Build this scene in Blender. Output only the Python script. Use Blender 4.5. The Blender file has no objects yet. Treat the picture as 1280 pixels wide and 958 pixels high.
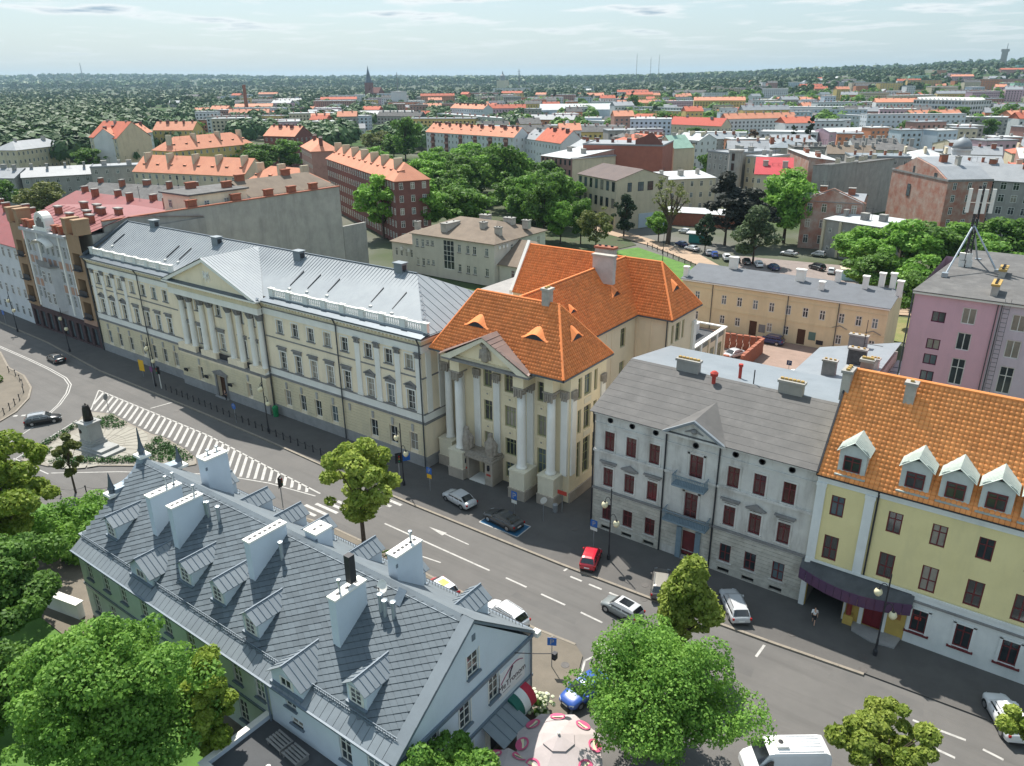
import bpy, math, random
import numpy as np
from mathutils import Vector, Matrix
SC = bpy.context.scene
COL = SC.collection
R = math.radians
random.seed(7)
# ---------------------------------------------------------------- camera
YAW, PITCH, ROLL = R(36.23), R(21.85), R(-0.517)
CAM_H = 45.0
F = Vector((-math.sin(YAW)*math.cos(PITCH), math.cos(YAW)*math.cos(PITCH), -math.sin(PITCH)))
r0 = Vector((math.cos(YAW), math.sin(YAW), 0)); u0 = r0.cross(F)
CR = r0*math.cos(ROLL)+u0*math.sin(ROLL); CU = -r0*math.sin(ROLL)+u0*math.cos(ROLL)
cam = bpy.data.cameras.new('camera'); cam_o = bpy.data.objects.new('camera', cam); COL.objects.link(cam_o)
mw = Matrix((CR, CU, -F)).transposed().to_4x4(); mw.translation = (0, 0, CAM_H)
cam_o.matrix_world = mw
cam.sensor_width = 36.0; cam.lens = 950/1280*36.0; cam.clip_start = 0.5; cam.clip_end = 40000
SC.camera = cam_o
# ---------------------------------------------------------------- light and sky
SUN_EL, SUN_AZ = R(57), R(-58)          # azimuth clockwise from +Y
sd = Vector((math.sin(SUN_AZ)*math.cos(SUN_EL), math.cos(SUN_AZ)*math.cos(SUN_EL), math.sin(SUN_EL)))
sun = bpy.data.lights.new('sun', 'SUN'); sun.energy = 3.6; sun.angle = R(0.6); sun.color = (1.0, 0.955, 0.88)
sun_o = bpy.data.objects.new('sun', sun); COL.objects.link(sun_o)
sun_o.rotation_euler = (-sd).to_track_quat('-Z', 'Y').to_euler()
W = bpy.data.worlds.new('World'); SC.world = W; W.use_nodes = True
nt = W.node_tree; nt.nodes.clear()
def wn(t, **k):
    n = nt.nodes.new(t)
    for a, b in k.items(): setattr(n, a, b)
    return n
out = wn('ShaderNodeOutputWorld'); bg = wn('ShaderNodeBackground'); bg.inputs[1].default_value = 0.15
sky = wn('ShaderNodeTexSky', sky_type='NISHITA'); sky.sun_disc = False
sky.sun_elevation = SUN_EL; sky.sun_rotation = SUN_AZ; sky.altitude = 100; sky.air_density = 1.2; sky.dust_density = 1.6; sky.ozone_density = 1.6
tc = wn('ShaderNodeTexCoord'); sep = wn('ShaderNodeSeparateXYZ')
nt.links.new(tc.outputs['Generated'], sep.inputs[0])
mx = wn('ShaderNodeMath', operation='MAXIMUM'); nt.links.new(sep.outputs[2], mx.inputs[0]); mx.inputs[1].default_value = 0.012
add = wn('ShaderNodeMath', operation='ADD'); nt.links.new(mx.outputs[0], add.inputs[0]); add.inputs[1].default_value = 0.05
dx = wn('ShaderNodeMath', operation='DIVIDE'); dy = wn('ShaderNodeMath', operation='DIVIDE')
nt.links.new(sep.outputs[0], dx.inputs[0]); nt.links.new(add.outputs[0], dx.inputs[1])
nt.links.new(sep.outputs[1], dy.inputs[0]); nt.links.new(add.outputs[0], dy.inputs[1])
cmb = wn('ShaderNodeCombineXYZ'); nt.links.new(dx.outputs[0], cmb.inputs[0]); nt.links.new(dy.outputs[0], cmb.inputs[1])
n1 = wn('ShaderNodeTexNoise'); n1.inputs['Scale'].default_value = 1.15; n1.inputs['Detail'].default_value = 9; n1.inputs['Roughness'].default_value = 0.52
nt.links.new(cmb.outputs[0], n1.inputs['Vector'])
rp = wn('ShaderNodeValToRGB'); rp.color_ramp.elements[0].position = 0.515; rp.color_ramp.elements[1].position = 0.62
nt.links.new(n1.outputs['Fac'], rp.inputs[0])
# thin milky veil that grows towards the horizon, then cumulus on top
veil = wn('ShaderNodeMix', data_type='RGBA'); nt.links.new(sky.outputs[0], veil.inputs[6]); veil.inputs[7].default_value = (1.22, 1.70, 2.02, 1)
veil.inputs[0].default_value = 0.8
cl = wn('ShaderNodeMix', data_type='RGBA'); nt.links.new(veil.outputs[2], cl.inputs[6]); cl.inputs[7].default_value = (3.1, 3.2, 3.25, 1)
fm = wn('ShaderNodeMath', operation='MULTIPLY'); nt.links.new(rp.outputs[0], fm.inputs[0]); fm.inputs[1].default_value = 0.75
fade = wn('ShaderNodeMapRange'); fade.inputs[1].default_value = 0.01; fade.inputs[2].default_value = 0.07; nt.links.new(sep.outputs[2], fade.inputs[0])
fm2 = wn('ShaderNodeMath', operation='MULTIPLY'); nt.links.new(fm.outputs[0], fm2.inputs[0]); nt.links.new(fade.outputs[0], fm2.inputs[1]); nt.links.new(fm2.outputs[0], cl.inputs[0])
# grey cloud bases where the cloud is thick
rp2 = wn('ShaderNodeValToRGB'); rp2.color_ramp.elements[0].position = 0.62; rp2.color_ramp.elements[1].position = 0.74
nt.links.new(n1.outputs['Fac'], rp2.inputs[0])
gb = wn('ShaderNodeMix', data_type='RGBA'); nt.links.new(cl.outputs[2], gb.inputs[6]); gb.inputs[7].default_value = (1.35, 1.75, 2.05, 1)
fm3 = wn('ShaderNodeMath', operation='MULTIPLY'); nt.links.new(rp2.outputs[0], fm3.inputs[0]); nt.links.new(fade.outputs[0], fm3.inputs[1]); nt.links.new(fm3.outputs[0], gb.inputs[0])
nt.links.new(gb.outputs[2], bg.inputs[0]); nt.links.new(bg.outputs[0], out.inputs[0])
SC.view_settings.view_transform = 'Standard'; SC.view_settings.look = 'None'
SC.view_settings.exposure = 1.08; SC.view_settings.gamma = 1.0
SC.render.engine = 'CYCLES'
SC.cycles.max_bounces = 6; SC.cycles.diffuse_bounces = 3; SC.cycles.glossy_bounces = 2; SC.cycles.transmission_bounces = 3
SC.cycles.transparent_max_bounces = 4; SC.cycles.volume_bounces = 0

# ---------------------------------------------------------------- materials
MATS = {}
def M(name, c1, c2=None, s=0.8, rough=0.85, bump=0.0, bs=12.0, metal=0.0, spec=0.35, stain=0.0, stc=None, island=0.0, streak=False, coat=0.0, smap=None, ss=0.55):
    """noise-mottled surface; stain = large dirty patches; island = per-piece colour spread"""
    if name in MATS: return MATS[name]
    m = bpy.data.materials.new(name); m.use_nodes = True; t = m.node_tree; b = t.nodes['Principled BSDF']
    L = t.links.new
    tcn = t.nodes.new('ShaderNodeTexCoord'); geo = t.nodes.new('ShaderNodeNewGeometry')
    c2 = c2 or tuple(v*0.84 for v in c1)
    nz = t.nodes.new('ShaderNodeTexNoise'); nz.inputs['Scale'].default_value = s; nz.inputs['Detail'].default_value = 7; nz.inputs['Roughness'].default_value = 0.65
    L(geo.outputs['Position'], nz.inputs['Vector'])
    r = t.nodes.new('ShaderNodeValToRGB'); r.color_ramp.elements[0].position = 0.33; r.color_ramp.elements[1].position = 0.67
    r.color_ramp.elements[0].color = (*c1, 1); r.color_ramp.elements[1].color = (*c2, 1)
    L(nz.outputs['Fac'], r.inputs[0]); col = r.outputs[0]
    if stain:
        mp = t.nodes.new('ShaderNodeMapping'); mp.inputs['Scale'].default_value = smap or (1, 1, 0.22 if streak else 0.8)
        L(geo.outputs['Position'], mp.inputs[0])
        n2 = t.nodes.new('ShaderNodeTexNoise'); n2.inputs['Scale'].default_value = ss; n2.inputs['Detail'].default_value = 8; n2.inputs['Roughness'].default_value = 0.7
        L(mp.outputs[0], n2.inputs['Vector'])
        r2 = t.nodes.new('ShaderNodeValToRGB'); r2.color_ramp.elements[0].position = 0.48; r2.color_ramp.elements[1].position = 0.68
        L(n2.outputs['Fac'], r2.inputs[0])
        ml = t.nodes.new('ShaderNodeMath'); ml.operation = 'MULTIPLY'; ml.inputs[1].default_value = stain; L(r2.outputs[0], ml.inputs[0])
        mxn = t.nodes.new('ShaderNodeMix'); mxn.data_type = 'RGBA'; L(ml.outputs[0], mxn.inputs[0]); L(col, mxn.inputs[6]); mxn.inputs[7].default_value = (*(stc or tuple(v*0.45 for v in c1)), 1); col = mxn.outputs[2]
    if island:
        mr = t.nodes.new('ShaderNodeMapRange'); mr.inputs[3].default_value = 1-island; mr.inputs[4].default_value = 1+island
        L(geo.outputs['Random Per Island'], mr.inputs[0])
        hs = t.nodes.new('ShaderNodeHueSaturation'); L(mr.outputs[0], hs.inputs['Value']); L(col, hs.inputs['Color']); col = hs.outputs[0]
    L(col, b.inputs['Base Color']); b.inputs['Roughness'].default_value = rough; b.inputs['Metallic'].default_value = metal
    b.inputs['Specular IOR Level'].default_value = spec
    if coat: b.inputs['Coat Weight'].default_value = coat; b.inputs['Coat Roughness'].default_value = 0.06
    if bump:
        n3 = t.nodes.new('ShaderNodeTexNoise'); n3.inputs['Scale'].default_value = bs; n3.inputs['Detail'].default_value = 4
        L(geo.outputs['Position'], n3.inputs['Vector'])
        bm = t.nodes.new('ShaderNodeBump'); bm.inputs['Strength'].default_value = bump; bm.inputs['Distance'].default_value = 0.05
        L(n3.outputs['Fac'], bm.inputs['Height']); L(bm.outputs[0], b.inputs['Normal'])
    MATS[name] = m; return m
def leafmat(name, c1, c2, trans=0.42, s=0.35):
    if name in MATS: return MATS[name]
    m = bpy.data.materials.new(name); m.use_nodes = True; t = m.node_tree; L = t.links.new; b = t.nodes['Principled BSDF']
    geo = t.nodes.new('ShaderNodeNewGeometry'); nz = t.nodes.new('ShaderNodeTexNoise'); nz.inputs['Scale'].default_value = s; nz.inputs['Detail'].default_value = 5
    L(geo.outputs['Position'], nz.inputs['Vector'])
    a = t.nodes.new('ShaderNodeMath'); a.operation = 'MULTIPLY_ADD'; a.inputs[1].default_value = 0.45; L(geo.outputs['Random Per Island'], a.inputs[0])
    ms = t.nodes.new('ShaderNodeMath'); ms.operation = 'SUBTRACT'; L(nz.outputs['Fac'], ms.inputs[0]); ms.inputs[1].default_value = 0.22; L(ms.outputs[0], a.inputs[2])
    r = t.nodes.new('ShaderNodeValToRGB'); r.color_ramp.elements[0].position = 0.25; r.color_ramp.elements[1].position = 0.75
    r.color_ramp.elements[0].color = (*c1, 1); r.color_ramp.elements[1].color = (*c2, 1); L(a.outputs[0], r.inputs[0])
    oi = t.nodes.new('ShaderNodeObjectInfo'); mr = t.nodes.new('ShaderNodeMapRange'); mr.inputs[3].default_value = 0.88; mr.inputs[4].default_value = 1.14; L(oi.outputs['Random'], mr.inputs[0])
    hs = t.nodes.new('ShaderNodeHueSaturation'); L(mr.outputs[0], hs.inputs['Value']); L(r.outputs[0], hs.inputs['Color'])
    L(hs.outputs[0], b.inputs['Base Color']); b.inputs['Roughness'].default_value = 0.6; b.inputs['Specular IOR Level'].default_value = 0.25
    tr = t.nodes.new('ShaderNodeBsdfTranslucent'); L(hs.outputs[0], tr.inputs[0]); mxs = t.nodes.new('ShaderNodeMixShader'); mxs.inputs[0].default_value = trans
    L(b.outputs[0], mxs.inputs[1]); L(tr.outputs[0], mxs.inputs[2]); L(mxs.outputs[0], t.nodes['Material Output'].inputs[0])
    MATS[name] = m; return m
def gpick(gm):
    if gm.name != 'dark_glass': return gm
    return random.choice((gm, gm, gm, MATS['sky_reflection_glass'], MATS['curtain_glass'], MATS['grey_glass']))
def glassmat(name, c, rough=0.08):
    m = M(name, c, tuple(v*0.6 for v in c), s=0.6, rough=rough, spec=0.9); return m

# ---------------------------------------------------------------- mesh builder
class MB:
    def __init__(s): s.v = []; s.f = []; s.m = []; s.T = None
    def _a(s, pts):
        i = len(s.v)
        if s.T is not None: pts = [tuple(s.T @ Vector(p)) for p in pts]
        s.v.extend(pts); return i
    def poly(s, pts, m=0):
        i = s._a(pts); s.f.append(tuple(range(i, i+len(pts)))); s.m.append(m); return s
    def box(s, x0, y0, z0, x1, y1, z1, m=0, skip=''):
        i = s._a([(x0,y0,z0),(x1,y0,z0),(x1,y1,z0),(x0,y1,z0),(x0,y0,z1),(x1,y0,z1),(x1,y1,z1),(x0,y1,z1)])
        for k, q in (('b',(0,3,2,1)),('t',(4,5,6,7)),('s',(0,1,5,4)),('e',(1,2,6,5)),('n',(2,3,7,6)),('w',(3,0,4,7))):
            if k in skip: continue
            s.f.append(tuple(i+j for j in q)); s.m.append(m)
        return s
    def prism(s, pts, z0, z1, m=0):
        n = len(pts); i = s._a([(p[0],p[1],z0) for p in pts]+[(p[0],p[1],z1) for p in pts])
        for k in range(n): s.f.append((i+k, i+(k+1)%n, i+n+(k+1)%n, i+n+k)); s.m.append(m)
        s.f.append(tuple(range(i+n, i+2*n))); s.m.append(m); s.f.append(tuple(reversed(range(i, i+n)))); s.m.append(m); return s
    def extrude(s, pts, d, m=0):
        """closed polygon of 3-D points swept along vector d"""
        n = len(pts); i = s._a([tuple(p) for p in pts]+[(p[0]+d[0],p[1]+d[1],p[2]+d[2]) for p in pts])
        for k in range(n): s.f.append((i+k, i+(k+1)%n, i+n+(k+1)%n, i+n+k)); s.m.append(m)
        s.f.append(tuple(reversed(range(i, i+n)))); s.m.append(m); s.f.append(tuple(range(i+n, i+2*n))); s.m.append(m); return s
    def tube(s, p0, p1, ra, rb=None, n=8, m=0, cap=True):
        rb = ra if rb is None else rb
        p0 = Vector(p0); p1 = Vector(p1); d = (p1-p0)
        if d.length < 1e-6: return s
        d.normalize(); a = d.orthogonal().normalized(); b = d.cross(a)
        ring = lambda p, r: [tuple(p+(a*math.cos(2*math.pi*k/n)+b*math.sin(2*math.pi*k/n))*r) for k in range(n)]
        i = s._a(ring(p0, ra)+ring(p1, rb))
        for k in range(n): s.f.append((i+k, i+(k+1)%n, i+n+(k+1)%n, i+n+k)); s.m.append(m)
        if cap:
            s.f.append(tuple(range(i+n, i+2*n))); s.m.append(m); s.f.append(tuple(reversed(range(i, i+n)))); s.m.append(m)
        return s
    def path(s, pts, r, n=6, m=0):
        for a, b in zip(pts, pts[1:]): s.tube(a, b, r, r, n, m)
        return s
    def lathe(s, prof, c=(0,0,0), n=12, m=0, close=True):
        i0 = None; rings = []
        for r, z in prof:
            rings.append(s._a([(c[0]+r*math.cos(2*math.pi*k/n), c[1]+r*math.sin(2*math.pi*k/n), c[2]+z) for k in range(n)]))
        for a, b in zip(rings, rings[1:]):
            for k in range(n): s.f.append((a+k, a+(k+1)%n, b+(k+1)%n, b+k)); s.m.append(m)
        if close:
            s.f.append(tuple(range(rings[-1], rings[-1]+n))); s.m.append(m); s.f.append(tuple(reversed(range(rings[0], rings[0]+n)))); s.m.append(m)
        return s
    def mesh(s, name, mats, smooth=False):
        me = bpy.data.meshes.new(name); me.from_pydata(s.v, [], s.f)
        for mt in (mats if isinstance(mats, (list, tuple)) else [mats]): me.materials.append(mt)
        if any(s.m): me.polygons.foreach_set('material_index', s.m)
        if smooth: me.polygons.foreach_set('use_smooth', [True]*len(s.f))
        me.update(); return me
    def parts(s, name, mats, parent):
        """one object per run of faces that share vertices"""
        grp = {}; own = {}
        for fi, f in enumerate(s.f):
            g = next((own[v] for v in f if v in own), fi)
            for v in f: own[v] = g
            grp.setdefault(g, []).append(fi)
        for fs in grp.values():
            b = MB(); mp = {}
            for fi in fs:
                for v in s.f[fi]:
                    if v not in mp: mp[v] = len(b.v); b.v.append(s.v[v])
                b.f.append(tuple(mp[v] for v in s.f[fi])); b.m.append(s.m[fi])
            b.build(name, mats, parent)
    def build(s, name, mats, parent=None, loc=(0,0,0), rz=0.0, smooth=False):
        return ob(name, s.mesh(name, mats, smooth), parent, loc, rz)
def ob(name, me, parent=None, loc=(0,0,0), rz=0.0):
    o = bpy.data.objects.new(name, me); COL.objects.link(o); o.parent = parent; o.location = loc
    if rz: o.rotation_euler = (0, 0, rz)
    return o
def npmesh(name, V, Fq, mat):
    """numpy vertices (N,3) and faces (K,3|4)"""
    me = bpy.data.meshes.new(name); k = Fq.shape[1]; n = len(Fq)
    me.vertices.add(len(V)); me.vertices.foreach_set('co', V.astype(np.float32).ravel())
    me.loops.add(n*k); me.loops.foreach_set('vertex_index', Fq.astype(np.int32).ravel())
    me.polygons.add(n); me.polygons.foreach_set('loop_start', np.arange(0, n*k, k, dtype=np.int32))
    me.update(calc_edges=True); me.materials.append(mat); return me
def thing(name, label, cat, loc=(0,0,0), rz=0.0, group=None):
    o = bpy.data.objects.new(name, None); COL.objects.link(o); o.location = loc; o.rotation_euler = (0,0,rz)
    o.empty_display_size = 0.3
    return tag(o, label, cat, group)
def tag(o, label, cat, group=None):
    o['label'] = label; o['category'] = cat
    if group: o['group'] = group
    return o
def struct(o): o['kind'] = 'structure'; return o
def stuff(o): o['kind'] = 'stuff'; return o
KIDS = {}
def copy_tree(src, loc, rz, label=None, scale=None):
    kids = {}
    def rec(o, parent):
        c = o.copy(); COL.objects.link(c)
        if parent is not None:
            c.parent = parent; c.matrix_parent_inverse = o.matrix_parent_inverse
        for ch in o.children: rec(ch, c)
        return c
    r = rec(src, None); r.location = loc; r.rotation_euler = (0, 0, rz)
    if scale: r.scale = (scale,)*3 if not isinstance(scale, tuple) else scale
    if label: r['label'] = label
    return r
def rotT(x, y, z=0.0, a=0.0): return Matrix.Translation((x, y, z)) @ Matrix.Rotation(a, 4, 'Z')
# wall sheet with recessed openings; facade frame: x along wall, -y outward, z up
def wall(mb, x0, x1, z0, z1, ops=(), y=0.0, rev=0.22, m=0, mr=None):
    mr = m if mr is None else mr
    xs = sorted({x0, x1, *[v for o in ops for v in o[:2] if x0 < v < x1]}); zs = sorted({z0, z1, *[v for o in ops for v in o[2:4] if z0 < v < z1]})
    for a, b in zip(xs, xs[1:]):
        run = None
        for c, d in zip(zs, zs[1:]):
            mx_, mz_ = (a+b)/2, (c+d)/2
            if any(o[0] < mx_ < o[1] and o[2] < mz_ < o[3] for o in ops):
                if run: mb.poly([(a,y,run[0]),(b,y,run[0]),(b,y,run[1]),(a,y,run[1])], m); run = None
            else: run = [run[0], d] if run else [c, d]
        if run: mb.poly([(a,y,run[0]),(b,y,run[0]),(b,y,run[1]),(a,y,run[1])], m)
    for o in ops:
        a, b, c, d = o[:4]; e = y+rev
        mb.poly([(a,y,c),(a,e,c),(a,e,d),(a,y,d)], mr); mb.poly([(b,e,c),(b,y,c),(b,y,d),(b,e,d)], mr)
        mb.poly([(a,y,d),(a,e,d),(b,e,d),(b,y,d)], mr); mb.poly([(a,e,c),(a,y,c),(b,y,c),(b,e,c)], mr)
WCACHE = {}
def win_mesh(w, h, cols, rows, fm, t=0.07, tr=None):
    """frame with mullions; origin bottom centre, plane y=0 outward -y.  rows = list of transom heights (fraction)"""
    k = ('w', w, h, cols, tuple(rows), fm.name, t)
    if k not in WCACHE:
        b = MB(); x0 = -w/2; x1 = w/2; d = 0.06
        b.box(x0,-d,0,x0+t,0,h); b.box(x1-t,-d,0,x1,0,h); b.box(x0+t,-d,0,x1-t,0,t); b.box(x0+t,-d,h-t,x1-t,0,h)
        for i in range(1, cols): x = x0+w*i/cols; b.box(x-t*.45,-d*.9,t,x+t*.45,0,h-t)
        for r in rows: b.box(x0+t,-d*.8,h*r-t*.4,x1-t,0,h*r+t*.4)
        g = MB(); g.poly([(x0,-0.012,0),(x1,-0.012,0),(x1,-0.012,h),(x0,-0.012,h)])
        WCACHE[k] = (b.mesh('window', fm), g)
    return WCACHE[k]
PC = {}
def window(parent, x, y, z, w, h, cols, rows, fm, gm, rz=0.0, t=0.07):
    gm = gpick(gm); me, g = win_mesh(w, h, cols, rows, fm, t); key = (me.name, gm.name)
    if key not in PC: PC[key] = g.mesh('pane', gm)
    o = ob('window', me, parent, (x, y, z), rz); ob('pane', PC[key], o); return o
def window1(parent, x, y, z, w, h, cols, rows, fm, gm, rz=0.0, t=0.07):
    def mk():
        me, g = win_mesh(w, h, cols, rows, fm, t); b = MB(); b.v = [tuple(v.co) for v in me.vertices]; b.f = [tuple(p.vertices) for p in me.polygons]; b.m = [0]*len(b.f); b.poly([tuple(v) for v in g.v], 1); return b.mesh('window', [fm, gm])
    return ob('window', shared(('w1', w, h, cols, tuple(rows), fm.name, t), mk), parent, (x, y, z), rz)
def fwindow(parent, x, y, z, w, h, fm, gm, rz=0.0, cols=2, tr=0.68):
    """far window: frame and glass in one mesh"""
    gm = gpick(gm); k = ('f', w, h, cols, tr, fm.name, gm.name)
    if k not in WCACHE:
        b = MB(); t = 0.09; b.poly([(-w/2,-.03,0),(w/2,-.03,0),(w/2,-.03,h),(-w/2,-.03,h)], 1)
        for q in ((-w/2,0,-w/2+t,h),(w/2-t,0,w/2,h),(-w/2,0,w/2,t),(-w/2,h-t,w/2,h)): b.box(q[0],-.07,q[1],q[2],-.005,q[3])
        for i in range(1, cols): xx = -w/2+w*i/cols; b.box(xx-.04,-.065,t,xx+.04,-.01,h-t)
        if tr: b.box(-w/2+t,-.06,h*tr-.04,w/2-t,-.01,h*tr+.04)
        WCACHE[k] = b.mesh('window', [fm, gm])
    return ob('window', WCACHE[k], parent, (x, y, z), rz)
_shared = {}
def shared(key, fn):
    if key not in _shared: _shared[key] = fn()
    return _shared[key]
# clay tiles laid on a slope: O eave origin, U along eave, V up the slope (unit vectors), polygon in (u,v)
def inpoly(x, y, P):
    c = False; n = len(P); j = n-1
    for i in range(n):
        if (P[i][1] > y) != (P[j][1] > y) and x < (P[j][0]-P[i][0])*(y-P[i][1])/(P[j][1]-P[i][1])+P[i][0]: c = not c
        j = i
    return c
def tiles(O, U, V, P, pu=0.30, pv=0.36, lift=0.05, wave=0.05, holes=()):
    O = np.array(O, float); U = np.array(U, float); V = np.array(V, float); N = np.cross(U, V); N /= np.linalg.norm(N)
    if N[2] < 0: N = -N
    us = [p[0] for p in P]; vs = [p[1] for p in P]; verts = []; faces = []
    v = min(vs)
    rng = random.Random(3)
    while v < max(vs):
        u = min(us)
        while u < max(us):
            if inpoly(u+pu/2, v+pv/2, P) and not any(inpoly(u+pu/2, v+pv/2, h) for h in holes):
                b = len(verts); j = rng.uniform(-.006, .006)
                for vv, up in ((v-.03, 0.0), (v-.03, lift+j), (v+pv, 0.012+j)):
                    for uu, w_ in ((u+.008, 0.0), (u+pu*.38, wave), (u+pu*.75, wave*.35), (u+pu-.008, 0.0)):
                        verts.append(O+U*uu+V*vv+N*(up+(w_ if up > 0 else 0)))
                for a in (0, 4):
                    for k in range(3): faces.append((b+a+k, b+a+k+1, b+a+k+5, b+a+k+4))
            u += pu
        v += pv
    return np.array(verts), np.array(faces)
def tile_part(parent, segs, mat, **k):
    Vs = []; Fs = []; n = 0
    for s in segs:
        a, b = tiles(*s, **k)
        if len(a): Vs.append(a); Fs.append(b+n); n += len(a)
    o = ob('roof_tiles', npmesh('roof_tiles', np.concatenate(Vs), np.concatenate(Fs), mat), parent); return stuff(o)
def slope_of(O, E, T):
    """frame of a roof plane from eave start O, eave end E and any point T on the upper edge"""
    O = np.array(O, float); U = np.array(E, float)-O; L = np.linalg.norm(U); U /= L
    W_ = np.array(T, float)-O; V = W_-U*(W_@U); V /= np.linalg.norm(V); return O, U, V
def uv(fr, p):
    d = np.array(p, float)-fr[0]; return (float(d@fr[1]), float(d@fr[2]))
# ---------------------------------------------------------------- common materials
m_asph = M('asphalt', (.138,.131,.124), (.115,.11,.105), s=0.25, rough=.9, bump=.25, bs=30, stain=.5, stc=(.088,.084,.08), smap=(.06,1.1,1), ss=.8)
m_asph2 = M('asphalt_new', (.128,.122,.116), (.108,.104,.10), s=0.5, rough=.9, bump=.2, bs=30, stain=.3, stc=(.09,.087,.085))
m_pave = M('paving', (.112,.106,.10), (.092,.087,.083), s=0.4, rough=.9, bump=.2, bs=8, stain=.4, stc=(.075,.07,.066))
m_pave2 = M('paving_light', (.175,.15,.118), (.14,.122,.097), s=0.5, rough=.9, bump=.25, bs=9, stain=.35, stc=(.11,.095,.075))
m_kerb = M('kerb_stone', (.27,.235,.19), (.2,.175,.145), s=1.5, rough=.85)
m_white = M('road_paint', (.46,.445,.42), (.36,.35,.33), s=2.2, rough=.7, stain=.55, stc=(.17,.165,.16), ss=2.5)
m_gcity = M('city_ground', (.16,.155,.14), (.09,.11,.06), s=0.02, rough=.95)
m_grass = M('grass', (.10,.21,.035), (.065,.14,.025), s=0.4, rough=.9, bump=.5, bs=14)
m_dirt = M('dry_grass', (.24,.20,.09), (.13,.16,.05), s=0.3, rough=.95, bump=.4)
m_pink_pave = M('pink_setts', (.30,.215,.175), (.25,.18,.145), s=0.5, rough=.9, bump=.2, stain=.3)
m_plinth = M('plinth_stone', (.34,.33,.32), (.27,.265,.26), s=0.8, stain=.3)
m_cwall = M('court_plaster', (.88,.75,.555), (.81,.69,.505), s=0.35, rough=.85, stain=.4, stc=(.52,.47,.37), streak=True)
m_cwhite = M('white_plaster', (.82,.80,.74), (.75,.73,.67), s=0.6, stain=.2, stc=(.5,.49,.46), streak=True)
m_dstone = M('weathered_stone', (.27,.26,.25), (.19,.185,.18), s=1.0, stain=.3)
m_zinc = M('zinc_roof', (.27,.295,.31), (.235,.26,.28), s=0.3, rough=.6, metal=.1, spec=.3, stain=.45, stc=(.20,.22,.24))
m_zincd = M('dark_zinc', (.11,.135,.16), (.085,.105,.125), s=0.6, rough=.45, metal=.4, spec=.5)
m_zgrey = M('zinc_grey', (.21,.24,.26), (.175,.20,.22), s=0.5, rough=.55, metal=.15, spec=.35, stain=.2)
m_dark = M('dark_iron', (.035,.035,.04), (.025,.025,.03), s=3, rough=.5)
m_pipe = M('downpipe_metal', (.10,.105,.11), (.07,.075,.08), s=2, rough=.5, metal=.3)
m_glass = glassmat('dark_glass', (.035,.045,.05))
glassmat('sky_reflection_glass', (.13,.17,.19)); glassmat('curtain_glass', (.34,.31,.26), .25); glassmat('grey_glass', (.07,.08,.085))  # the bluish base colour paints a sky reflection into some panes
m_glass2 = glassmat('pale_glass', (.16,.19,.20))
m_wframe = M('window_white', (.72,.71,.66), (.62,.61,.57), s=3)
m_wcream = M('window_cream', (.62,.58,.47), (.52,.49,.40), s=3)
m_wgreen = M('window_olive', (.33,.34,.17), (.27,.28,.14), s=3)
m_wred = M('window_oxblood', (.17,.035,.035), (.12,.028,.03), s=3)
m_tile = M('orange_tiles', (.84,.27,.085), (.78,.235,.07), s=0.5, rough=.75, island=.13, stain=.35, stc=(.50,.17,.07))
m_tile2 = M('bright_orange_tiles', (.86,.34,.11), (.80,.295,.09), s=0.5, rough=.75, island=.13, stain=.3, stc=(.52,.22,.09))
m_tiled = M('tile_bed', (.40,.13,.055), (.33,.11,.045), s=1)
m_red = M('red_roof_sheet', (.25,.062,.06), (.20,.055,.053), s=0.4, rough=.55, stain=.4, stc=(.20,.06,.055))
m_brick = M('brick', (.36,.13,.075), (.27,.095,.06), s=1.2, rough=.9, bump=.3, bs=10, stain=.35, stc=(.20,.10,.08))
m_conc = M('grey_render', (.36,.345,.315), (.28,.27,.25), s=0.5, rough=.95, bump=.2, stain=.55, stc=(.20,.195,.185), streak=True)
m_bronze = M('bronze', (.045,.04,.035), (.03,.03,.028), s=4, rough=.45, metal=.6)
m_felt = M('roof_felt', (.13,.126,.122), (.095,.092,.09), s=0.5, rough=.9, stain=.4, stc=(.22,.215,.205))
m_felt2 = M('dark_felt', (.085,.088,.093), (.065,.068,.072), s=0.5, rough=.9)
m_brown = M('brown_felt', (.21,.165,.125), (.16,.125,.095), s=0.4, rough=.9, stain=.3, stc=(.12,.095,.075))
m_trunk = M('bark', (.10,.075,.055), (.06,.045,.035), s=4, rough=.95, bump=.4)
m_black = M('black_rubber', (.02,.02,.02), (.015,.015,.015), rough=.8)

# ---------------------------------------------------------------- terrain
def sm(a, b, x): t = np.clip((x-a)/(b-a), 0, 1); return t*t*(3-2*t)
def terr(x, y):
    x = np.asarray(x, float); y = np.asarray(y, float)
    u = x*math.cos(YAW)+y*math.sin(YAW); d = -x*math.sin(YAW)+y*math.cos(YAW)
    t = u/np.maximum(d, 50)
    right = sm(.02, .62, t)*sm(650, 3000, d)*58 + sm(.45,.62,t)*sm(1500,3000,d)*10
    mid = sm(1500, 6500, d)*22
    left = sm(5200, 7600, d)*(34+26*np.exp(-((t+.52)/.16)**2)+5*np.sin(t*9)+3*np.sin(t*31+1))*sm(.25, -.3, t)
    return np.where(d > 0, right+mid+left, 0)
rad = [0]+[30*(12500/30)**(i/70) for i in range(71)]
na = 180; gv = [(0.0, 0.0, -.16)]; gf = []
for i, r_ in enumerate(rad[1:]):
    for k in range(na):
        a = 2*math.pi*k/na; x = r_*math.cos(a); y = r_*math.sin(a); gv.append((x, y, float(terr(x, y))-.16))
for k in range(na): gf.append((0, 1+k, 1+(k+1) % na))
for i in range(len(rad)-2):
    for k in range(na):
        a = 1+i*na+k; b = 1+i*na+(k+1) % na; gf.append((a, a+na, b+na, b))
me = bpy.data.meshes.new('ground'); me.from_pydata(gv, [], gf); me.update()
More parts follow.
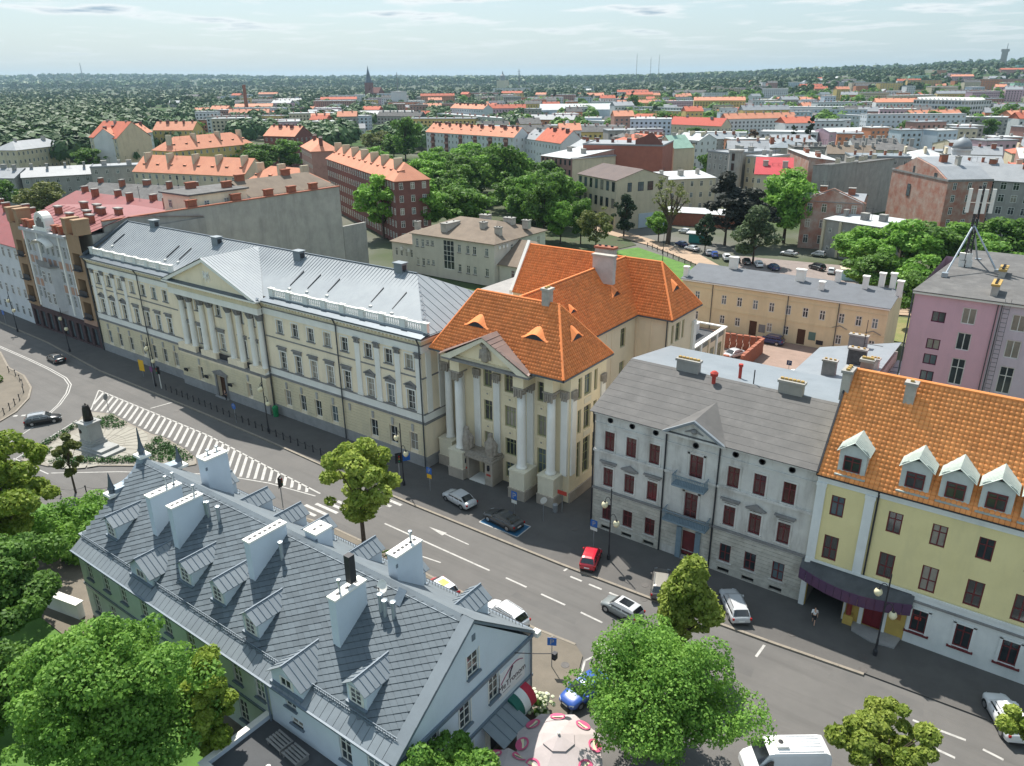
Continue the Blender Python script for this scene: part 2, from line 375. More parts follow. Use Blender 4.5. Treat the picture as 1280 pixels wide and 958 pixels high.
gm = bpy.data.materials.new('city_ground'); gm.use_nodes = True
t = gm.node_tree; bs_ = t.nodes['Principled BSDF']; bs_.inputs['Roughness'].default_value = 1; bs_.inputs['Specular IOR Level'].default_value = .1
ge = t.nodes.new('ShaderNodeNewGeometry'); nz = t.nodes.new('ShaderNodeTexNoise'); nz.inputs['Scale'].default_value = .012; nz.inputs['Detail'].default_value = 8
t.links.new(ge.outputs['Position'], nz.inputs['Vector']); rr = t.nodes.new('ShaderNodeValToRGB'); t.links.new(nz.outputs[0], rr.inputs[0])
cr = rr.color_ramp; cr.elements[0].position = .38; cr.elements[0].color = (.045,.085,.025,1); cr.elements[1].position = .62; cr.elements[1].color = (.15,.145,.13,1)
e = cr.elements.new(.5); e.color = (.075,.09,.05,1); t.links.new(rr.outputs[0], bs_.inputs['Base Color'])
me.materials.append(gm); me.polygons.foreach_set('use_smooth', [True]*len(me.polygons)); struct(ob('ground', me))

def sheet(name, pts, z, mat, parent=None):
    b = MB(); b.poly([(p[0], p[1], z) for p in pts]); return b.build(name, mat, parent)
def strip(mb, a, b, w, z):
    a = Vector((a[0], a[1], 0)); b = Vector((b[0], b[1], 0)); d = (b-a).normalized(); n = Vector((-d.y, d.x, 0))*w/2
    mb.poly([tuple(p)[:2]+(z,) for p in (a-n, b-n, b+n, a+n)])
# road: the whole carriageway area as one sheet, pavements stand 12 cm proud of it
FK = [(-260,58.0),(-171.5,58.2),(-149.5,57.6),(-126.6,55.6),(-99.5,55.4),(-82,55.05),(-68.3,54.5),(-53.3,54.1),(-33.8,54.2),(-21.4,54.6),(-13.3,55.1),(-5.7,55.7),(60,58)]
road = struct(sheet('road', [(-260,8),(-128,8),(-95,12),(60,12),(60,60),(-260,63)], -0.08, m_asph))
def slab(name, pts, mat, z0=-.1, z1=.05):
    b = MB(); b.prism(pts, z0, z1); return struct(b.build(name, mat))
slab('pavement', FK+[(60,64),(-260,66)], m_pave)
def kerb(name, pts, h0=-.1, h1=.075, w=.28, closed=False):
    root = struct(bpy.data.objects.new(name, None)); COL.objects.link(root)
    q = pts+[pts[0]] if closed else pts
    for a, b in zip(q, q[1:]):
        A = Vector((*a, 0)); B = Vector((*b, 0)); L_ = (B-A).length; d = (B-A).normalized(); ang = math.atan2(d.y, d.x); n = max(1, int(round(L_/2.0)))
        me_ = shared(('kerb', round(L_/n, 2), w), lambda: MB().box(.01,-w/2,h0,L_/n-.01,w/2,h1).mesh('kerb_stone', m_kerb))
        for i in range(n): ob('kerb_stone', me_, root, tuple(A+d*(L_/n*i)), ang)
    return root
kerb('kerb', [(p[0], p[1]-.14) for p in FK[1:-1]])
# near pavement in front of the slate-roofed house and the cafe terrace
NK = [(-74,36.2),(-66,44.3),(-58,45.4),(-49.4,45.4),(-42.8,45.0),(-30.5,44.7),(-26.5,45.0),(-25.3,44.2),(-22.2,36.0),(-18,30),(-16,20)]
slab('near_pavement', NK+[(-80,20),(-80,31)], m_pave2, z1=.045)
kerb('near_kerb', NK[:7], h1=.07, w=.25)
# left roundabout island
RL = [(-158,50.6),(-151,50.0),(-140.7,47.2),(-134.5,47.0),(-127.8,45.2),(-123.6,43.0),(-119.6,39.5),(-117.6,36.2),(-118,30),(-126,20),(-158,20)]
slab('roundabout_pavement', RL, m_pave2, z1=.045); kerb('roundabout_kerb', RL[1:8], h1=.07)
# monument island
ISL = [(-108.2,43.0),(-111.0,45.6),(-107.0,47.2),(-101.6,46.9),(-96,46.8),(-93.2,47.2),(-88,46.9),(-84.4,46.2),(-82.9,45.3),(-83.6,44.2),(-91,39.2),(-97.9,34.2),(-102.4,33.0),(-103.6,34.6)]
slab('monument_island', ISL, M('island_paving', (.27,.25,.21), (.23,.21,.18), s=.4, stain=.25), z1=.05)
kerb('island_kerb', ISL, h1=.06, w=.2, closed=True)
# radiating slabs round the monument
isl_root = [o for o in COL.objects if o.name == 'monument_island'][0]
mslab = M('light_granite', (.32,.30,.255), (.26,.245,.21), s=.6, stain=.25)
cx, cy = -98.2, 40.6
for ring, (ra, rb) in enumerate(((1.8,3.4),(3.45,6.2))):
    nS = 28
    for k in range(nS):
        a0 = 2*math.pi*(k+.04)/nS; a1 = 2*math.pi*(k+.96)/nS
        me_ = shared(('slab', ring), lambda: MB().prism([(ra,-ra*math.tan(math.pi/nS)*.92),(rb*.995,-rb*math.tan(math.pi/nS)*.92),(rb*.995,rb*math.tan(math.pi/nS)*.92),(ra,ra*math.tan(math.pi/nS)*.92)], 0, .035).mesh('paving_slab', mslab))
        o = ob('paving_slab', me_, isl_root, (cx, cy, .045), (a0+a1)/2)
        o.scale = (1.0, 0.95, 1)
slab('alley_paving', [(-39.2,61.5),(-35.1,61.5),(-35.1,100),(-39.2,100)], m_pave, z1=.02)
# courtyard, car park, green behind
slab('courtyard', [(-48.5,100),(-17,100),(-17,135),(-62,135),(-62,112),(-48.5,112)], m_pink_pave, z1=.0)
struct(sheet('lawn', [(-88,148),(-64,146.6),(-40,146.8),(-36,152),(-56,163),(-76,182),(-98,195),(-104,180)], 0.0, m_grass))
struct(sheet('park_ground', [(-108,160),(-100,198),(-160,260),(-240,300),(-260,240),(-180,170)], -.03, M('dark_earth_green', (.04,.07,.02), (.06,.06,.03), s=.3)))  # park ground is dark earth-green in itself
struct(sheet('dry_verge', [(-56,155),(-38,146.6),(-16,147),(-6,160),(-14,166),(-36,160),(-56,165)], 0.03, m_dirt))
struct(sheet('sandy_path', [(-130,214),(-96,199),(-76,184.5),(-56,165.5),(-36,161),(-12,169),(-8,176),(-40,176),(-60,176),(-80,196),(-126,222)], 0.05, M('sand_setts', (.40,.29,.20),(.33,.235,.165), s=.4, stain=.25)))
struct(sheet('car_park', [(-62,176.5),(-8,176.5),(4,200),(-30,206),(-70,200)], 0.02, M('lot_setts', (.25,.205,.185),(.2,.165,.15), s=.4, stain=.4)))
# ------------------------------------------------ road markings, each a thin sheet of paint
def mark(pts=None, a=None, b=None, w=.15, z=-.072, mat=m_white):
    mb = MB()
    if pts: mb.poly([(p[0], p[1], z) for p in pts])
    else: strip(mb, a, b, w, z)
    return mb.build('road_marking', mat, road)
def pline(P, w=.16, z=-.072):
    for a, b in zip(P, P[1:]): mark(a=a, b=b, w=w, z=z)
CLN = [(-200,51.6),(-154.8,51.5),(-142.4,51.4),(-134.7,51.2),(-127.9,50.7),(-124.2,49.7),(-120.9,47.7),(-117.2,44.7),(-115.1,42.4)]
pline(CLN); pline([(p[0]-.1, p[1]-.35) for p in CLN], z=-.068)
for i in range(5): mark(a=(-118.5+i*.8,38.7+i*.75), b=(-118.1+i*.8,39.1+i*.75), w=.5)
mark(a=(-112.1,38.7), b=(-108.5,33.0), w=.14); mark(a=(-109.3,43.3), b=(-103.4,32.4), w=.16)
mark(a=(-108,45.5), b=(-113.4,44.2), w=.16, z=-.068) if False else None
HT = [(-118.1,51.0),(-101,51.2),(-89.3,51.3),(-75.6,50.3),(-64.4,49.6)]
pline(HT, w=.22); mark(a=(-118.1,51.0), b=(-111.4,46.4), w=.18, z=-.068)
mark(a=(-104,32.7), b=(-95.8,33.3), w=.16); pline([(-95.8,33.6),(-89.3,38.6),(-83.1,42.6)], w=.16)
HL = [(-82.2,43.2),(-79.3,44.8),(-75.7,46.3),(-71.4,47.7),(-64.4,48.9)]; pline(HL, w=.16)
def top_y(x):
    for a, b in zip(HT, HT[1:]):
        if a[0] <= x <= b[0]: return a[1]+(b[1]-a[1])*(x-a[0])/(b[0]-a[0])
    return None
low = [(-118.1,51.0),(-111.2,46.3),(-107,47.7),(-101.6,47.4),(-96,47.3),(-93.2,47.7),(-88,47.4),(-84,46.5),(-81.9,45.1),(-75.7,46.6),(-71.4,48),(-64.4,49)]
def low_y(x):
    for a, b in zip(low, low[1:]):
        if a[0] <= x <= b[0]: return a[1]+(b[1]-a[1])*(x-a[0])/(b[0]-a[0])
    return None
x = -116.6
while x < -66:
    ya = top_y(x)
    if ya is None: break
    # run along direction (.72,-.69) until the lower boundary
    px_, py_ = x, ya; n_ = 0
    while n_ < 80:
        qx, qy = px_+.075, py_-.0725; l = low_y(qx)
        if l is None or qy < l+.05: break
        px_, py_ = qx, qy; n_ += 1
    if n_ > 4: mark(a=(x, ya), b=(px_, py_), w=.36)
    x += 1.42
for i in range(9):   # feathered strokes on the lower edge
    a = HL[0][0]-5+i*1.5; mark(a=(a, 46.0+.05*i-(.7 if i < 3 else 0)), b=(a+2.2, 45.0+.28*i-(.9 if i < 3 else 0)), w=.3, z=-.064) if False else None
for i in range(10): mark(a=(-64.6+i*.78,46.0+i*.9), b=(-61.0+i*.78,46.0+i*.9), w=.42)
for i in range(4): mark(a=(-64.6,46.0+i*1.0), b=(-62.0,46.0+i*1.0), w=.5) if False else None
mark(a=(-53.6,49.35), b=(-39,49.2), w=.2)
for a, b in (((-37,49.2),(-34.5,49.15)),((-32.8,49.1),(-30.1,49.05)),((-28.4,49.0),(-26.1,48.9)),((-24.4,48.9),(-22.0,48.9))): mark(a=a, b=b, w=.2)
for a, b in (((-33,53.4),(-32.8,54.6)),((-32,53),(-30.7,53)),((-29.9,53),(-28.5,53)),((-27.7,53),(-26.5,53)),((-25.6,53),(-24.4,53)),((-13.5,52.6),(-13.4,54.4)),((-1.6,52.8),(1.9,53.0)),((-0.4,50.9),(1.5,50.8)),((3,52.8),(4.3,52.6)),((-104.6,51.8),(-104.0,55.0))): mark(a=a, b=b, w=.22)
mark(pts=[(-49.2,51.65),(-46.9,51.2),(-46.8,51.85)]); mark(a=(-46.8,51.6), b=(-43.5,51.5), w=.16, z=-.068)
mark(pts=[(-49.2,46.75),(-47.9,46.55),(-47.9,47.15)]); mark(a=(-47.9,46.9), b=(-43.8,47.4), w=.16, z=-.068)
# stop marks near the parked blue car
for a, b in (((-24.9,43.9),(-22.4,37.2)),((-25.1,47.0),(-22.0,45.6)),((-24.9,43.9),(-23.9,46.3)),((-20.9,45.3),(-19.1,44.6))): mark(a=a, b=b, w=.18)
mark(pts=[(-25.3,46.3),(-22.6,44.9),(-21.8,45.5),(-23.6,46.9)], z=-.075)
# blue parking bay on the pavement
bay = MB(); bay.poly([(-45.2,55.4,.056),(-40.1,55.4,.056),(-40.1,57.9,.056),(-45.2,57.9,.056)])
pv = [o for o in COL.objects if o.name == 'pavement'][0]
bay.build('blue_bay', M('blue_paint', (.03,.13,.24),(.025,.10,.19), s=2, rough=.7), pv)
bb = MB()
for a, b in (((-45.2,55.4),(-40.1,55.4)),((-40.1,55.4),(-40.1,57.9)),((-40.1,57.9),(-45.2,57.9)),((-45.2,57.9),(-45.2,55.4))): strip(bb, a, b, .14, .061)
bb.build('bay_outline', m_white, pv)
# dark asphalt repair patches and manhole covers
for x, y, w, d in ((-60,52,6,1.2),(-92,53.2,9,1.0),(-35,47.2,7,.9),(-128,53.6,8,1.2),(-8,53.5,7,1.6),(-18,50,5,1.5),(-76,48.9,.1,.1)):
    mb = MB(); mb.poly([(x,y,-.076),(x+w,y+.05,-.076),(x+w-.2,y+d,-.076),(x+.1,y+d-.1,-.076)]); mb.build('asphalt_patch', m_asph2, road)
m_lid = M('cast_iron', (.11,.10,.095),(.075,.07,.065), s=5, rough=.6)
lid = MB().lathe([(.36,0),(.36,.02),(.30,.024),(.28,.018)], n=18).mesh('manhole_cover', m_lid)
for x, y, z in ((-25.4,55.8,.05),(-24.6,54.0,-.08),(-25.9,42.4,.045),(-11.9,57.0,.05),(-5.9,55.95,.05),(-6.2,57.6,.05),(-62,52.8,-.08),(-100.5,53.5,-.08),(-35.9,60.2,.05)):
    ob('manhole_cover', lid, road if z < 0 else pv, (x, y, z))
# ================================================================ COURT HOUSE (local frame: x = world X + 136, y = world Y - 61.5)
court = thing('courthouse', 'long pale classical building with eight white columns and a grey standing-seam metal roof', 'building', (-136.0, 61.5, 0))
CW = 77.8
def cX(x): return x+136.0
def cY(y): return y-61.5
winX3 = [-133.1,-129.65,-126.1]; winXl = [-122.2,-118.9,-115.7,-112.5]; winXr = [-84.4,-81.2,-78.0,-74.75,-71.5]; winXp = [-67.2,-63.7,-60.25]
allX = winX3+winXl+winXr+winXp; pavX = set(winX3+winXp)
PL, PR = cX(-109.3), cX(-87.7)      # portico block
ops = []
for x in allX:
    c_ = cX(x); ops += [(c_-.65,c_+.65,12.75,14.6),(c_-.65,c_+.65,7.5,10.05)]
    if x != -71.5: ops.append((c_-.68,c_+.68,1.9,4.3))
inX = [cX(x) for x in (-106.6,-103.9,-98.6,-93.3,-90.6)]
for c_ in inX: ops += [(c_-.6,c_+.6,12.75,14.5),(c_-.6,c_+.6,7.5,10.3)]
b = MB(); wall(b, 0, CW, 1.5, 16.1, ops, rev=.28)
b.poly([(0,0,1.5),(0,0,16.1),(0,18,16.1),(0,18,1.5)]); b.T = rotT(CW,0,0,R(90)); wall(b, 0, 18, 1.5, 16.1, []); b.T = None
b.poly([(CW,18,1.5),(CW,18,16.1),(0,18,16.1),(0,18,1.5)])
b.build('wall', m_cwall, court)
MB().box(-.08,-.12,-.1,PL-.01,18,1.5,0,'n').build('plinth', m_plinth, court); MB().box(PR+.01,-.12,-.1,CW+.1,18,1.5,0,'n').build('plinth', m_plinth, court)
# rusticated ground floor: one proud course per row, broken at the openings
m_rust = M('court_rustic', (.72,.62,.42), (.64,.555,.38), s=.5, stain=.3, stc=(.38,.35,.28), streak=True)
def courses(x0, x1, z0, z1, h, ops_, y0, y1, parent, mat=m_rust, name='stone_course'):
    z = z0
    while z+h <= z1+.01:
        segs = [(x0, x1)]
        for o in ops_:
            if o[2] < z+h-.02 and o[3] > z+.02:
                n_ = []
                for a, c in segs:
                    if o[1] <= a or o[0] >= c: n_.append((a, c)); continue
                    if o[0] > a: n_.append((a, o[0]))
                    if o[1] < c: n_.append((o[1], c))
                segs = n_
        for a, c in segs: MB().box(a, y0, z+.02, c, y1, z+h-.02, 0, 'n').build(name, mat, parent)
        z += h
g_ops = [o for o in ops if o[2] < 2]
courses(.02, PL-.02, 1.55, 5.75, .42, g_ops, -.05, .0, court); courses(PR+.02, CW-.02, 1.55, 5.75, .42, g_ops, -.05, 0, court)
# horizontal belts and cornices
def belt(name, z0, z1, d, mat, x0=0, x1=CW, side=True):
    bb_ = MB(); bb_.box(x0-(d if x0 == 0 else 0), -d, z0, x1+(d if x1 == CW else 0), -.004, z1)
    if side and x1 == CW: bb_.box(CW+.004, 0, z0, CW+d, 18, z1)
    return bb_.build(name, mat, court)
for xa, xb in ((0, PL-.05), (PR+.05, CW)):
    belt('belt_course', 5.9, 6.22, .16, m_dstone, xa, xb); belt('plinth_course', 6.22, 7.2, .06, m_cwhite, xa, xb)
    belt('sill_course', 7.2, 7.34, .14, m_dstone, xa, xb); belt('upper_string', 11.85, 12.0, .10, m_dstone, xa, xb)
belt('architrave', 15.1, 16.0, .10, m_cwhite); belt('architrave_moulding', 16.0, 16.12, .2, m_dstone); belt('frieze', 16.12, 16.75, .08, m_rust)
belt('cornice', 16.75, 17.0, .5, m_cwhite); belt('gutter', 17.0, 17.2, .72, m_zincd)
dm = shared('dentil', lambda: MB().box(-.12,-.36,16.5,.12,-.081,16.749).mesh('dentil', m_cwall))
for i in range(int(CW/.62)):
    x = .4+i*.62
    if not PL-.6 < x < PR+.6: ob('dentil', dm, court, (x, 0, 0))
# windows
m_sill = m_dstone
sillm = shared('csill', lambda: MB().box(-.85,-.16,-.12,.85,.2,0).mesh('sill', m_sill))
archm = shared('carch', lambda: MB().box(-.8,-.06,0,-.65,-.003,1.95).box(.65,-.06,0,.8,-.003,1.95).box(-.8,-.06,1.95,.8,-.003,2.1).mesh('window_surround', m_cwhite))
arch2 = shared('carch2', lambda: MB().box(-.82,-.08,0,-.65,-.003,2.6).box(.65,-.08,0,.82,-.003,2.6).box(-.82,-.08,2.56,.82,-.003,2.75).mesh('window_surround', m_cwhite))
def hood():
    bb_ = MB(); bb_.box(-.85,-.14,2.75,.85,-.003,3.2); bb_.box(-1.0,-.3,3.2,1.0,-.003,3.36); return bb_.mesh('window_hood', m_dstone)
def pedi():
    bb_ = MB(); bb_.box(-.85,-.1,2.75,.85,-.003,3.1); bb_.box(-1.0,-.24,3.1,1.0,-.003,3.2)
    bb_.extrude([(-1.08,-.28,3.2),(0,-.28,3.75),(1.08,-.28,3.2),(.85,-.28,3.2),(0,-.28,3.6),(-.85,-.28,3.2)], (0,.27,0)); bb_.poly([(-.85,-.05,3.2),(.85,-.05,3.2),(0,-.05,3.6)]); return bb_.mesh('window_pediment', m_dstone)
keym = shared('ckey', lambda: MB().extrude([(-.14,-.16,0),(.14,-.16,0),(.2,-.16,.95),(-.2,-.16,.95)], (0,.15,0)).mesh('keystone', m_white))
for x in allX+[v-136 for v in inX]:
    c_ = cX(x); inner = x in [v-136 for v in inX]
    window(court, c_, .24, 12.75, 1.3 if not inner else 1.2, 1.85 if not inner else 1.75, 2, (.62,), m_wframe, m_glass); ob('sill', sillm, court, (c_,0,12.75)); ob('window_surround', archm, court, (c_,0,12.75))
    window(court, c_, .24, 7.5, 1.3 if not inner else 1.2, 2.55 if not inner else 2.8, 2, (.33,.68), m_wframe, m_glass); ob('sill', sillm, court, (c_,0,7.5)); ob('window_surround', arch2, court, (c_,0,7.5))
    ob('window_hood' if x not in pavX else 'window_pediment', shared('pedi', pedi) if x in pavX else shared('hood', hood), court, (c_,0,7.5))
    if not inner:
        if x != -71.5: window(court, c_, .24, 1.9, 1.36, 2.4, 2, (.5,), m_wframe, m_glass)
        else: MB().box(c_-.68,-.002,1.9,c_+.68,.1,4.3).build('blind_window', m_cwall, court)
        ob('keystone', keym, court, (c_,-.01,4.55))
# pilasters of the end pavilions
def capital(bb_, x0, x1, y0, z0, z1):
    n = 4; bb_.box(x0-.06,y0-.06,z0,x1+.06,-.003,z0+.12)
    for k in range(n):
        w_ = (x1-x0)/n; bb_.box(x0+w_*k+.03,y0-.08-.03*(k % 2),z0+.12,x0+w_*(k+1)-.03,y0,z0+.62); bb_.box(x0+w_*k,y0-.16,z0+.5,x0+w_*(k+1)-.05,y0-.04,z0+.78)
    bb_.box(x0-.14,y0-.16,z1-.12,x1+.14,-.003,z1)
for x in (-134.8,-131.5,-128.0,-124.5,-69.1,-65.6,-62.15,-58.75):
    c_ = cX(x); pr_ = ob('pilaster', shared('pil', lambda: MB().box(-.42,-.16,0,.42,-.003,6.75).box(-.5,-.22,-.32,.5,-.003,0).mesh('pilaster', m_cwhite)), court, (c_,0,7.66))
    ob('capital', shared('pcap', lambda: (lambda q: (capital(q,-.42,.42,-.16,6.76,7.44), q)[1])(MB()).mesh('capital', m_dstone)), pr_)
for y in (1.0,3.2):
    q = MB(); q.T = rotT(CW,0,0,R(90)); q.box(y-.42,-.16,7.34,y+.42,-.003,15.1); q.build('side_pilaster', m_cwhite, court)
for x in (-136,-119.6,-87.6,-72.6,-58.3):
    q = MB(); X_ = cX(x); q.path([(X_,-.72,17.05),(X_,-.5,16.6),(X_,-.28,16.2),(X_,-.28,.05)], .09, 6); q.build('downpipe', m_pipe, court)
# ---- portico
yF = -.95
q = MB(); pops = [(cX(-104.2)-.6,cX(-104.2)+.6,1.75,3.9),(cX(-92)-.6,cX(-92)+.6,1.75,3.9),(cX(-98.9)-1.05,cX(-98.9)+1.05,.0,3.45)]
wall(q, PL, PR, -.05, 6.1, pops, y=yF, rev=.45)
q.box(PL,yF,-.05,PL+.001,-.12,6.1,0,'sn'); q.poly([(PR,yF,-.05),(PR,-.12,-.05),(PR,-.12,6.1),(PR,yF,6.1)]); q.poly([(PL,yF,6.1),(PR,yF,6.1),(PR,1,6.1),(PL,1,6.1)]); q.build('portico_base', m_cwall, court)
courses(PL+.02, PR-.02, 1.55, 5.6, .42, pops, yF-.05, yF, court)
q = MB(); q.box(PL-.05,yF-.1,-.1,cX(-98.9)-1.3,yF+.2,1.5); q.box(cX(-98.9)+1.3,yF-.1,-.1,PR+.05,yF+.2,1.5); q.build('portico_plinth', m_plinth, court)
q = MB(); q.box(PL-.1,yF-.14,5.7,PR+.1,-.13,6.12); q.build('portico_belt', m_dstone, court)
for x in (-104.2,-92): window(court, cX(x), yF+.4, 1.75, 1.2, 2.15, 2, (.5,), m_wframe, m_glass); ob('keystone', keym, court, (cX(x),yF,4.3))
dc = cX(-98.9)
q = MB(); q.box(dc-1.05,yF+.42,.05,dc+1.05,yF+.5,3.45); q.box(dc-.03,yF+.38,.05,dc+.03,yF+.42,3.4); q.build('door', M('oak_door', (.10,.05,.03),(.07,.035,.02), s=3), court)
q = MB(); q.box(dc-1.5,yF-.2,0,dc-1.07,yF-.004,3.7); q.box(dc+1.07,yF-.2,0,dc+1.5,yF-.004,3.7); q.box(dc-1.7,yF-.3,3.7,dc+1.7,yF-.004,4.0); q.extrude([(dc-1.9,yF-.4,4.0),(dc,yF-.4,4.6),(dc+1.9,yF-.4,4.0)], (0,.39,0)); q.parts('door_surround', m_dstone, court)
q = MB(); q.box(dc-1.6,yF-.55,-.05,dc+1.6,yF-.21,.18); q.build('doorstep', m_plinth, court)
for x in (-107.3,-101.9,-95.9): # black wall lanterns on brackets
    q = MB(); X_ = cX(x); q.path([(X_,yF,3.0),(X_,yF-.5,3.2),(X_,yF-.7,2.9)], .04, 5)
    for d_ in (-.35,0,.35): q.tube((X_+d_,yF-.65,2.75),(X_+d_,yF-.65,3.15),.1,.16,6); q.path([(X_,yF-.5,3.2),(X_+d_,yF-.65,3.2)], .03, 4)
    q.build('wall_lantern', m_dark, court)
colx = [-107.5,-105.4,-102.4,-100.1,-95.55,-93.3,-90.4,-88.25]
def colm():
    q = MB(); q.box(-.62,-.62,6.12,.62,.62,6.4); q.lathe([(.6,6.4),(.6,6.55),(.52,6.62),(.56,6.72),(.47,6.8),(.47,8.2),(.455,10),(.42,12),(.385,13.85),(.42,13.9),(.42,13.98)], n=16); return q.mesh('column', m_cwhite, True)
def colcap():
    q = MB(); q.lathe([(.40,13.98),(.46,14.2),(.44,14.25),(.54,14.5),(.50,14.55),(.64,14.85)], n=10); q.box(-.6,-.6,14.85,.6,.6,15.0)
    for k in range(8):
        a = math.pi*k/4; q.tube((.42*math.cos(a),.42*math.sin(a),14.1),(.6*math.cos(a),.6*math.sin(a),14.72),.06,.1,5)
    return q.mesh('capital', m_dstone)
for x in colx:
    o = ob('column', shared('ccol', colm), court, (cX(x), -.35, 0)); ob('capital', shared('ccap', colcap), o)
for a, c_ in ((-109.3,-104.6),(-103.2,-99.3),(-96.4,-92.5),(-91.2,-87.7)):
    q = MB(); q.box(cX(a),yF-.06,6.12,cX(c_),-.2,7.0,0,'n'); q.build('column_pedestal', m_cwall, court)
for a, c_ in ((-104.55,-103.25),(-99.25,-96.45),(-92.45,-91.25)):
    q = MB(); q.box(cX(a),-.5,6.12,cX(c_),-.44,7.0); q.build('balcony_rail', m_dark, court)
eL, eR = PL-.15, PR+.15
q = MB(); q.box(eL,yF-.05,15.0,eR,-.11,15.75); q.box(eL-.05,yF-.1,15.75,eR+.05,-.21,15.9); q.build('portico_architrave', m_cwhite, court)
q = MB(); q.box(eL,yF-.02,15.9,eR,-.09,16.6); q.build('portico_frieze', m_rust, court)
for i in range(int((eR-eL)/.62)): ob('dentil', dm, court, (eL+.3+i*.62, yF+.05, .08))
q = MB(); q.box(eL-.5,yF-.62,16.85,eR+.5,-.73,17.1); q.build('portico_cornice', m_cwhite, court)
q = MB(); q.extrude([(eL-.5,yF-.62,17.1),(eR+.5,yF-.62,17.1),(eR+.5,yF+.15,17.45),(eL-.5,yF+.15,17.45)], (0,0,.04)); q.build('cornice_flashing', m_zincd, court)
ax = (eL+eR)/2; az = 21.75
q = MB(); q.poly([(eL+.6,yF-.05,17.2),(eR-.6,yF-.05,17.2),(ax,yF-.05,az-.5)]); q.build('tympanum', m_cwall, court)
for sx in (-1, 1):
    e_ = eL-.6 if sx < 0 else eR+.6
    q = MB(); q.extrude([(e_,yF-.55,17.12),(ax,yF-.55,az-.15),(ax,yF-.55,az-.62),(e_-sx*1.35,yF-.55,17.12)], (0,.5,0)); q.build('raking_cornice', m_cwhite, court)
    # roof slope with seams
    ridge_y = 8.4; q = MB(); ev = cY(62.6)
    vx = ax+sx*(10.9); 
    q.poly([(e_+sx*.12,yF-.66,17.12),(ax,yF-.66,az),(ax,ridge_y,az),(e_+sx*.12,-.3,17.12)]) ; q.build('portico_roof', m_zinc, court)
    for k in range(1, 20):
        f_ = k/20; yy = yF-.6+f_*9.2
        xa = ax; za = az
        # seam runs down the slope until it meets valley line
        tmax = 1.0 if yy < -.3 else max(0, 1-(yy+.3)/(ridge_y+.3))
        xb = ax+(e_-ax)*tmax; zb = az+(17.12-az)*tmax
        MB().extrude([(xa,yy-.03,za),(xb,yy-.03,zb),(xb,yy-.03,zb+.06),(xa,yy-.03,za+.06)], (0,.05,0)).build('roof_seam', m_zinc, court)
# eagle relief
q = MB(); zc = 18.9; yy = yF-.06
q.lathe([(.0,-.5),(.28,-.3),(.36,.1),(.2,.5),(.14,.62),(0,.85)], (ax,yy,zc), 8)
for s_ in (-1, 1):
    for k in range(5): q.extrude([(ax+s_*.2,yy-.1,zc+.3),(ax+s_*(.55+.05*k),yy-.1,zc+.85-.28*k),(ax+s_*(.75+.03*k),yy-.1,zc+.75-.3*k),(ax+s_*.25,yy-.1,zc+.1)], (0,.1,0))
    q.tube((ax+s_*.15,yy,zc-.4),(ax+s_*.35,yy,zc-.8),.07,.05,5)
q.build('eagle_relief', m_cwhite, court)
# ---- main roof: low strip, balustrade, standing-seam slopes
q = MB(); y1 = cY(62.3)
for xa, xb in ((-.5, PL-.6), (PR+.6, CW+.7)): q = MB(); q.poly([(xa,-.7,17.2),(xb,-.7,17.2),(xb,y1,17.55),(xa,y1,17.55)]); q.build('roof_skirt', m_zincd, court)
RY_, RZ_ = 8.5, 21.9; EY_ = cY(62.7); hx = cX(-66.2)
q = MB(); q.poly([(.3,EY_,17.7),(CW+.5,EY_-1.2,17.25),(hx,RY_,RZ_),(.3,RY_,RZ_)]); q.poly([(CW+.5,EY_-1.2,17.25),(CW+.5,17.5,17.25),(hx,RY_,RZ_)]); q.poly([(CW+.5,17.5,17.25),(.3,17.5,17.25),(.3,RY_,RZ_),(hx,RY_,RZ_)]); q.build('roof', m_zinc, court)
sl = (RZ_-17.7)/(RY_-EY_)
for i in range(int(CW/.62)+1):
    x = .5+i*.62
    y_t = RY_ if x < hx else EY_+(RY_-EY_)*(CW+.5-x)/(CW+.5-hx)
    y_b = EY_
    d_ = abs(x-ax)
    if d_ < eR+.6-ax: y_b = max(EY_, -.3+(ridge_y+.3)*(1-d_/(eR+.6-ax)))
    if y_t-y_b < .4: continue
    zb, zt = 17.7+(y_b-EY_)*sl, 17.7+(y_t-EY_)*sl
    MB().extrude([(x,y_b,zb),(x,y_t,zt),(x,y_t,zt+.07),(x,y_b,zb+.07)], (.05,0,0)).build('roof_seam', m_zinc, court)
for i in range(14):
    y = -.1+i*1.2; f_ = (CW+.5-hx)
    t_ = 1-abs(y-RY_)/(RY_-(EY_-1.2)); 
    if t_ > .05: MB().extrude([(CW+.5,y,17.25),(CW+.5-f_*t_,y,17.25+(RZ_-17.25)*t_),(CW+.5-f_*t_,y,17.32+(RZ_-17.25)*t_),(CW+.5,y,17.32)], (0,.05,0)).build('roof_seam', m_zinc, court)
q = MB(); q.box(.2,RY_-.12,RZ_-.02,hx,RY_+.12,RZ_+.1); q.build('ridge_cap', m_zincd, court)
q = MB(); q.extrude([(0,-.4,17.3),(0,RY_,RZ_-.1),(0,RY_,RZ_+.3),(0,-.4,17.75)], (.3,0,0)); q.build('gable_parapet', m_zincd, court)
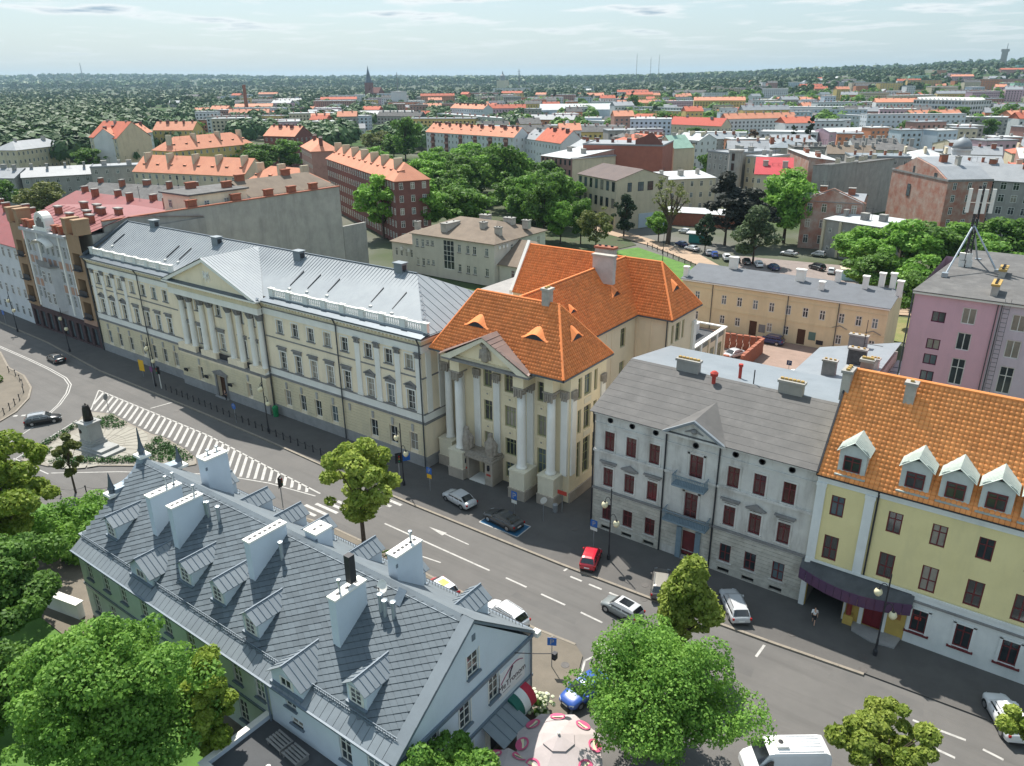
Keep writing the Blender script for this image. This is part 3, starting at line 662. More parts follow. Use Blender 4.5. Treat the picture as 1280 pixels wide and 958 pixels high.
def balus(xa, xb):
    n = max(1, int(round((xb-xa)/3.45))); w_ = (xb-xa)/n; y0 = cY(62.15); y1_ = cY(62.5)
    for i in range(n+1):
        X_ = xa+i*w_; pd = ob('pedestal', shared('bped', lambda: MB().box(-.42,-.22,0,.42,.22,1.1).box(-.5,-.3,1.1,.5,.3,1.22).mesh('pedestal', m_cwhite)), court, (X_,(y0+y1_)/2,17.5))
        if i < n:
            q = MB(); q.box(.45,-.16,0,w_-.45,.16,.18); q.box(.45,-.2,.92,w_-.45,.2,1.12)
            for k in range(7): q.lathe([(.07,.18),(.12,.36),(.06,.6),(.08,.8),(.07,.92)], (.65+k*(w_-1.3)/6,0,0), 6)
            q.build('baluster_panel', m_cwhite, court, (X_,(y0+y1_)/2,17.5))
balus(.9, PL-1.6); balus(PR+1.4, CW+.1)
for x, y, z in ((-127.2,70,21.8),(-107.7,68.9,21.2),(-88.1,69,21.3),(-69.1,70,21.8)):
    q = MB(); X_, Y_ = cX(x), cY(y); q.box(X_-.7,Y_-.5,z-.9,X_+.7,Y_+.5,z+1.0); q.box(X_-.85,Y_-.65,z+1.05,X_+.85,Y_+.65,z+1.2); v_ = q.build('roof_vent', m_zgrey, court)
    MB().box(X_+.701,Y_-.35,z+.15,X_+.72,Y_+.35,z+.85).build('louvre', m_dark, v_)
for x, a, c_ in ((-132.5,65,67.2),(-115.6,64.6,67.1),(-112.2,64.7,67.1),(-84.9,64.4,67),(-81.4,64.5,67),(-77.5,64.6,66.9),(-69.3,64.5,66.9),(-65.3,64.2,66.9)):
    z = lambda y: 17.7+(y-62.7)*sl
    q = MB(); q.extrude([(cX(x),cY(a),z(a)+.06),(cX(x),cY(c_),z(c_)+.06),(cX(x),cY(c_),z(c_)+.2),(cX(x),cY(a),z(a)+.2)], (.1,0,0)); q.build('roof_cable', m_dark, court)
    q = MB(); q.box(cX(x)+.3,cY(a)-.7,z(a)-.5,cX(x)+.75,cY(a)-.4,z(a)-.05); q.build('vent_cap', m_wframe, court)

# ================================================================ BANK (local: origin -48,61.8)
bank = thing('bank_building', 'cream building with orange tile roofs, giant white columns and a brown door gable', 'building', (0,0,0))
m_bwall = M('bank_plaster', (.84,.72,.50), (.78,.665,.455), s=.4, stain=.22, stc=(.52,.43,.28), streak=True)
m_bstone = M('bank_plinth', (.47,.40,.33), (.38,.33,.27), s=.8, stain=.35)
m_bside = M('bank_render', (.80,.66,.48), (.73,.60,.435), s=.4, stain=.25, stc=(.5,.42,.32), streak=True)
m_ped = M('pedestal_stone', (.76,.70,.54), (.68,.62,.48), s=.6, stain=.25, streak=True)
m_relief = M('carved_stone', (.40,.35,.29), (.25,.22,.185), s=3, bump=.6, bs=9)
E0, E1, F0, F1, EZB = -57.1, -38.7, 61.8, 72.2, 16.0
WY = 64.4   # main front wall plane
bw = MB()
fr_ops = []
bays = [-52.55+.2, -49.95, -47.3+.0, -42.7]
# front wall windows: centre bays
bcx = [(-50.7,.62),(-47.45,.8)]
for c_, hw in bcx: fr_ops += [(c_-hw,c_+hw,11.7,14.0),(c_-hw,c_+hw,7.4,10.0),(c_-hw,c_+hw,3.7,5.9)]
fr_ops += [(-48.25,-46.65,.7,2.75),(-43.7,-42.5,11.7,14.0),(-43.7,-42.5,7.4,10.0),(-43.7,-42.5,2.6,5.9),(-51.75,-50.2,.1,3.0)]
wall(bw, -55.7, -39.4, -.05, 15.6, fr_ops, y=WY, rev=.35); wall(bw, -58.0, -55.7, -.05, 15.6, [(-56.0,-55.75,8,10.5)] if 0 else [], y=66.4); bw.poly([(-55.7,66.4,-.05),(-55.7,WY,-.05),(-55.7,WY,15.6),(-55.7,66.4,15.6)])
bw.build('front_wall', m_bwall, bank)
def bwin(x, z, w, h, y=WY, rz=0, rows=(.72,), cols=2): return window(bank, x if rz == 0 else x, y, z, w, h, cols, rows, m_wgreen, m_glass, rz=rz, t=.09)
for o in fr_ops:
    if o[2] > .5: window(bank, (o[0]+o[1])/2, WY+.3, o[2], o[1]-o[0], o[3]-o[2], 3 if o[1]-o[0] > 1.5 else 2, (.72,) if o[3]-o[2] < 3.2 else (.4,.75), m_wgreen, m_glass, t=.1)
# spandrel panels with little lozenges
for c_, hw in bcx+[(-43.1,.6)]:
    for z in (10.5,6.3):
        q = MB(); q.box(c_-hw,WY-.05,z,c_+hw,WY-.003,z+.75); q.box(c_-.3,WY-.09,z+.12,c_+.3,WY-.05,z+.62); sp = q.build('spandrel_panel', m_bwall, bank)
        MB().box(c_-.12,WY-.11,z+.28,c_+.12,WY-.09,z+.46).build('lozenge', m_relief, sp)
# east wall (faces the stone house)
q = MB(); q.T = rotT(-39.4, WY, 0, R(90)); eo = []
for z0_, z1_ in ((12.2,14.7),(8.0,10.9),(2.4,7.0)): eo += [(1.6,2.35,z0_,z1_),(2.9,4.4,z0_,z1_),(5.0,5.75,z0_,z1_)]
eo.append((2.8,4.0,.1,1.3)); wall(q, 0, 7.7, -.05, 15.7, eo, rev=.35); q.build('side_wall', m_bwall, bank)
for o in eo:
    if o[2] > 1: window(bank, -39.4-.3, WY+(o[0]+o[1])/2, o[2], o[1]-o[0], o[3]-o[2], 1 if o[1]-o[0] < 1 else 2, (.72,) if o[3]-o[2] < 4 else (.3,.55,.8), m_wgreen, m_glass, rz=R(90), t=.1)
q = MB()
for z in (11.3,7.25): q.box(-39.402,WY+2.9,z,-39.35,WY+4.4,z+.6)
q.build('side_panel', m_ped, bank)
q = MB(); q.box(-39.4,WY-.02,-.05,-39.25,72.0,1.3); q.build('side_plinth', m_bstone, bank)
q = MB(); q.poly([(-58,66.4,-.05),(-58,66.4,15.6),(-58,72.2,15.6),(-58,72.2,-.05)]); q.poly([(-39.4,72,0),(-39.4,72,15.7),(-43.6,72,15.7),(-43.6,72,0)]); q.build('rear_walls', m_bside, bank)
# columns on pedestals
def bcolumn(x, y, r, square=False):
    pd = MB(); s_ = 1.05; pd.box(x-s_,y-s_,1.35,x+s_,y+s_+.4,3.5); pd.box(x-s_-.08,y-s_-.08,3.5,x+s_+.08,y+s_+.4,3.68); pd.build('pedestal', m_ped, bank)
    pd = MB(); pd.box(x-s_-.1,y-s_-.1,-.05,x+s_+.1,y+s_+.4,1.2); pd.box(x-s_-.14,y-s_-.14,1.2,x+s_+.14,y+s_+.4,1.35); pd.build('pedestal_base', m_bstone, bank)
    c_ = MB().lathe([(r+.12,3.68),(r+.14,3.85),(r+.04,3.95),(r,4.05),(r,7),(r*.95,10),(r*.88,12.9)], (x,y,0), 18).build('column', m_cwhite, bank, smooth=True)
    q = MB(); q.lathe([(r*.9,12.85),(r+.08,13.1),(r+.05,13.35),(r+.22,13.6)], (x,y,0), 12); q.box(x-r-.25,y-r-.25,13.6,x+r+.25,y+r+.25,13.75)
    for k in range(-2, 3): q.box(x+k*.22-.07,y-r-.3,12.6+.12*(k % 2),x+k*.22+.07,y-r-.05,13.6)
    q.build('capital', m_relief, c_)
def bpil(x, y, w, d, z0=3.5, cap=True, rz=0):
    q = MB(); q.T = rotT(x, y, 0, rz); q.box(-w,-d,z0,w,-.003,12.9); p_ = q.build('pilaster', m_cwhite, bank)
    q = MB(); q.T = rotT(x, y, 0, rz); q.box(-w-.08,-d-.1,12.9,w+.08,-.003,13.7)
    for k in range(3): q.box(-w+.1+k*.28,-d-.16,12.6,-w+.26+k*.28,-d-.1,13.5)
    q.build('capital', m_relief, p_)
for x, y in ((-53.7,62.75),(-44.7,62.75)): bcolumn(x, y, .52)
for x, y in ((-56.7,64.4),(-41.25,63.5)): bcolumn(x, y, .5)
for x in (-54.6,-44.5): bpil(x, WY, .42, .35)
for x in (-52.2,-49.3,-45.9): bpil(x, WY, .45, .22, 3.2)
bpil(-40.0, WY, .42, .3); bpil(-39.4, WY+.6, .45, .2, rz=R(90)); bpil(-39.4, WY+6.9, .45, .2, rz=R(90))
# entablature blocks over the columns carry the pediment
q = MB(); q.box(-54.4,62.1,13.75,-53.0,WY-.01,15.2); q.box(-45.4,62.1,13.75,-44.0,WY-.01,15.2); q.box(-57.3,63.8,13.75,-56.1,66.39,15.5); q.box(-41.85,62.9,13.75,-40.7,WY-.01,15.5); q.parts('entablature', m_bwall, bank)
pL, pR, pA, pZ0, pZ1 = -55.2, -42.9, -49.0, 15.2, 18.75
q = MB(); q.box(pL,61.55,15.2,pR,WY-.02,15.5); q.build('pediment_cornice', m_dstone, bank)
q = MB(); q.poly([(pL+.4,62.0,15.5),(pR-.4,62.0,15.5),(pA,62.0,18.3)]); q.build('tympanum', m_bwall, bank)
for s_, e_ in ((-1,pL),(1,pR)):
    q = MB(); q.extrude([(e_,61.4,15.5),(pA,61.4,pZ1+.05),(pA,61.4,pZ1-.4),(e_-s_*1.5,61.4,15.5)], (0,.55,0)); q.build('raking_cornice', m_ped, bank)
m_copper = M('brown_sheet', (.24,.165,.14), (.19,.135,.12), s=.8, rough=.5, metal=.2, stain=.3)
gy = 61.8+5.2*(pZ1-16)/6.3; 
for s_, e_ in ((-1,pL),(1,pR)):
    gq = MB(); gq.extrude([(e_+s_*.15,61.3,15.7),(pA,61.3,pZ1+.1),(pA,64.3,pZ1+.12),(e_+s_*.15,61.9,16.0)], (0,0,.06)); gr_ = gq.build('gable_roof', m_copper, bank)
    for k in range(1, 10):
        t_ = k/10; xx = e_+(pA-e_)*t_; zz = 15.72+(pZ1-15.6)*t_; yb = 61.9+2.4*t_
        MB().extrude([(xx,61.3,zz+.05),(xx,yb,zz+.05),(xx,yb,zz+.1),(xx,61.3,zz+.1)], (.05,0,0)).build('roof_seam', m_copper, gr_)
q = MB(); q.lathe([(0,-.95),(.45,-.7),(.6,-.1),(.62,.4),(.35,.75),(.42,.95),(.2,1.15),(0,1.2)], (pA,61.95,16.75), 10)
for s_ in (-1, 1): q.tube((pA+s_*.5,61.85,17.2),(pA+s_*.75,61.85,16.2),.2,.1,6); q.tube((pA+s_*.2,61.8,17.7),(pA+s_*.5,61.8,17.9),.15,.2,6)
q.build('crest', m_relief, bank)
# portal: two piers, lintel, carved eagles above
for x in (-52.75,-49.2): MB().box(x-.55,62.3,-.05,x+.55,WY-.01,3.15).build('portal_pier', m_bstone, bank)
q = MB(); q.box(-53.5,62.0,3.15,-48.4,WY-.01,3.5); q.box(-53.3,62.1,3.5,-48.6,WY-.02,3.7); q.build('portal_lintel', m_relief, bank)
q = MB(); q.box(-51.75,WY+.3,.05,-50.2,WY+.36,3.0); q.build('door', M('dark_door', (.05,.03,.03),(.035,.02,.02), s=3), bank)
q = MB(); q.box(-52.1,62.2,-.05,-49.8,WY-.02,.16); q.build('doorstep', m_cwhite, bank)
for x in (-52.75,-49.2):
    q = MB(); q.lathe([(.5,3.7),(.55,4.3),(.62,5.0),(.48,5.7),(.36,6.1),(.26,6.3),(.3,6.6),(.0,6.85)], (x,62.8,0), 9)
    for s_ in (-1, 1): q.extrude([(x+s_*.4,62.7,5.9),(x+s_*.85,62.7,5.4),(x+s_*.75,62.7,4.1),(x+s_*.35,62.7,4.0)], (0,.4,0))
    q.build('portal_sculpture', m_relief, bank)
    q = MB(); q.lathe([(0,-.03),(.16,-.02),(.2,.3),(.16,.62),(0,.66)], (x,62.26,2.1), 10); q.build('oval_plaque', m_dark, bank)
    xx = x; MB().box(xx-.3,62.26,1.35,xx+.3,62.28,1.6).build('red_plate', M('red_plate', (.5,.06,.04), rough=.5), bank)
# roofs
RYB, RZB = 67.0, 22.3
def hip(name, x0, x1, y0, y1, z, rx0, rx1, ry, rz, skip=()):
    q = MB(); P = dict(f=[(x0,y0,z),(x1,y0,z),(rx1,ry,rz),(rx0,ry,rz)], e=[(x1,y0,z),(x1,y1,z),(rx1,ry,rz)], b=[(x1,y1,z),(x0,y1,z),(rx0,ry,rz),(rx1,ry,rz)], w=[(x0,y1,z),(x0,y0,z),(rx0,ry,rz)])
    for k, v in P.items():
        if k not in skip: q.poly(v)
    q.build(name, m_tiled, bank); return P
P1 = hip('front_roof_bed', E0, E1, F0, F1, EZB, -53.9, -42.7, RYB, RZB, skip=('f',))
gvy = F0+(RYB-F0)*(pZ1-EZB)/(RZB-EZB); q = MB(); q.poly([(E0,F0,EZB),(pL,F0,EZB),(pA,gvy,pZ1),(-53.9,RYB,RZB)]); q.poly([(pA,gvy,pZ1),(pR,F0,EZB),(E1,F0,EZB),(-42.7,RYB,RZB)]); q.poly([(-53.9,RYB,RZB),(pA,gvy,pZ1),(-42.7,RYB,RZB)]); q.build('front_slope_bed', m_tiled, bank)
P3 = hip('rear_roof_bed', -64, -38.5, 87.4, 96.8, 16.0, -64, -42.6, 92.0, 22.2)
q = MB(); P2 = [(-43.4,70.5,16.0),(-43.4,89.5,16.0),(-48,92,22.25),(-48,67,22.25)]; P2w = [(-52.6,89.5,16),(-52.6,70.5,16),(-48,67,22.25),(-48,92,22.25)]
q.poly(P2); q.poly(P2w); q.build('wing_roof_bed', m_tiled, bank)
segs = []
def seg(P, a, b_, t_, holes=()):
    fr = slope_of(a, b_, t_); segs.append((fr[0], fr[1], fr[2], [uv(fr, p) for p in P]))
seg([(E0,F0,EZB),(pL,F0,EZB),(pA,gvy,pZ1),(pR,F0,EZB),(E1,F0,EZB),(-42.7,RYB,RZB),(-53.9,RYB,RZB)], P1['f'][0], P1['f'][1], P1['f'][2]); seg(P1['e'], P1['e'][0], P1['e'][1], P1['e'][2]); seg(P1['b'], P1['b'][0], P1['b'][1], P1['b'][2])
seg(P2, P2[0], P2[1], P2[2]); seg(P3['f'], P3['f'][0], P3['f'][1], P3['f'][2]); seg(P3['e'], P3['e'][0], P3['e'][1], P3['e'][2])
tile_part(bank, segs, m_tile, pu=.36, pv=.40, lift=.07, wave=.06)
# ridge and hip tiles
def ridge(pts, r=.14, m=m_tile, parent=bank):
    for a, b_ in zip(pts, pts[1:]): MB().tube(a, b_, r, r, 6).build('ridge_tiles', m, parent)
ridge([(E0,F0,16.05),(-53.9,RYB,RZB),(-42.7,RYB,RZB),(E1,F0,16.05)]); ridge([(-42.7,RYB,RZB),(E1,F1,16.05)]); ridge([(-48,67,22.3),(-48,92,22.3)]); ridge([(-64,92,22.25),(-42.6,92,22.25),(-38.5,87.4,16.05)]); ridge([(-42.6,92,22.25),(-38.5,96.8,16.05)])
q = MB(); q.box(E0-.1,F0-.12,15.8,pL-.2,F0+.02,15.98); q.box(pR+.3,F0-.12,15.8,E1+.1,F0+.02,15.98); q.box(E1-.02,F0-.12,15.8,E1+.12,F1+.1,15.98); q.box(-43.42,F1,15.8,-43.28,87.4,15.98); q.box(-43.3,87.28,15.8,-38.4,87.42,15.98); q.box(-38.52,87.3,15.8,-38.38,96.9,15.98); q.parts('gutter', m_zincd, bank)
q = MB(); q.poly([(E0,F0,15.85),(E1,F0,15.85),(E1,F1,15.85),(E0,F1,15.85)]); q.build('eave_soffit', m_bwall, bank)
# eyebrow dormers
def eyebrow(c, U, V, N, w=1.75, h=.66, L_=2.2):
    c, U, V, N = map(Vector, (c, U, V, N)); q = MB(); n = 12; A = []; B = []; Zv = Vector((0,0,1)); A2 = []; base = []
    out_ = Vector((-V.x,-V.y,0)).normalized()
    for i in range(n+1):
        t_ = -1+2*i/n; hh = h*(.5+.5*math.cos(math.pi*t_)); bp = c+U*(t_*w)
        A.append(tuple(bp+Zv*(hh+.03)+out_*.10)); A2.append(tuple(bp+Zv*(hh-.04))); base.append(tuple(bp+N*.1)); B.append(tuple(bp+V*(.15+hh*2.3)+N*.09))
    for i in range(n): q.poly([A[i],A[i+1],B[i+1],B[i]]); q.poly([A[i],A[i+1],A2[i+1],A2[i]])
    d_ = q.build('eyebrow_dormer', m_tile, bank, smooth=False)
    g = MB()
    for i in range(1, n-1): g.poly([base[i],base[i+1],A2[i+1],A2[i]])
    g.build('dormer_opening', m_dark, d_)
def frame3(P):
    fr = slope_of(P[0], P[1], P[2]); N = np.cross(fr[1], fr[2]); N = N if N[2] > 0 else -N; return fr[1], fr[2], N
U_, V_, N_ = frame3(P1['f']); eyebrow((-51.9,64.1,18.8), U_, V_, N_); eyebrow((-43.9,64.1,18.8), U_, V_, N_)
U_, V_, N_ = frame3(P1['e']); eyebrow((-40.4,67.1,18.75), U_, V_, N_, 1.3)
U_, V_, N_ = frame3(P2); eyebrow((-45.4,85,18.75), U_, V_, N_, 1.3); eyebrow((-45.55,74.6,19.0), U_, V_, N_, .9, .45)
U_, V_, N_ = frame3(P3['e']); eyebrow((-40.3,92,18.75), U_, V_, N_, 1.3)
# chimneys
def chimney(parent, x0, y0, z0, x1, y1, z1, mat, capm=None, pots=0, name='chimney', potm=None):
    q = MB(); q.box(x0,y0,z0,x1,y1,z1-.25); c_ = q.build(name, mat, parent)
    q = MB(); q.box(x0-.12,y0-.12,z1-.25,x1+.12,y1+.12,z1); q.build('chimney_cap', capm or mat, c_)
    lx = (x1-x0) > (y1-y0)
    for k in range(pots):
        f_ = (k+.5)/pots; X_ = x0+(x1-x0)*f_ if lx else (x0+x1)/2; Y_ = (y0+y1)/2 if lx else y0+(y1-y0)*f_
        q = MB(); q.box(X_-.14,Y_-.14,z1,X_+.14,Y_+.14,z1+.18); q.box(X_-.08,Y_-.08,z1+.181,X_+.08,Y_+.08,z1+.19); q.build('flue', potm or m_dark, c_)
    return c_
m_chim = M('chimney_render', (.47,.44,.39), (.36,.34,.30), s=1.5, stain=.4)
m_pot = M('ochre_pots', (.45,.30,.10), (.36,.24,.08), s=3)
chimney(bank, -44.7,66.6,21.5,-43.8,67.5,23.9, m_chim, pots=2, potm=m_pot)
chimney(bank, -48.3,83.6,20.5,-45.3,84.3,24.2, M('pinkish_render', (.56,.50,.47),(.47,.42,.39), s=1, stain=.3), m_chim, 0); chimney(bank, -49.5,86.2,21.5,-46.8,87.2,24.6, m_chim, m_brick, 3)
# wing walls and rear block walls
q = MB(); q.T = rotT(-43.9, 72.2, 0, R(90)); wo = [(2.2,2.9,12.2,14.8),(3.3,4.4,12.2,14.8),(4.8,5.5,12.2,14.8),(11.6,13.0,12.2,14.8),(11.6,13.0,7.6,10.2),(2.2,2.9,7.6,10.2)]; wall(q, 0, 15.6, 0, 15.8, wo, rev=.3); q.build('wing_wall', m_bside, bank)
for o in wo: window(bank, -43.9-.26, 72.2+(o[0]+o[1])/2, o[2], o[1]-o[0], o[3]-o[2], 1 if o[1]-o[0] < 1 else 2, (.7,), m_wgreen, m_glass, rz=R(90), t=.1)
q = MB()
for y in (7.8,9.2): q.box(-43.899,72.2+y,7,-43.86,72.2+y+.12,15.4)
q.build('wing_strip', m_bside, bank)
q = MB(); wall(q, -43.9, -39.1, 0, 15.8, [], y=87.8); q.T = rotT(-39.1, 87.8, 0, R(90)); bo = [(1.0,1.7,12.2,14.8),(2.3,3.7,12.2,14.8),(4.3,5.0,12.2,14.8),(1.0,1.7,7.6,10.4),(2.3,3.7,7.6,10.4),(4.3,5.0,7.6,10.4)]; wall(q, 0, 8.6, 0, 15.8, bo, rev=.3); q.T = None
q.poly([(-64,87.8,0),(-52.4,87.8,0),(-52.4,87.8,15.8),(-64,87.8,15.8)]); q.poly([(-64,87.8,0),(-64,87.8,15.9),(-64,92,22.1),(-64,96.4,15.9),(-64,96.4,0)]); q.poly([(-52.4,72,0),(-52.4,87.8,0),(-52.4,87.8,15.8),(-52.4,72,15.8)]); q.poly([(-64,96.4,0),(-64,96.4,15.8),(-39.1,96.4,15.8),(-39.1,96.4,0)]); q.build('rear_block_wall', m_bside, bank)
for o in bo: window(bank, -39.1-.26, 87.8+(o[0]+o[1])/2, o[2], o[1]-o[0], o[3]-o[2], 1 if o[1]-o[0] < 1 else 2, (.7,), m_wgreen, m_glass, rz=R(90), t=.1)
q = MB(); q.box(-43.7,87.72,7,-43.55,87.797,15.4); q.box(-41.6,87.72,7,-41.5,87.797,15.4); q.build('wall_strip', m_bside, bank); q = MB(); q.path([(-39.25,87.6,15.8),(-39.25,87.6,0)], .09); q.build('downpipe', m_pipe, bank)
q = MB(); q.box(-39.1,95.4,0,-38.75,96.3,13.8); q.build('corner_pilaster', m_cwhite, bank)
q = MB(); q.extrude([(-64.3,87.3,15.7),(-64.3,92,22.3),(-64.3,92,22.8),(-64.3,87.3,16.2)], (.5,0,0)); q.build('verge_wall', m_cwhite, bank)
# roof terrace behind
q = MB(); q.box(-44.6,96.5,0,-39.4,109.3,8.2); q.build('terrace_block', m_bside, bank)
q = MB(); q.box(-44.6,96.5,8.201,-39.4,109.3,8.3); q.build('terrace_floor', m_felt2, bank)
q = MB(); q.box(-39.7,96.5,9.2,-39.1,109.5,9.4); q.box(-44.8,109.0,9.2,-39.7,109.5,9.4); q.build('terrace_coping', m_cwhite, bank)
for k in range(5):
    y = 97.0+k*3.0; MB().box(-39.65,y-.25,0,-39.2,y+.25,9.2).build('terrace_pier', m_cwhite if k % 2 else m_bside, bank)
    if k < 4:
        q = MB()
        for j in range(6): q.lathe([(.1,8.3),(.14,8.5),(.08,8.8),(.1,9.2)], (-39.4,y+.5+j*.4,0), 6)
        q.build('baluster_panel', m_conc, bank); fwindow(bank, -39.38, y+1.5, 4.5, 1.2, 2.8, m_wgreen, m_glass, R(90))
q = MB(); q.box(-44.3,100,8.3,-42.6,107,9.9); q.box(-44.4,99.9,9.9,-42.5,107.1,10.1); q.build('terrace_shed', m_wframe, bank)
# ================================================================ GREY STONE HOUSE
sh = thing('stone_townhouse', 'weathered grey townhouse with oxblood windows, a small central gable and two blue balconies', 'building', (-34.9, 62.0, 0))
m_gst = M('weathered_plaster', (.66,.64,.59), (.54,.52,.485), s=.6, rough=.9, stain=.75, stc=(.30,.27,.235), streak=True, bump=.2, bs=6)
m_gst2 = M('stained_ashlar', (.58,.55,.48), (.43,.40,.345), s=1.4, rough=.9, stain=.55, stc=(.20,.18,.155), bump=.3, bs=6)
SW = 22.1
wx = [1.75, 4.2, 6.75, 14.75, 17.2, 19.85]; rows_ = ((9.55,11.65),(5.4,7.75),(1.35,3.25))
so = []
for x in wx:
    for z0_, z1_ in rows_: so.append((x-.55,x+.55,z0_,z1_))
so += [(10.45,11.75,8.85,11.75),(10.25,11.55,4.75,7.6),(10.3,11.7,.05,3.3)]
b = MB(); wall(b, 0, SW, .9, 13.6, so, rev=.2)
b.poly([(0,0,0),(0,0,13.6),(0,8.3,16.4),(0,16,15.2),(0,18,15),(0,18,0)]); b.poly([(SW,0,0),(SW,18,0),(SW,18,15),(SW,8.3,16.4),(SW,0,13.6)]); b.poly([(0,18,0),(0,18,15),(SW,18,15),(SW,18,0)])
wall(b, 7.9, 13.3, 0, .9, [(10.3,11.7,-.1,1.0)]); b.build('wall', m_gst, sh)
for xa, xb in ((-.06,7.9),(13.3,SW+.06)): 
    q = MB(); wall(q, xa, xb, -.05, .9, [(x-.6,x+.6,.12,.62) for x in wx if xa < x < xb], y=-.09, rev=.3)
    q.poly([(xa,-.09,.9),(xb,-.09,.9),(xb,0,.95),(xa,0,.95)]); q.build('plinth', m_gst2, sh)
for xa, xb in ((0,7.85),(8.0,13.2),(13.35,SW)): courses(xa+.02, xb-.02, .95, 4.6, .4, so, -.05, 0, sh, m_gst2)
for xa, xb in ((.0,7.9),(8.0,13.25),(13.35,SW)):
    q = MB(); q.box(xa,-.2,4.75,xb,-.004,4.98); q.build('belt_course', m_dstone, sh); q = MB(); q.box(xa,-.26,9.2,xb,-.004,9.42); q.build('sill_course', m_gst, sh); q = MB(); q.box(xa,-.1,12.3,xb,-.004,12.42); q.build('string_course', m_gst, sh)
q = MB(); q.box(-.15,-.3,13.35,SW+.1,-.004,13.6); q.build('cornice', m_gst, sh)
for i, x in enumerate(wx):
    for j, (z0_, z1_) in enumerate(rows_):
        if j == 2 and i > 2: window(sh, x, .16, z0_, 1.1, z1_-z0_, 2, (.5,), m_wred, m_glass, t=.1)
        else:
            w_ = window(sh, x, .16, z0_, 1.1, z1_-z0_, 2, (.66,), m_wred, M('dim_red_glass', (.09,.03,.03),(.05,.02,.02), s=2, rough=.15, spec=.8), t=.11)
        ob('sill', shared('ssill', lambda: MB().box(-.75,-.14,-.12,.75,.18,0).mesh('sill', m_gst)), sh, (x,0,z0_))
        if j < 2: ob('window_surround', shared('ssur', lambda: MB().box(-.72,-.06,0,-.56,-.003,2.1).box(.56,-.06,0,.72,-.003,2.1).box(-.72,-.06,2.1,.72,-.003,2.3).mesh('window_surround', m_gst)), sh, (x,0,z0_))
    def hood_(): 
        q = MB(); q.box(-.8,-.12,2.5,.8,-.003,2.75); q.box(-.95,-.28,2.75,.95,-.003,2.9); return q.mesh('window_hood', m_dstone)
    def ped_():
        q = MB(); q.box(-.9,-.2,2.5,.9,-.003,2.62); q.extrude([(-1.0,-.26,2.62),(0,-.26,3.15),(1.0,-.26,2.62)], (0,.25,0)); return q.mesh('window_pediment', m_dstone)
    ob('window_pediment' if i in (1,4) else 'window_hood', shared('sped', ped_) if i in (1,4) else shared('shood', hood_), sh, (x,0,5.4))
    q = MB(); q.T = Matrix.Translation((x,-.03,12.95)) @ Matrix.Rotation(R(90),4,'X'); q.lathe([(.22,0),(.22,.05),(.3,.06),(.3,.0)], n=12); q.build('porthole', m_dark, sh)
q = MB(); q.T = Matrix.Translation((10.9,-.03,12.75)) @ Matrix.Rotation(R(90),4,'X'); q.lathe([(.22,0),(.22,.05),(.3,.06),(.3,.0)], n=12); q.build('porthole', m_dark, sh)
for x, z, w_, h in ((11.1,8.85,1.3,2.9),(10.9,4.75,1.3,2.85)):
    window(sh, x, .16, z, w_, h, 2, (.3,.72), m_wred, MATS['dim_red_glass'], t=.12); q = MB(); q.box(x-.9,-.08,z,x-.68,-.003,z+h+.2); q.box(x+.68,-.08,z,x+.9,-.003,z+h+.2); q.box(x-.9,-.08,z+h,x+.9,-.003,z+h+.25); q.build('balcony_surround', m_gst, sh)
m_iron = M('blue_iron', (.20,.27,.32), (.16,.22,.26), s=3, rough=.5)
for x0, x1, z in ((9.2,12.5,8.65),(8.5,13.0,4.55)):
    q = MB(); q.box(x0,-1.15,z-.18,x1,-.01,z); bl = q.build('balcony', m_iron, sh)
    q = MB(); q.box(x0,-1.15,z+.95,x1,-1.1,z+1.02); q.box(x0,-1.15,z+.95,x0+.05,0,z+1.02); q.box(x1-.05,-1.15,z+.95,x1,0,z+1.02)
    n = int((x1-x0)/.16)
    for k in range(n+1): xx = x0+.02+k*(x1-x0-.04)/n; q.box(xx-.015,-1.14,z,xx+.015,-1.11,z+.95)
    for k in range(6):
        for xx in (x0+.03,x1-.03): q.box(xx-.015,-1.0+k*.17,z,xx+.015,-.97+k*.17,z+.95)
    q.build('railing', m_iron, bl)
q = MB(); q.box(10.3,.17,.5,11.7,.25,3.3); q.build('door', m_wred, sh)
q = MB(); 
for k in range(3): q.box(10.32,-.25+k*.14,-.05,11.68,.16,.12+k*.14)
q.build('door_steps', m_plinth, sh); q = MB(); q.box(9.75,-.22,0,10.28,-.004,3.6); q.box(11.72,-.22,0,12.25,-.004,3.6); q.parts('door_surround', m_iron, sh)
for x in (-.05,7.93,13.3): q = MB(); q.path([(x,-.3,13.5),(x,-.12,13.1),(x,-.12,.0)], .085, 6); q.build('downpipe', m_dark, sh)
# roof: long front slope, flatter pale rear slope, front gable
m_fr = M('grey_roof_felt', (.125,.12,.115), (.10,.097,.094), s=.6, rough=.85, stain=.45, stc=(.17,.163,.156), bump=.15, bs=4)
m_rr = M('pale_roof_sheet', (.25,.275,.295), (.215,.24,.26), s=.3, rough=.5, metal=.2, stain=.2)
q = MB(); q.extrude([(-.45,-.45,13.58),(SW+.25,-.45,13.58),(SW+.25,8.3,16.6),(-.45,8.3,16.6)], (0,0,.07)); q.build('front_roof', m_fr, sh)
q = MB(); q.extrude([(-.45,8.3,16.6),(SW+.25,8.3,16.6),(SW+.25,18.3,15.2),(-.45,18.3,15.2)], (0,0,.07)); q.build('rear_roof', m_rr, sh)
for k in range(9):   # felt laps
    y = .3+k*.95; z = 13.65+(y+.45)*3.02/8.75; MB().box(-.45,y,z,SW+.25,y+.03,z+.02).build('felt_lap', m_fr, sh)
gz = lambda y: 13.62+(y+.45)*3.02/8.75
gx, gl, gr2 = 10.75, 7.6, 13.9
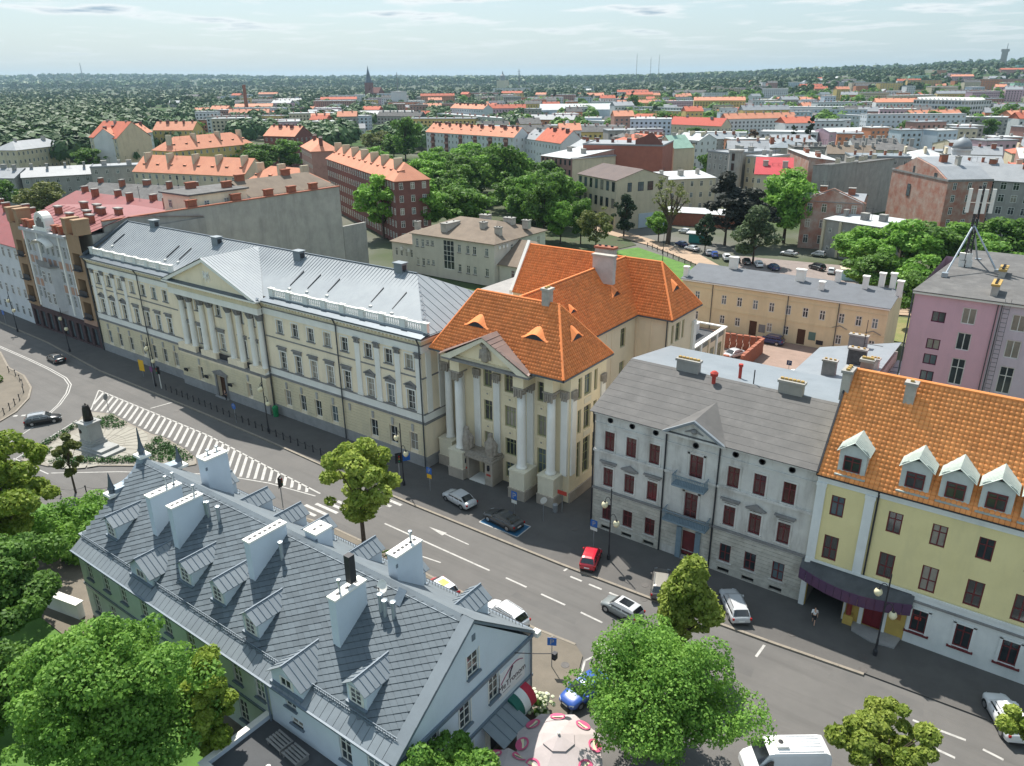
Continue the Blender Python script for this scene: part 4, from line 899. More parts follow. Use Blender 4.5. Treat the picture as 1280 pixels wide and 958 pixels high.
q = MB(); q.poly([(gl+.35,-.3,13.6),(gr2-.35,-.3,13.6),(gx,-.3,15.15)]); q.box(gl,-.5,13.4,gr2,-.31,13.6); q.build('gable_wall', m_gst, sh)
for s_, e_ in ((-1,gl),(1,gr2)):
    q = MB(); q.poly([(e_,-.7,13.68),(gx,-.7,15.45),(gx,4.9,15.47),(e_,-.4,13.7)]); q.build('gable_roof', m_fr, sh); q = MB(); q.extrude([(e_,-.72,13.68),(gx,-.72,15.47),(gx,-.72,15.2),(e_-s_*.5,-.72,13.68)], (0,.3,0)); q.build('gable_verge', m_rr, sh)
q = MB(); q.lathe([(0,0),(.25,.02),(.35,.25),(.2,.45),(0,.5)], (gx,-.33,14.05), 8)
for s_ in (-1,1): q.tube((gx+s_*.25,-.33,14.3),(gx+s_*.9,-.33,14.05),.14,.05,5)
q.build('gable_ornament', m_dstone, sh)
chimney(sh, 4.9,8.0,16.2,7.3,8.7,17.9, m_conc, m_conc, 6, potm=m_pot); chimney(sh, 15.5,8.0,16.2,17.8,8.7,17.9, m_conc, m_conc, 6, potm=m_pot)
m_vred = M('red_vent', (.45,.06,.045), (.36,.05,.04), s=3)
q = MB(); q.lathe([(.2,0),(.2,.9),(.38,1.0),(.42,1.3),(.2,1.5),(0,1.55)], (9.3,7.3,16.1), 10); q.build('roof_vent', m_vred, sh)
q = MB(); q.lathe([(.17,0),(.17,1.5),(.24,1.55),(.24,1.8),(0,1.85)], (11.1,9.7,16.2), 10); q.build('roof_vent', m_vred, sh)
q = MB(); q.tube((12.9,8.6,16.4),(12.9,8.6,18.1),.06); q.build('vent_pipe', m_dark, sh)
# ================================================================ YELLOW HOUSE
yh = thing('yellow_townhouse', 'yellow house with bright orange tiled roof, rounded white dormers and a purple entrance canopy', 'building', (-12.75, 61.7, 0))
m_yel = M('yellow_plaster', (.80,.69,.36), (.74,.635,.325), s=.5, stain=.45, stc=(.62,.54,.30), streak=True)
m_ywh = M('cool_white_plaster', (.76,.77,.74), (.68,.69,.67), s=.6, stain=.3, stc=(.45,.48,.48), streak=True)
YW = 27.0
xs_ = [1.85, 6.35, 9.6, 12.85, 16.1, 19.35, 22.6]
yo = []
for x in xs_: yo += [(x-.55,x+.55,9.85,11.8),(x-.6,x+.6,5.45,7.85)]
for x in xs_[2:]: yo.append((x-.6,x+.6,1.35,3.55))
yo += [(.5,3.7,-.1,4.0),(5.4,6.9,.1,3.1)]
b = MB(); wall(b, 0, YW, 5.0, 13.3, [o for o in yo if o[2] > 4], rev=.18); b.poly([(YW,0,0),(YW,13.4,0),(YW,13.4,13.4),(YW,6.5,20.8),(YW,0,13.4)]); b.poly([(0,0,5),(0,0,13.4),(0,6.5,20.8),(0,13.4,13.4),(0,13.4,0),(0,1,0)]); b.build('upper_wall', m_yel, yh)
b = MB(); wall(b, 8.7, YW, -.05, 5.0, [o for o in yo if o[2] < 4 and o[0] > 8.7], y=-.06, rev=.22); b.build('ground_floor_wall', m_ywh, yh)
b = MB(); wall(b, 0, 8.69, -.05, 5.0, [o for o in yo if o[2] < 4 and o[0] < 8], y=-.03, rev=.3); b.build('entrance_wall', M('ochre_plaster', (.55,.38,.10), (.48,.33,.09), s=.7, stain=.3), yh)
for x in xs_:
    window(yh, x, .14, 9.85, 1.1, 1.95, 2, (.66,), m_wred, m_glass, t=.1); window(yh, x, .14, 5.45, 1.2, 2.4, 2, (.45,), m_wred, m_glass, t=.11)
for x in xs_[2:]:
    window(yh, x, .12, 1.35, 1.2, 2.2, 2, (.7,), m_wred, m_glass, t=.11); q = MB(); q.box(x-.82,-.14,1.3,x-.6,-.07,3.7); q.box(x+.6,-.14,1.3,x+.82,-.07,3.7); q.box(x-.82,-.14,3.56,x+.82,-.07,3.75); q.build('window_surround', m_ywh, yh); q = MB(); q.box(x-.95,-.26,1.18,x+.95,-.07,1.32); q.build('sill', m_wred, yh)
q = MB(); q.box(0,-.1,12.75,YW+.1,-.004,13.1); q.box(0,-.25,13.1,YW+.1,-.004,13.4); q.build('cornice', m_ywh, yh); q = MB(); q.box(-.05,-.42,13.38,YW+.2,-.26,13.55); q.parts('gutter', m_dark, yh)
q = MB(); q.box(0,-.2,4.9,YW,-.064,5.12); q.build('belt_course', m_ywh, yh); q = MB(); q.box(8.7,-.28,4.25,YW,-.064,4.42); q.build('shop_ledge', m_dstone, yh); q = MB(); q.box(8.7,-.12,4.42,YW,-.064,4.9); q.build('fascia', m_ywh, yh)
for x0, x1 in ((.0,.75),(3.9,4.65)): q = MB(); q.box(x0,-.14,5.12,x1,-.004,12.75); q.box(x0-.05,-.2,12.4,x1+.05,-.005,12.74); q.build('pilaster', m_ywh, yh)
q = MB(); q.box(-.02,-.2,-.05,.45,-.034,4.9); q.box(3.75,-.14,-.05,3.95,-.034,4.4); q.box(5.05,-.14,0,5.38,-.034,3.4); q.box(6.92,-.14,0,7.25,-.034,3.4); q.parts('door_surround', m_ywh, yh)
q = MB(); q.path([(4.85,-.35,13.4),(4.85,-.12,13.0),(4.85,-.12,5.2)], .08, 6); q.build('downpipe', m_dark, yh)
# gateway passage and door
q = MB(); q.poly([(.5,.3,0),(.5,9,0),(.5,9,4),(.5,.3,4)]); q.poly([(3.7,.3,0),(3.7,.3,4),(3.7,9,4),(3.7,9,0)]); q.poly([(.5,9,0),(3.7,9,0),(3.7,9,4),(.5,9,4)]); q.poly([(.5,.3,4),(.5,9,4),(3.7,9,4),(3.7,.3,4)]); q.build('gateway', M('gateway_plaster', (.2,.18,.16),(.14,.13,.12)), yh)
q = MB(); q.box(5.4,.2,.12,6.9,.27,3.1); q.box(6.12,.15,.12,6.18,.2,3.05); q.build('door', M('crimson_door', (.20,.02,.03),(.15,.018,.025), s=3, rough=.5), yh)
q = MB(); q.lathe([(.22,0),(.22,3.4)], (4.3,-.4,0), 10); q.build('entrance_column', M('red_column', (.28,.05,.03),(.22,.04,.03), s=3), yh)
q = MB(); q.box(3.95,-.7,-.05,4.75,-.035,1.0); q.build('column_base', MATS['ochre_plaster'], yh)
q = MB(); q.prism([(4.6,-.04),(8.6,-.04),(8.4,-1.6),(6.6,-1.9),(4.9,-1.3)], -.05, .2); q.build('doorstep', m_plinth, yh)
q = MB(); q.box(7.5,-.07,1.9,8.3,-.034,2.5); q.build('notice_board', M('copper_board', (.36,.16,.05),(.3,.13,.05), s=4), yh); q = MB(); q.box(7.6,-.07,2.7,8.55,-.034,3.15); q.build('sign_panel', m_dark, yh)
q = MB(); q.box(9.25,.09,2.45,9.75,.11,2.75); q.build('red_sticker', M('red_plate', (.5,.06,.04)), yh)
# curved canopy: a bowed dark roof with a purple fascia cut into panels
def bow(f_, lo=-.3, d=1.55): x = -.25+f_*9.2; return (x, lo-d*math.sin(math.pi*(.06+.88*f_)))
m_pur = M('purple_sheet', (.105,.055,.11), (.085,.042,.09), s=2, rough=.5, stain=.35, stc=(.16,.05,.07))
m_canr = M('canopy_felt', (.10,.105,.11), (.07,.072,.075), s=1, rough=.8, stain=.3)
N_ = 14
q = MB()
for k in range(N_):
    a, c_ = bow(k/N_), bow((k+1)/N_); q.poly([(a[0],a[1],4.15),(c_[0],c_[1],4.15),(c_[0],-.02,4.85),(a[0],-.02,4.85)]); q.poly([(a[0],a[1],3.75),(a[0],-.02,3.75),(c_[0],-.02,3.75),(c_[0],c_[1],3.75)])
q.build('canopy_roof', m_canr, yh)
for k in range(N_):
    a, c_ = bow((k+.02)/N_), bow((k+.98)/N_); q = MB(); q.extrude([(a[0],a[1]-.02,3.1),(c_[0],c_[1]-.02,3.1),(c_[0],c_[1]-.02,4.2),(a[0],a[1]-.02,4.2)], (0,-.06,0)); q.build('canopy_panel', m_pur, yh)
# roof
q = MB(); e0 = (-.1,-.35,13.5); q.poly([e0,(YW+.2,-.35,13.5),(YW+.2,6.4,21.0),(-.1,6.4,21.0)]); q.poly([(-.1,13.3,13.5),(-.1,6.4,21),(YW+.2,6.4,21),(YW+.2,13.3,13.5)]); q.build('roof_bed', m_tiled, yh)
fr = slope_of(e0,(YW+.2,-.35,13.5),(0,6.4,21.0)); vis = 20.5
tile_part(yh, [(fr[0], fr[1], fr[2], [(0,0),(vis,0),(vis,10.05),(0,10.05)])], m_tile2, pu=.37, pv=.40, lift=.08, wave=.06)
ridge([(-.1,6.4,21.08),(YW,6.4,21.08)], .16, m_tile2, yh)
q = MB(); q.extrude([(-.16,-.4,13.4),(-.16,6.4,21.0),(-.16,6.4,21.25),(-.16,-.4,13.75)], (.16,0,0)); q.build('verge', m_dark, yh)
m_dorm = M('pale_green_zinc', (.42,.47,.43), (.36,.41,.375), s=2, rough=.6, stain=.25); m_dface = M('dormer_render', (.58,.61,.58), (.50,.53,.50), s=1.2, stain=.3)
def ydormer(x):
    d = ob('dormer', None, yh, (x, 0, 0)); zb, yF_ = 13.95, .15; w_ = 1.08
    # face with arched head round the window
    n = 10; arc = [(w_*math.cos(math.pi*k/n), 2.05+.62*math.sin(math.pi*k/n)) for k in range(n+1)]
    face = [(w_,yF_,zb)]+[(a,yF_,zb+z_) for a, z_ in arc]+[(-w_,yF_,zb)]
    q = MB(); q.extrude(face, (0,.12,0)); q.build('face', m_dface, d)
    wz = zb+.35; window1(d, 0, yF_-.01, wz, 1.35, 1.35, 2, (.68,), m_wred, m_glass, t=.1)
    q = MB(); slope = 7.5/6.75
    for s_ in (-1,1): q.poly([(s_*w_,yF_,zb),(s_*w_,yF_,zb+2.05),(s_*w_,yF_+2.05/slope+.1,zb+2.15),(s_*w_,yF_,zb)][:3])
    q.build('cheek', m_dface, d)
    q = MB(); nb = 5.0
    for s_ in (-1,1):
        q.extrude([(s_*(w_+.22),yF_-.22,zb+2.0),(0,yF_-.3,zb+3.05),(0,yF_+3.05/slope,zb+3.1),(s_*(w_+.22),yF_+2.0/slope,zb+2.05)], (0,0,.05))
    q.build('dormer_roof', m_dorm, d)
    for s_ in (-1,1):
        for k in range(1,8):
            f_ = k/8; yy = yF_-.25+f_*2.0; MB().extrude([(s_*(w_+.22)*(1-k*0),yy,zb+2.05),(0,yy,zb+3.1),(0,yy,zb+3.14),(s_*(w_+.22),yy,zb+2.09)], (0,.03,0)).build('roof_seam', m_dorm, d)
    q = MB(); pts = [(a*1.06,yF_-.06,zb+.03+z_*1.01) for a, z_ in arc]; q.path(pts, .05, 5); q.build('arch_moulding', m_dorm, d)
    q = MB(); q.box(-w_-.12,yF_-.35,zb-.12,w_+.12,yF_+.3,zb); q.build('apron', m_dorm, d)
for x in (2.4, 7.15, 10.0, 12.75, 15.5): ydormer(x)
chimney(yh, 4.6,4.9,18.5,5.4,5.6,21.3, m_chim, m_conc, 1, potm=m_pot); chimney(yh, -.4,4.8,18.5,.3,6.2,21.3, m_chim, m_conc, 3, potm=m_pot); chimney(yh, .5,6.9,19.8,1.5,7.5,21.9, m_dstone, m_conc, 3, potm=m_pot)
# ================================================================ SLATE-ROOFED HOUSE IN FRONT
fh = thing('slate_roofed_house', 'pale blue house with a long grey slate roof, white chimneys and metal-clad dormers', 'building', (0,0,0))
m_fw = M('blue_white_plaster', (.58,.64,.70), (.53,.59,.65), s=.5, stain=.25, stc=(.5,.54,.57), streak=True)
m_fg = M('sage_plaster', (.52,.58,.53), (.46,.52,.475), s=.5, stain=.2, streak=True)
m_fband = M('blue_grey_band', (.15,.19,.23), (.12,.155,.19), s=2, rough=.5)
m_slate = M('slate', (.125,.15,.168), (.10,.122,.138), s=.7, rough=.6, island=.13, spec=.3, stain=.35, stc=(.085,.10,.113))
m_sbed = M('slate_bed', (.07,.084,.096), (.06,.072,.083), s=1)
FX0, FX1, FYn, FYf, FZe, FYr, FZr = -64.2, -25.5, 22.9, 36.85, 7.2, 30.3, 12.75
b = MB(); b.T = rotT(FX1, FYn, 0, R(90)); D_ = FYf-FYn
go = [(6.7,7.85,8.55,10.3),(8.9,9.95,4.75,6.95),(5.75,6.85,4.8,6.9),(2.55,3.65,4.8,6.9),(8.9,11.0,.0,2.7),(6.0,7.0,1.2,2.9)]
wall(b, 0, D_, -.05, 7.0, [o for o in go if o[2] < 7], rev=.16)
# gable triangle cut by the attic window
gz0, gz1 = 7.0, 12.55
def gh(y): return gz0+(gz1-gz0)*(1-abs(y-7.4)/(7.4 if y < 7.4 else D_-7.4))
a, c_, z0_, z1_ = go[0][:4]
b.poly([(0,0,gz0),(a,0,gz0),(a,0,gh(a))]); b.poly([(c_,0,gz0),(D_,0,gz0),(c_,0,gh(c_))]); b.poly([(a,0,gz0),(c_,0,gz0),(c_,0,z0_),(a,0,z0_)]); b.poly([(a,0,z1_),(c_,0,z1_),(c_,0,gh(c_)),(7.4,0,gz1),(a,0,gh(a))])
for p in ([(a,0,z0_),(a,.16,z0_),(a,.16,z1_),(a,0,z1_)],[(c_,.16,z0_),(c_,0,z0_),(c_,0,z1_),(c_,.16,z1_)],[(a,0,z1_),(a,.16,z1_),(c_,.16,z1_),(c_,0,z1_)],[(a,.16,z0_),(a,0,z0_),(c_,0,z0_),(c_,.16,z0_)]): b.poly(p)
b.build('gable_wall', m_fw, fh)
b = MB(); nx = [-62.6,-59.8,-57.0,-53.8,-50.4,-47.2,-44.2,-41.5,-38.9]; no = []
for x in nx: no += [(x-.5,x+.5,4.6,6.4),(x-.5,x+.5,1.0,3.0)]
wall(b, FX0, -37.8, -.05, 7.0, no, y=FYn, rev=.18); b.build('sage_wall', m_fg, fh)
b = MB(); no2 = [(-36.0,-34.9,5.75,6.35),(-35.6,-34.4,4.45,5.0),(-30.75,-29.65,4.3,6.6),(-28.2,-27.1,4.3,6.6),(-33.6,-32.2,.2,2.6)]
wall(b, -37.8, FX1, -.05, 7.0, no2, y=FYn-.001, rev=.18); b.build('garden_wall', m_fw, fh)
b = MB(); b.poly([(FX0,FYf,0),(FX0,FYf,7),(FX1,FYf,7),(FX1,FYf,0)]); b.poly([(FX0,FYf,0),(FX0,FYn,0),(FX0,FYn,7),(FX0,FYr,12.5),(FX0,FYf,7)]); b.build('street_wall', m_fw, fh)
for o in no+no2: window(fh, (o[0]+o[1])/2, FYn+.14, o[2], o[1]-o[0], o[3]-o[2], 2, (.33,.66) if o[3]-o[2] > 1 else (), m_wframe, m_glass); ob('sill', shared(('fsill', round(o[1]-o[0],1)), lambda: MB().box(-(o[1]-o[0])/2-.12,-.16,-.1,(o[1]-o[0])/2+.12,.1,0).mesh('sill', m_fband)), fh, ((o[0]+o[1])/2, FYn, o[2]))
for o in go:
    if o[2] > 1: window(fh, FX1-.12, FYn+(o[0]+o[1])/2, o[2], o[1]-o[0], o[3]-o[2], 2, (.33,.66), m_wframe, m_glass, rz=R(90)); q = MB(); q.box(FX1-.1,FYn+o[0]-.12,o[2]-.14,FX1+.2,FYn+o[1]+.12,o[2]); q.build('sill', m_fband, fh); q = MB(); q.box(FX1+.003,FYn+o[0]-.13,o[2],FX1+.04,FYn+o[0]-.02,o[3]+.1); q.box(FX1+.003,FYn+o[1]+.02,o[2],FX1+.04,FYn+o[1]+.13,o[3]+.1); q.build('window_surround', m_wframe, fh)
q = MB(); q.box(FX1+.003,FYn-.06,6.95,FX1+.16,FYf+.1,7.25); q.build('gable_band', m_fband, fh); q = MB(); q.box(FX1+.003,FYn-.06,3.35,FX1+.14,FYf+.1,3.6); q.build('lower_band', m_fband, fh)
q = MB(); q.box(FX0,FYn-.1,3.5,-37.85,FYn-.003,3.72); q.build('garden_band', m_fband, fh)
q = MB(); q.box(FX1-.004,FYn+8.3,.0,FX1+.05,FYn+8.85,3.2); q.box(FX1+.004,FYn+11.05,0,FX1+.05,FYn+11.4,3.2); q.parts('door_surround', m_wframe, fh)
q = MB(); q.box(FX1-.2,FYn+8.9,.02,FX1-.14,FYn+11,2.7); q.build('doorway', m_dark, fh)
q = MB(); q.box(FX1+.003,FYn+7.25,11.2,FX1+.03,FYn+7.6,11.7); q.build('gable_vent', m_fband, fh)
# roof beds and slates
kN = (FZr-FZe)/(FYr-FYn+.35); yE = FYn-.35
def zN(y): return FZr-(FYr-y)*kN
yEf = FYf+.35; kF = (FZr-FZe)/(yEf-FYr)
def zF(y): return FZr-(y-FYr)*kF
q = MB(); q.extrude([(FX0-.1,yE,FZe),(FX1-.02,yE,FZe),(FX1-.02,FYr,FZr),(FX0-.1,FYr,FZr)], (0,0,.05)); q.extrude([(FX0-.1,FYr,FZr),(FX1-.02,FYr,FZr),(FX1-.02,yEf,FZe),(FX0-.1,yEf,FZe)], (0,0,.05)); q.build('roof_bed', m_sbed, fh)
S_ = .62; hu, hv = .42, .275; Un = Vector((1,0,0)); Vn = Vector((0,1,kN)).normalized(); Nn = Un.cross(Vn)
slm = MB(); h_ = S_/math.sqrt(2)*.985
hu_, hv_ = hu*.965, hv*.955; slm.poly([(-hu_,0,.055),(0,-hv_,.085),(hu_,0,.055),(0,hv_,.02)]); slm.poly([(-hu_,0,.0),(0,-hv_,.0),(0,-hv_,.085),(-hu_,0,.055)]); slm.poly([(0,-hv_,.0),(hu_,0,.0),(hu_,0,.055),(0,-hv_,.085)])
sme = slm.mesh('roof_slate', m_slate)
Ms = Matrix((Un, Vn, Nn)).transposed().to_4x4(); O_ = Vector((FX0, yE, FZe+.05))
LS = math.hypot(FYr-yE, FZr-FZe); d2 = S_/math.sqrt(2); cand = []
i = 0; v = 1.35
while v < LS-.1:
    u = (.0 if i % 2 else hu)
    while u < FX1-FX0-.55: cand.append((u, v)); u += 2*hu
    v += hv; i += 1
camx = Vector((0,0,CAM_H)); cand.sort(key=lambda c: (O_+Un*c[0]+Vn*c[1]-camx).length)
rs_ = random.Random(11); sv = []; sf = []
def sl_mat(u, v): m_ = Matrix.Translation(O_+Un*u+Vn*v+Nn*rs_.uniform(-.004,.006)) @ Ms @ Matrix.Rotation(rs_.uniform(-.03,.03), 4, 'Z'); return m_
for n_, (u, v) in enumerate(cand):
    m_ = sl_mat(u, v)
    if n_ < 296: o = ob('roof_slate', sme, fh); o.matrix_world = m_
    else:
        b0 = len(sv); sv += [tuple(m_ @ Vector(p)) for p in slm.v]; sf += [tuple(b0+j for j in f) for f in slm.f]
me = bpy.data.meshes.new('roof_slates'); me.from_pydata(sv, [], sf); me.materials.append(m_slate); stuff(ob('roof_slates', me, fh))
# street side: sheet metal slope, ridge cap, eave strip with snow guard
q = MB(); q.extrude([(FX0-.1,FYr+.1,FZr+.05),(FX1-.02,FYr+.1,FZr+.05),(FX1-.02,yEf,FZe+.09),(FX0-.1,yEf,FZe+.09)], (0,0,.02)); q.build('street_roof', m_zgrey, fh)
q = MB(); q.extrude([(FX0,FYr-.35,zN(FYr-.35)+.1),(FX0,FYr,FZr+.16),(FX0,FYr+.9,zF(FYr+.9)+.14),(FX0,FYr+.9,zF(FYr+.9)+.08),(FX0,FYr,FZr+.08),(FX0,FYr-.35,zN(FYr-.35)+.05)], (FX1-FX0-.9,0,0)); q.build('ridge_cap', m_zgrey, fh)
q = MB(); q.box(FX0,FYr-.42,zN(FYr-.42)+.06,FX1-1.0,FYr-.35,zN(FYr-.35)+.12); q.build('ridge_seam', m_zincd, fh)
for k in range(int((FX1-FX0)/.62)):
    x = FX0+k*.62
    ob('eave_sheet', shared('esh', lambda: MB().extrude([(0.015,yE-.05,FZe+.06),(.60,yE-.05,FZe+.06),(.60,yE+1.0,zN(yE+1.0)+.06),(.015,yE+1.0,zN(yE+1.0)+.06)], (0,0,.03)).mesh('eave_sheet', m_zgrey)), fh, (x,0,0))
q = MB(); zg = zN(yE+1.0)
for x_ in np.arange(FX0+.2, FX1-.6, .22): q.box(x_-.012,yE+.98,zg+.05,x_+.012,yE+1.01,zg+.42)
for h__ in (.18,.42): q.box(FX0,yE+.975,zg+h__-.02,FX1-.5,yE+1.015,zg+h__+.02)
q.build('snow_guard', m_fband, fh)
q = MB(); 
for x_ in np.arange(FX0+.2, FX1-.3, .3): q.box(x_-.012,yEf-.85,zF(yEf-.85)+.08,x_+.012,yEf-.82,zF(yEf-.85)+.42)
q.box(FX0,yEf-.85,zF(yEf-.85)+.4,FX1,yEf-.81,zF(yEf-.85)+.44); q.build('snow_guard', m_dark, fh)
q = MB(); q.box(FX0,yE-.2,FZe-.06,FX1,yE-.05,FZe+.08); q.box(FX0,yEf+.0,FZe-.06,FX1,yEf+.15,FZe+.08); q.parts('gutter', m_fband, fh)
# verge cap at the gable: overlapping sheets
nV = 8
for k in range(nV):
    a = k/nV; c_ = (k+1)/nV; ya = yE+(FYr-yE)*a; yb = yE+(FYr-yE)*(c_)-.02
    q = MB(); q.extrude([(FX1-.75,ya,zN(ya)+.10),(FX1+.16,ya,zN(ya)+.12),(FX1+.16,yb,zN(yb)+.16),(FX1-.75,yb,zN(yb)+.14)], (0,0,.05)); q.build('verge_sheet', m_zgrey, fh)
q = MB(); q.extrude([(FX1+.06,yE,zN(yE)-.12),(FX1+.06,FYr,FZr-.1),(FX1+.06,FYr,FZr+.12),(FX1+.06,yE,zN(yE)+.1)], (.09,0,0)); q.extrude([(FX1+.06,yEf,zF(yEf)-.12),(FX1+.06,FYr,FZr-.1),(FX1+.06,FYr,FZr+.12),(FX1+.06,yEf,zF(yEf)+.1)], (.09,0,0)); q.build('verge_board', m_fband, fh)
q = MB(); q.extrude([(FX1-.6,yEf,zF(yEf)+.12),(FX1+.16,yEf,zF(yEf)+.12),(FX1+.16,FYr,FZr+.16),(FX1-.6,FYr,FZr+.16)], (0,0,.05)); q.build('verge_cap', m_zgrey, fh)
q = MB(); q.box(FX1-.1,yEf-.15,6.9,FX1+.45,yEf+.35,7.3); q.build('corner_hopper', m_cwhite, fh)
q = MB(); q.path([(FX1+.12,FYf-.1,6.9),(FX1+.12,FYf-.1,.1)], .07); q.build('downpipe', m_zgrey, fh)
q = MB(); q.path([(-37.85,FYn-.2,7.1),(-37.85,FYn-.12,.1)], .07); q.build('downpipe', m_fband, fh)
def dormer(xc, w, yF_, face_h, roof_h, side=-1, big=False, panes=(2,(.33,.66))):
    """gabled dormer; side -1 = garden slope, +1 = street slope"""
    d = ob('dormer', None, fh, (xc, yF_, 0)); zs = zN(yF_) if side < 0 else zF(yF_); k_ = kN if side < 0 else kF; s_ = -side   # s_*y goes up-slope
    def P(x, y, z): return (x, s_*y, zs+z)
    h = face_h; hr = face_h+roof_h
    q = MB(); q.poly([P(-w,0,0),P(w,0,0),P(w,0,h),P(0,0,hr),P(-w,0,h)])
    for sx in (-1,1): q.poly([P(sx*w,0,0),P(sx*w,h/k_,h),P(sx*w,0,h)])
    q.build('dormer_wall', m_fw, d)
    ov = .28; ox = .2; ro = ox*roof_h/w
    for sx in (-1,1):
        q = MB(); q.extrude([P(0,-ov,hr+.04),P(sx*(w+ox),-ov,h-ro+.04),P(sx*(w+ox),(h-ro)/k_,h-ro+.04),P(0,hr/k_,hr+.04)], (0,0,.05)); r_ = q.build('dormer_roof', m_zgrey, d)
        n = max(4, int(hr/k_/.38))
        for j in range(1, n):
            f_ = j/n; yb = -ov+f_*(hr/k_+ov); t_ = min(1, 1-max(0,(yb-(h-ro)/k_))/(hr/k_-(h-ro)/k_))
            MB().extrude([P(0,yb,hr+.09),P(sx*(w+ox)*t_,yb,hr+.09-(roof_h+ro)*t_),P(sx*(w+ox)*t_,yb,hr+.15-(roof_h+ro)*t_),P(0,yb,hr+.15)], (0,.04,0)).build('roof_seam', m_fband, d)
    q = MB(); q.extrude([P(-.05,-ov-.02,hr+.08),P(-.05,hr/k_,hr+.08),P(-.05,hr/k_,hr+.16),P(-.05,-ov-.02,hr+.16)], (.1,0,0)); q.build('dormer_ridge', m_fband, d)
    ww = min(w*1.15, 1.1) if not big else 1.1; wh = face_h*.82 if not big else .75
    window1(d, 0, -s_*.012, zs+(.22 if not big else .3), ww, wh, panes[0], panes[1] if not big else (), m_wframe, m_glass, rz=0 if side < 0 else math.pi)
    q = MB(); 
    for sx in (-1,1): q.box(sx*(ww/2+.06)-.06,-.05,zs+.2,sx*(ww/2+.06)+.06,.05,zs+.22+wh)
    q.build('window_surround', m_wframe, d)
    q = MB(); q.box(-w-.05,-s_*.2 if s_ > 0 else 0,zs-.02,w+.05,0 if s_ > 0 else .2,zs+.14); q.build('apron', m_fband, d)
for xc, yF_ in ((-60.6,24.65),(-49.55,24.65),(-45.4,24.7),(-40.8,24.15),(-29.9,24.0)): dormer(xc, .88, yF_, 1.5, .62)
for xc, yF_ in ((-54.1,23.4),(-35.4,22.8)): dormer(xc, 1.6, yF_, .95, 1.15, big=True)
for xc in (-58.6,-53.3,-48.7,-45.2,-39.6,-34.9,-28.9): dormer(xc, .85, 35.1, 1.5, .62, 1)
def fchim(x0, x1, y0, y1, zt, n, lean=None):
    zb = min(zN(y0), zF(y1))-.4; q = MB(); q.box(x0,y0,zb,x1,y1,zt-.14); c_ = q.build('chimney', m_fw, fh); q = MB(); q.box(x0-.07,y0-.07,zt-.14,x1+.07,y1+.07,zt); q.build('chimney_cap', m_cwhite, c_)
    for k in range(n): yy = y0+(y1-y0)*(k+.7)/(n+.4); MB().box((x0+x1)/2-.1,yy-.12,zt,(x0+x1)/2+.1,yy+.12,zt+.03).build('flue', m_dark, c_)
    q = MB(); q.box(x1+.003,y0-.1,zN(y0)-.2,x1+.02,y0+.1,zN(y0)+.1); q.build('flashing', m_fband, c_)
    return c_
fchim(-56.5,-55.8,26.1,28.9,13.6,4); fchim(-53.3,-52.6,26.1,28.8,13.7,6); fchim(-44.2,-43.5,26.7,30.0,13.7,7); fchim(-34.1,-33.4,25.9,28.6,13.6,3); fchim(-57.4,-56.2,31.6,33.8,14.5,4); fchim(-33.9,-33.0,31.2,33.8,14.1,6)
c_ = fchim(-42.0,-40.7,30.5,32.0,13.4,2)
m_steel = M('steel_flue', (.42,.46,.49), (.36,.40,.43), s=2, rough=.35, metal=.6)
for x, y, h in ((-52.6,28.9,1.2),(-52.1,28.8,1.5),(-50.8,28.9,1.4),(-42.5,28.6,1.6),(-32.1,28.6,1.5),(-31.6,28.5,1.35),(-30.9,28.6,1.4)):
    q = MB(); q.lathe([(.15,-.3),(.15,h-.2),(.21,h-.18),(.21,h),(.0,h+.05)], (x,y,zN(y)), 10); q.build('flue_pipe', m_steel, fh, smooth=False)
q = MB(); q.box(-33.95,27.4,13.9,-33.45,27.9,16.0); q.build('flue_shaft', m_dark, fh)
for x, y in ((-56.1,27.8),(-56.2,28.5),(-52.9,28.3),(-33.7,26.6),(-33.5,33.2),(-57,32.4),(-57,33.3)): q = MB(); q.lathe([(.08,13.6),(.08,14.5),(.15,14.52),(.15,14.7),(0,14.72)], (x,y,.0 if y < 32 else .3), 8); q.build('cowl', m_steel, fh)
q = MB(); q.extrude([(-31.6,29.2,zN(29.2)+.1),(-30.9,29.2,zN(29.2)+.1),(-30.9,29.95,zN(29.95)+.4),(-31.6,29.95,zN(29.95)+.4)], (0,0,.06)); q.build('roof_hatch', m_fband, fh)
# satellite dish by the ridge
dish = thing('satellite_dish', 'round grey satellite dish on the slate roof beside the black flue', 'satellite dish', (-32.6,29.0,12.1))
q = MB(); q.T = Matrix.Rotation(R(62),4,'X'); q.lathe([(0,0),(.25,.03),(.45,.12),(.47,.13),(.25,.05),(0,.03)], (0,0.9,0), 16); q.build('dish', m_cwhite, dish); q = MB(); q.path([(0,0,-.4),(0,0,.9),(0,-.4,1.2)], .04); q.build('mast', m_dark, dish)
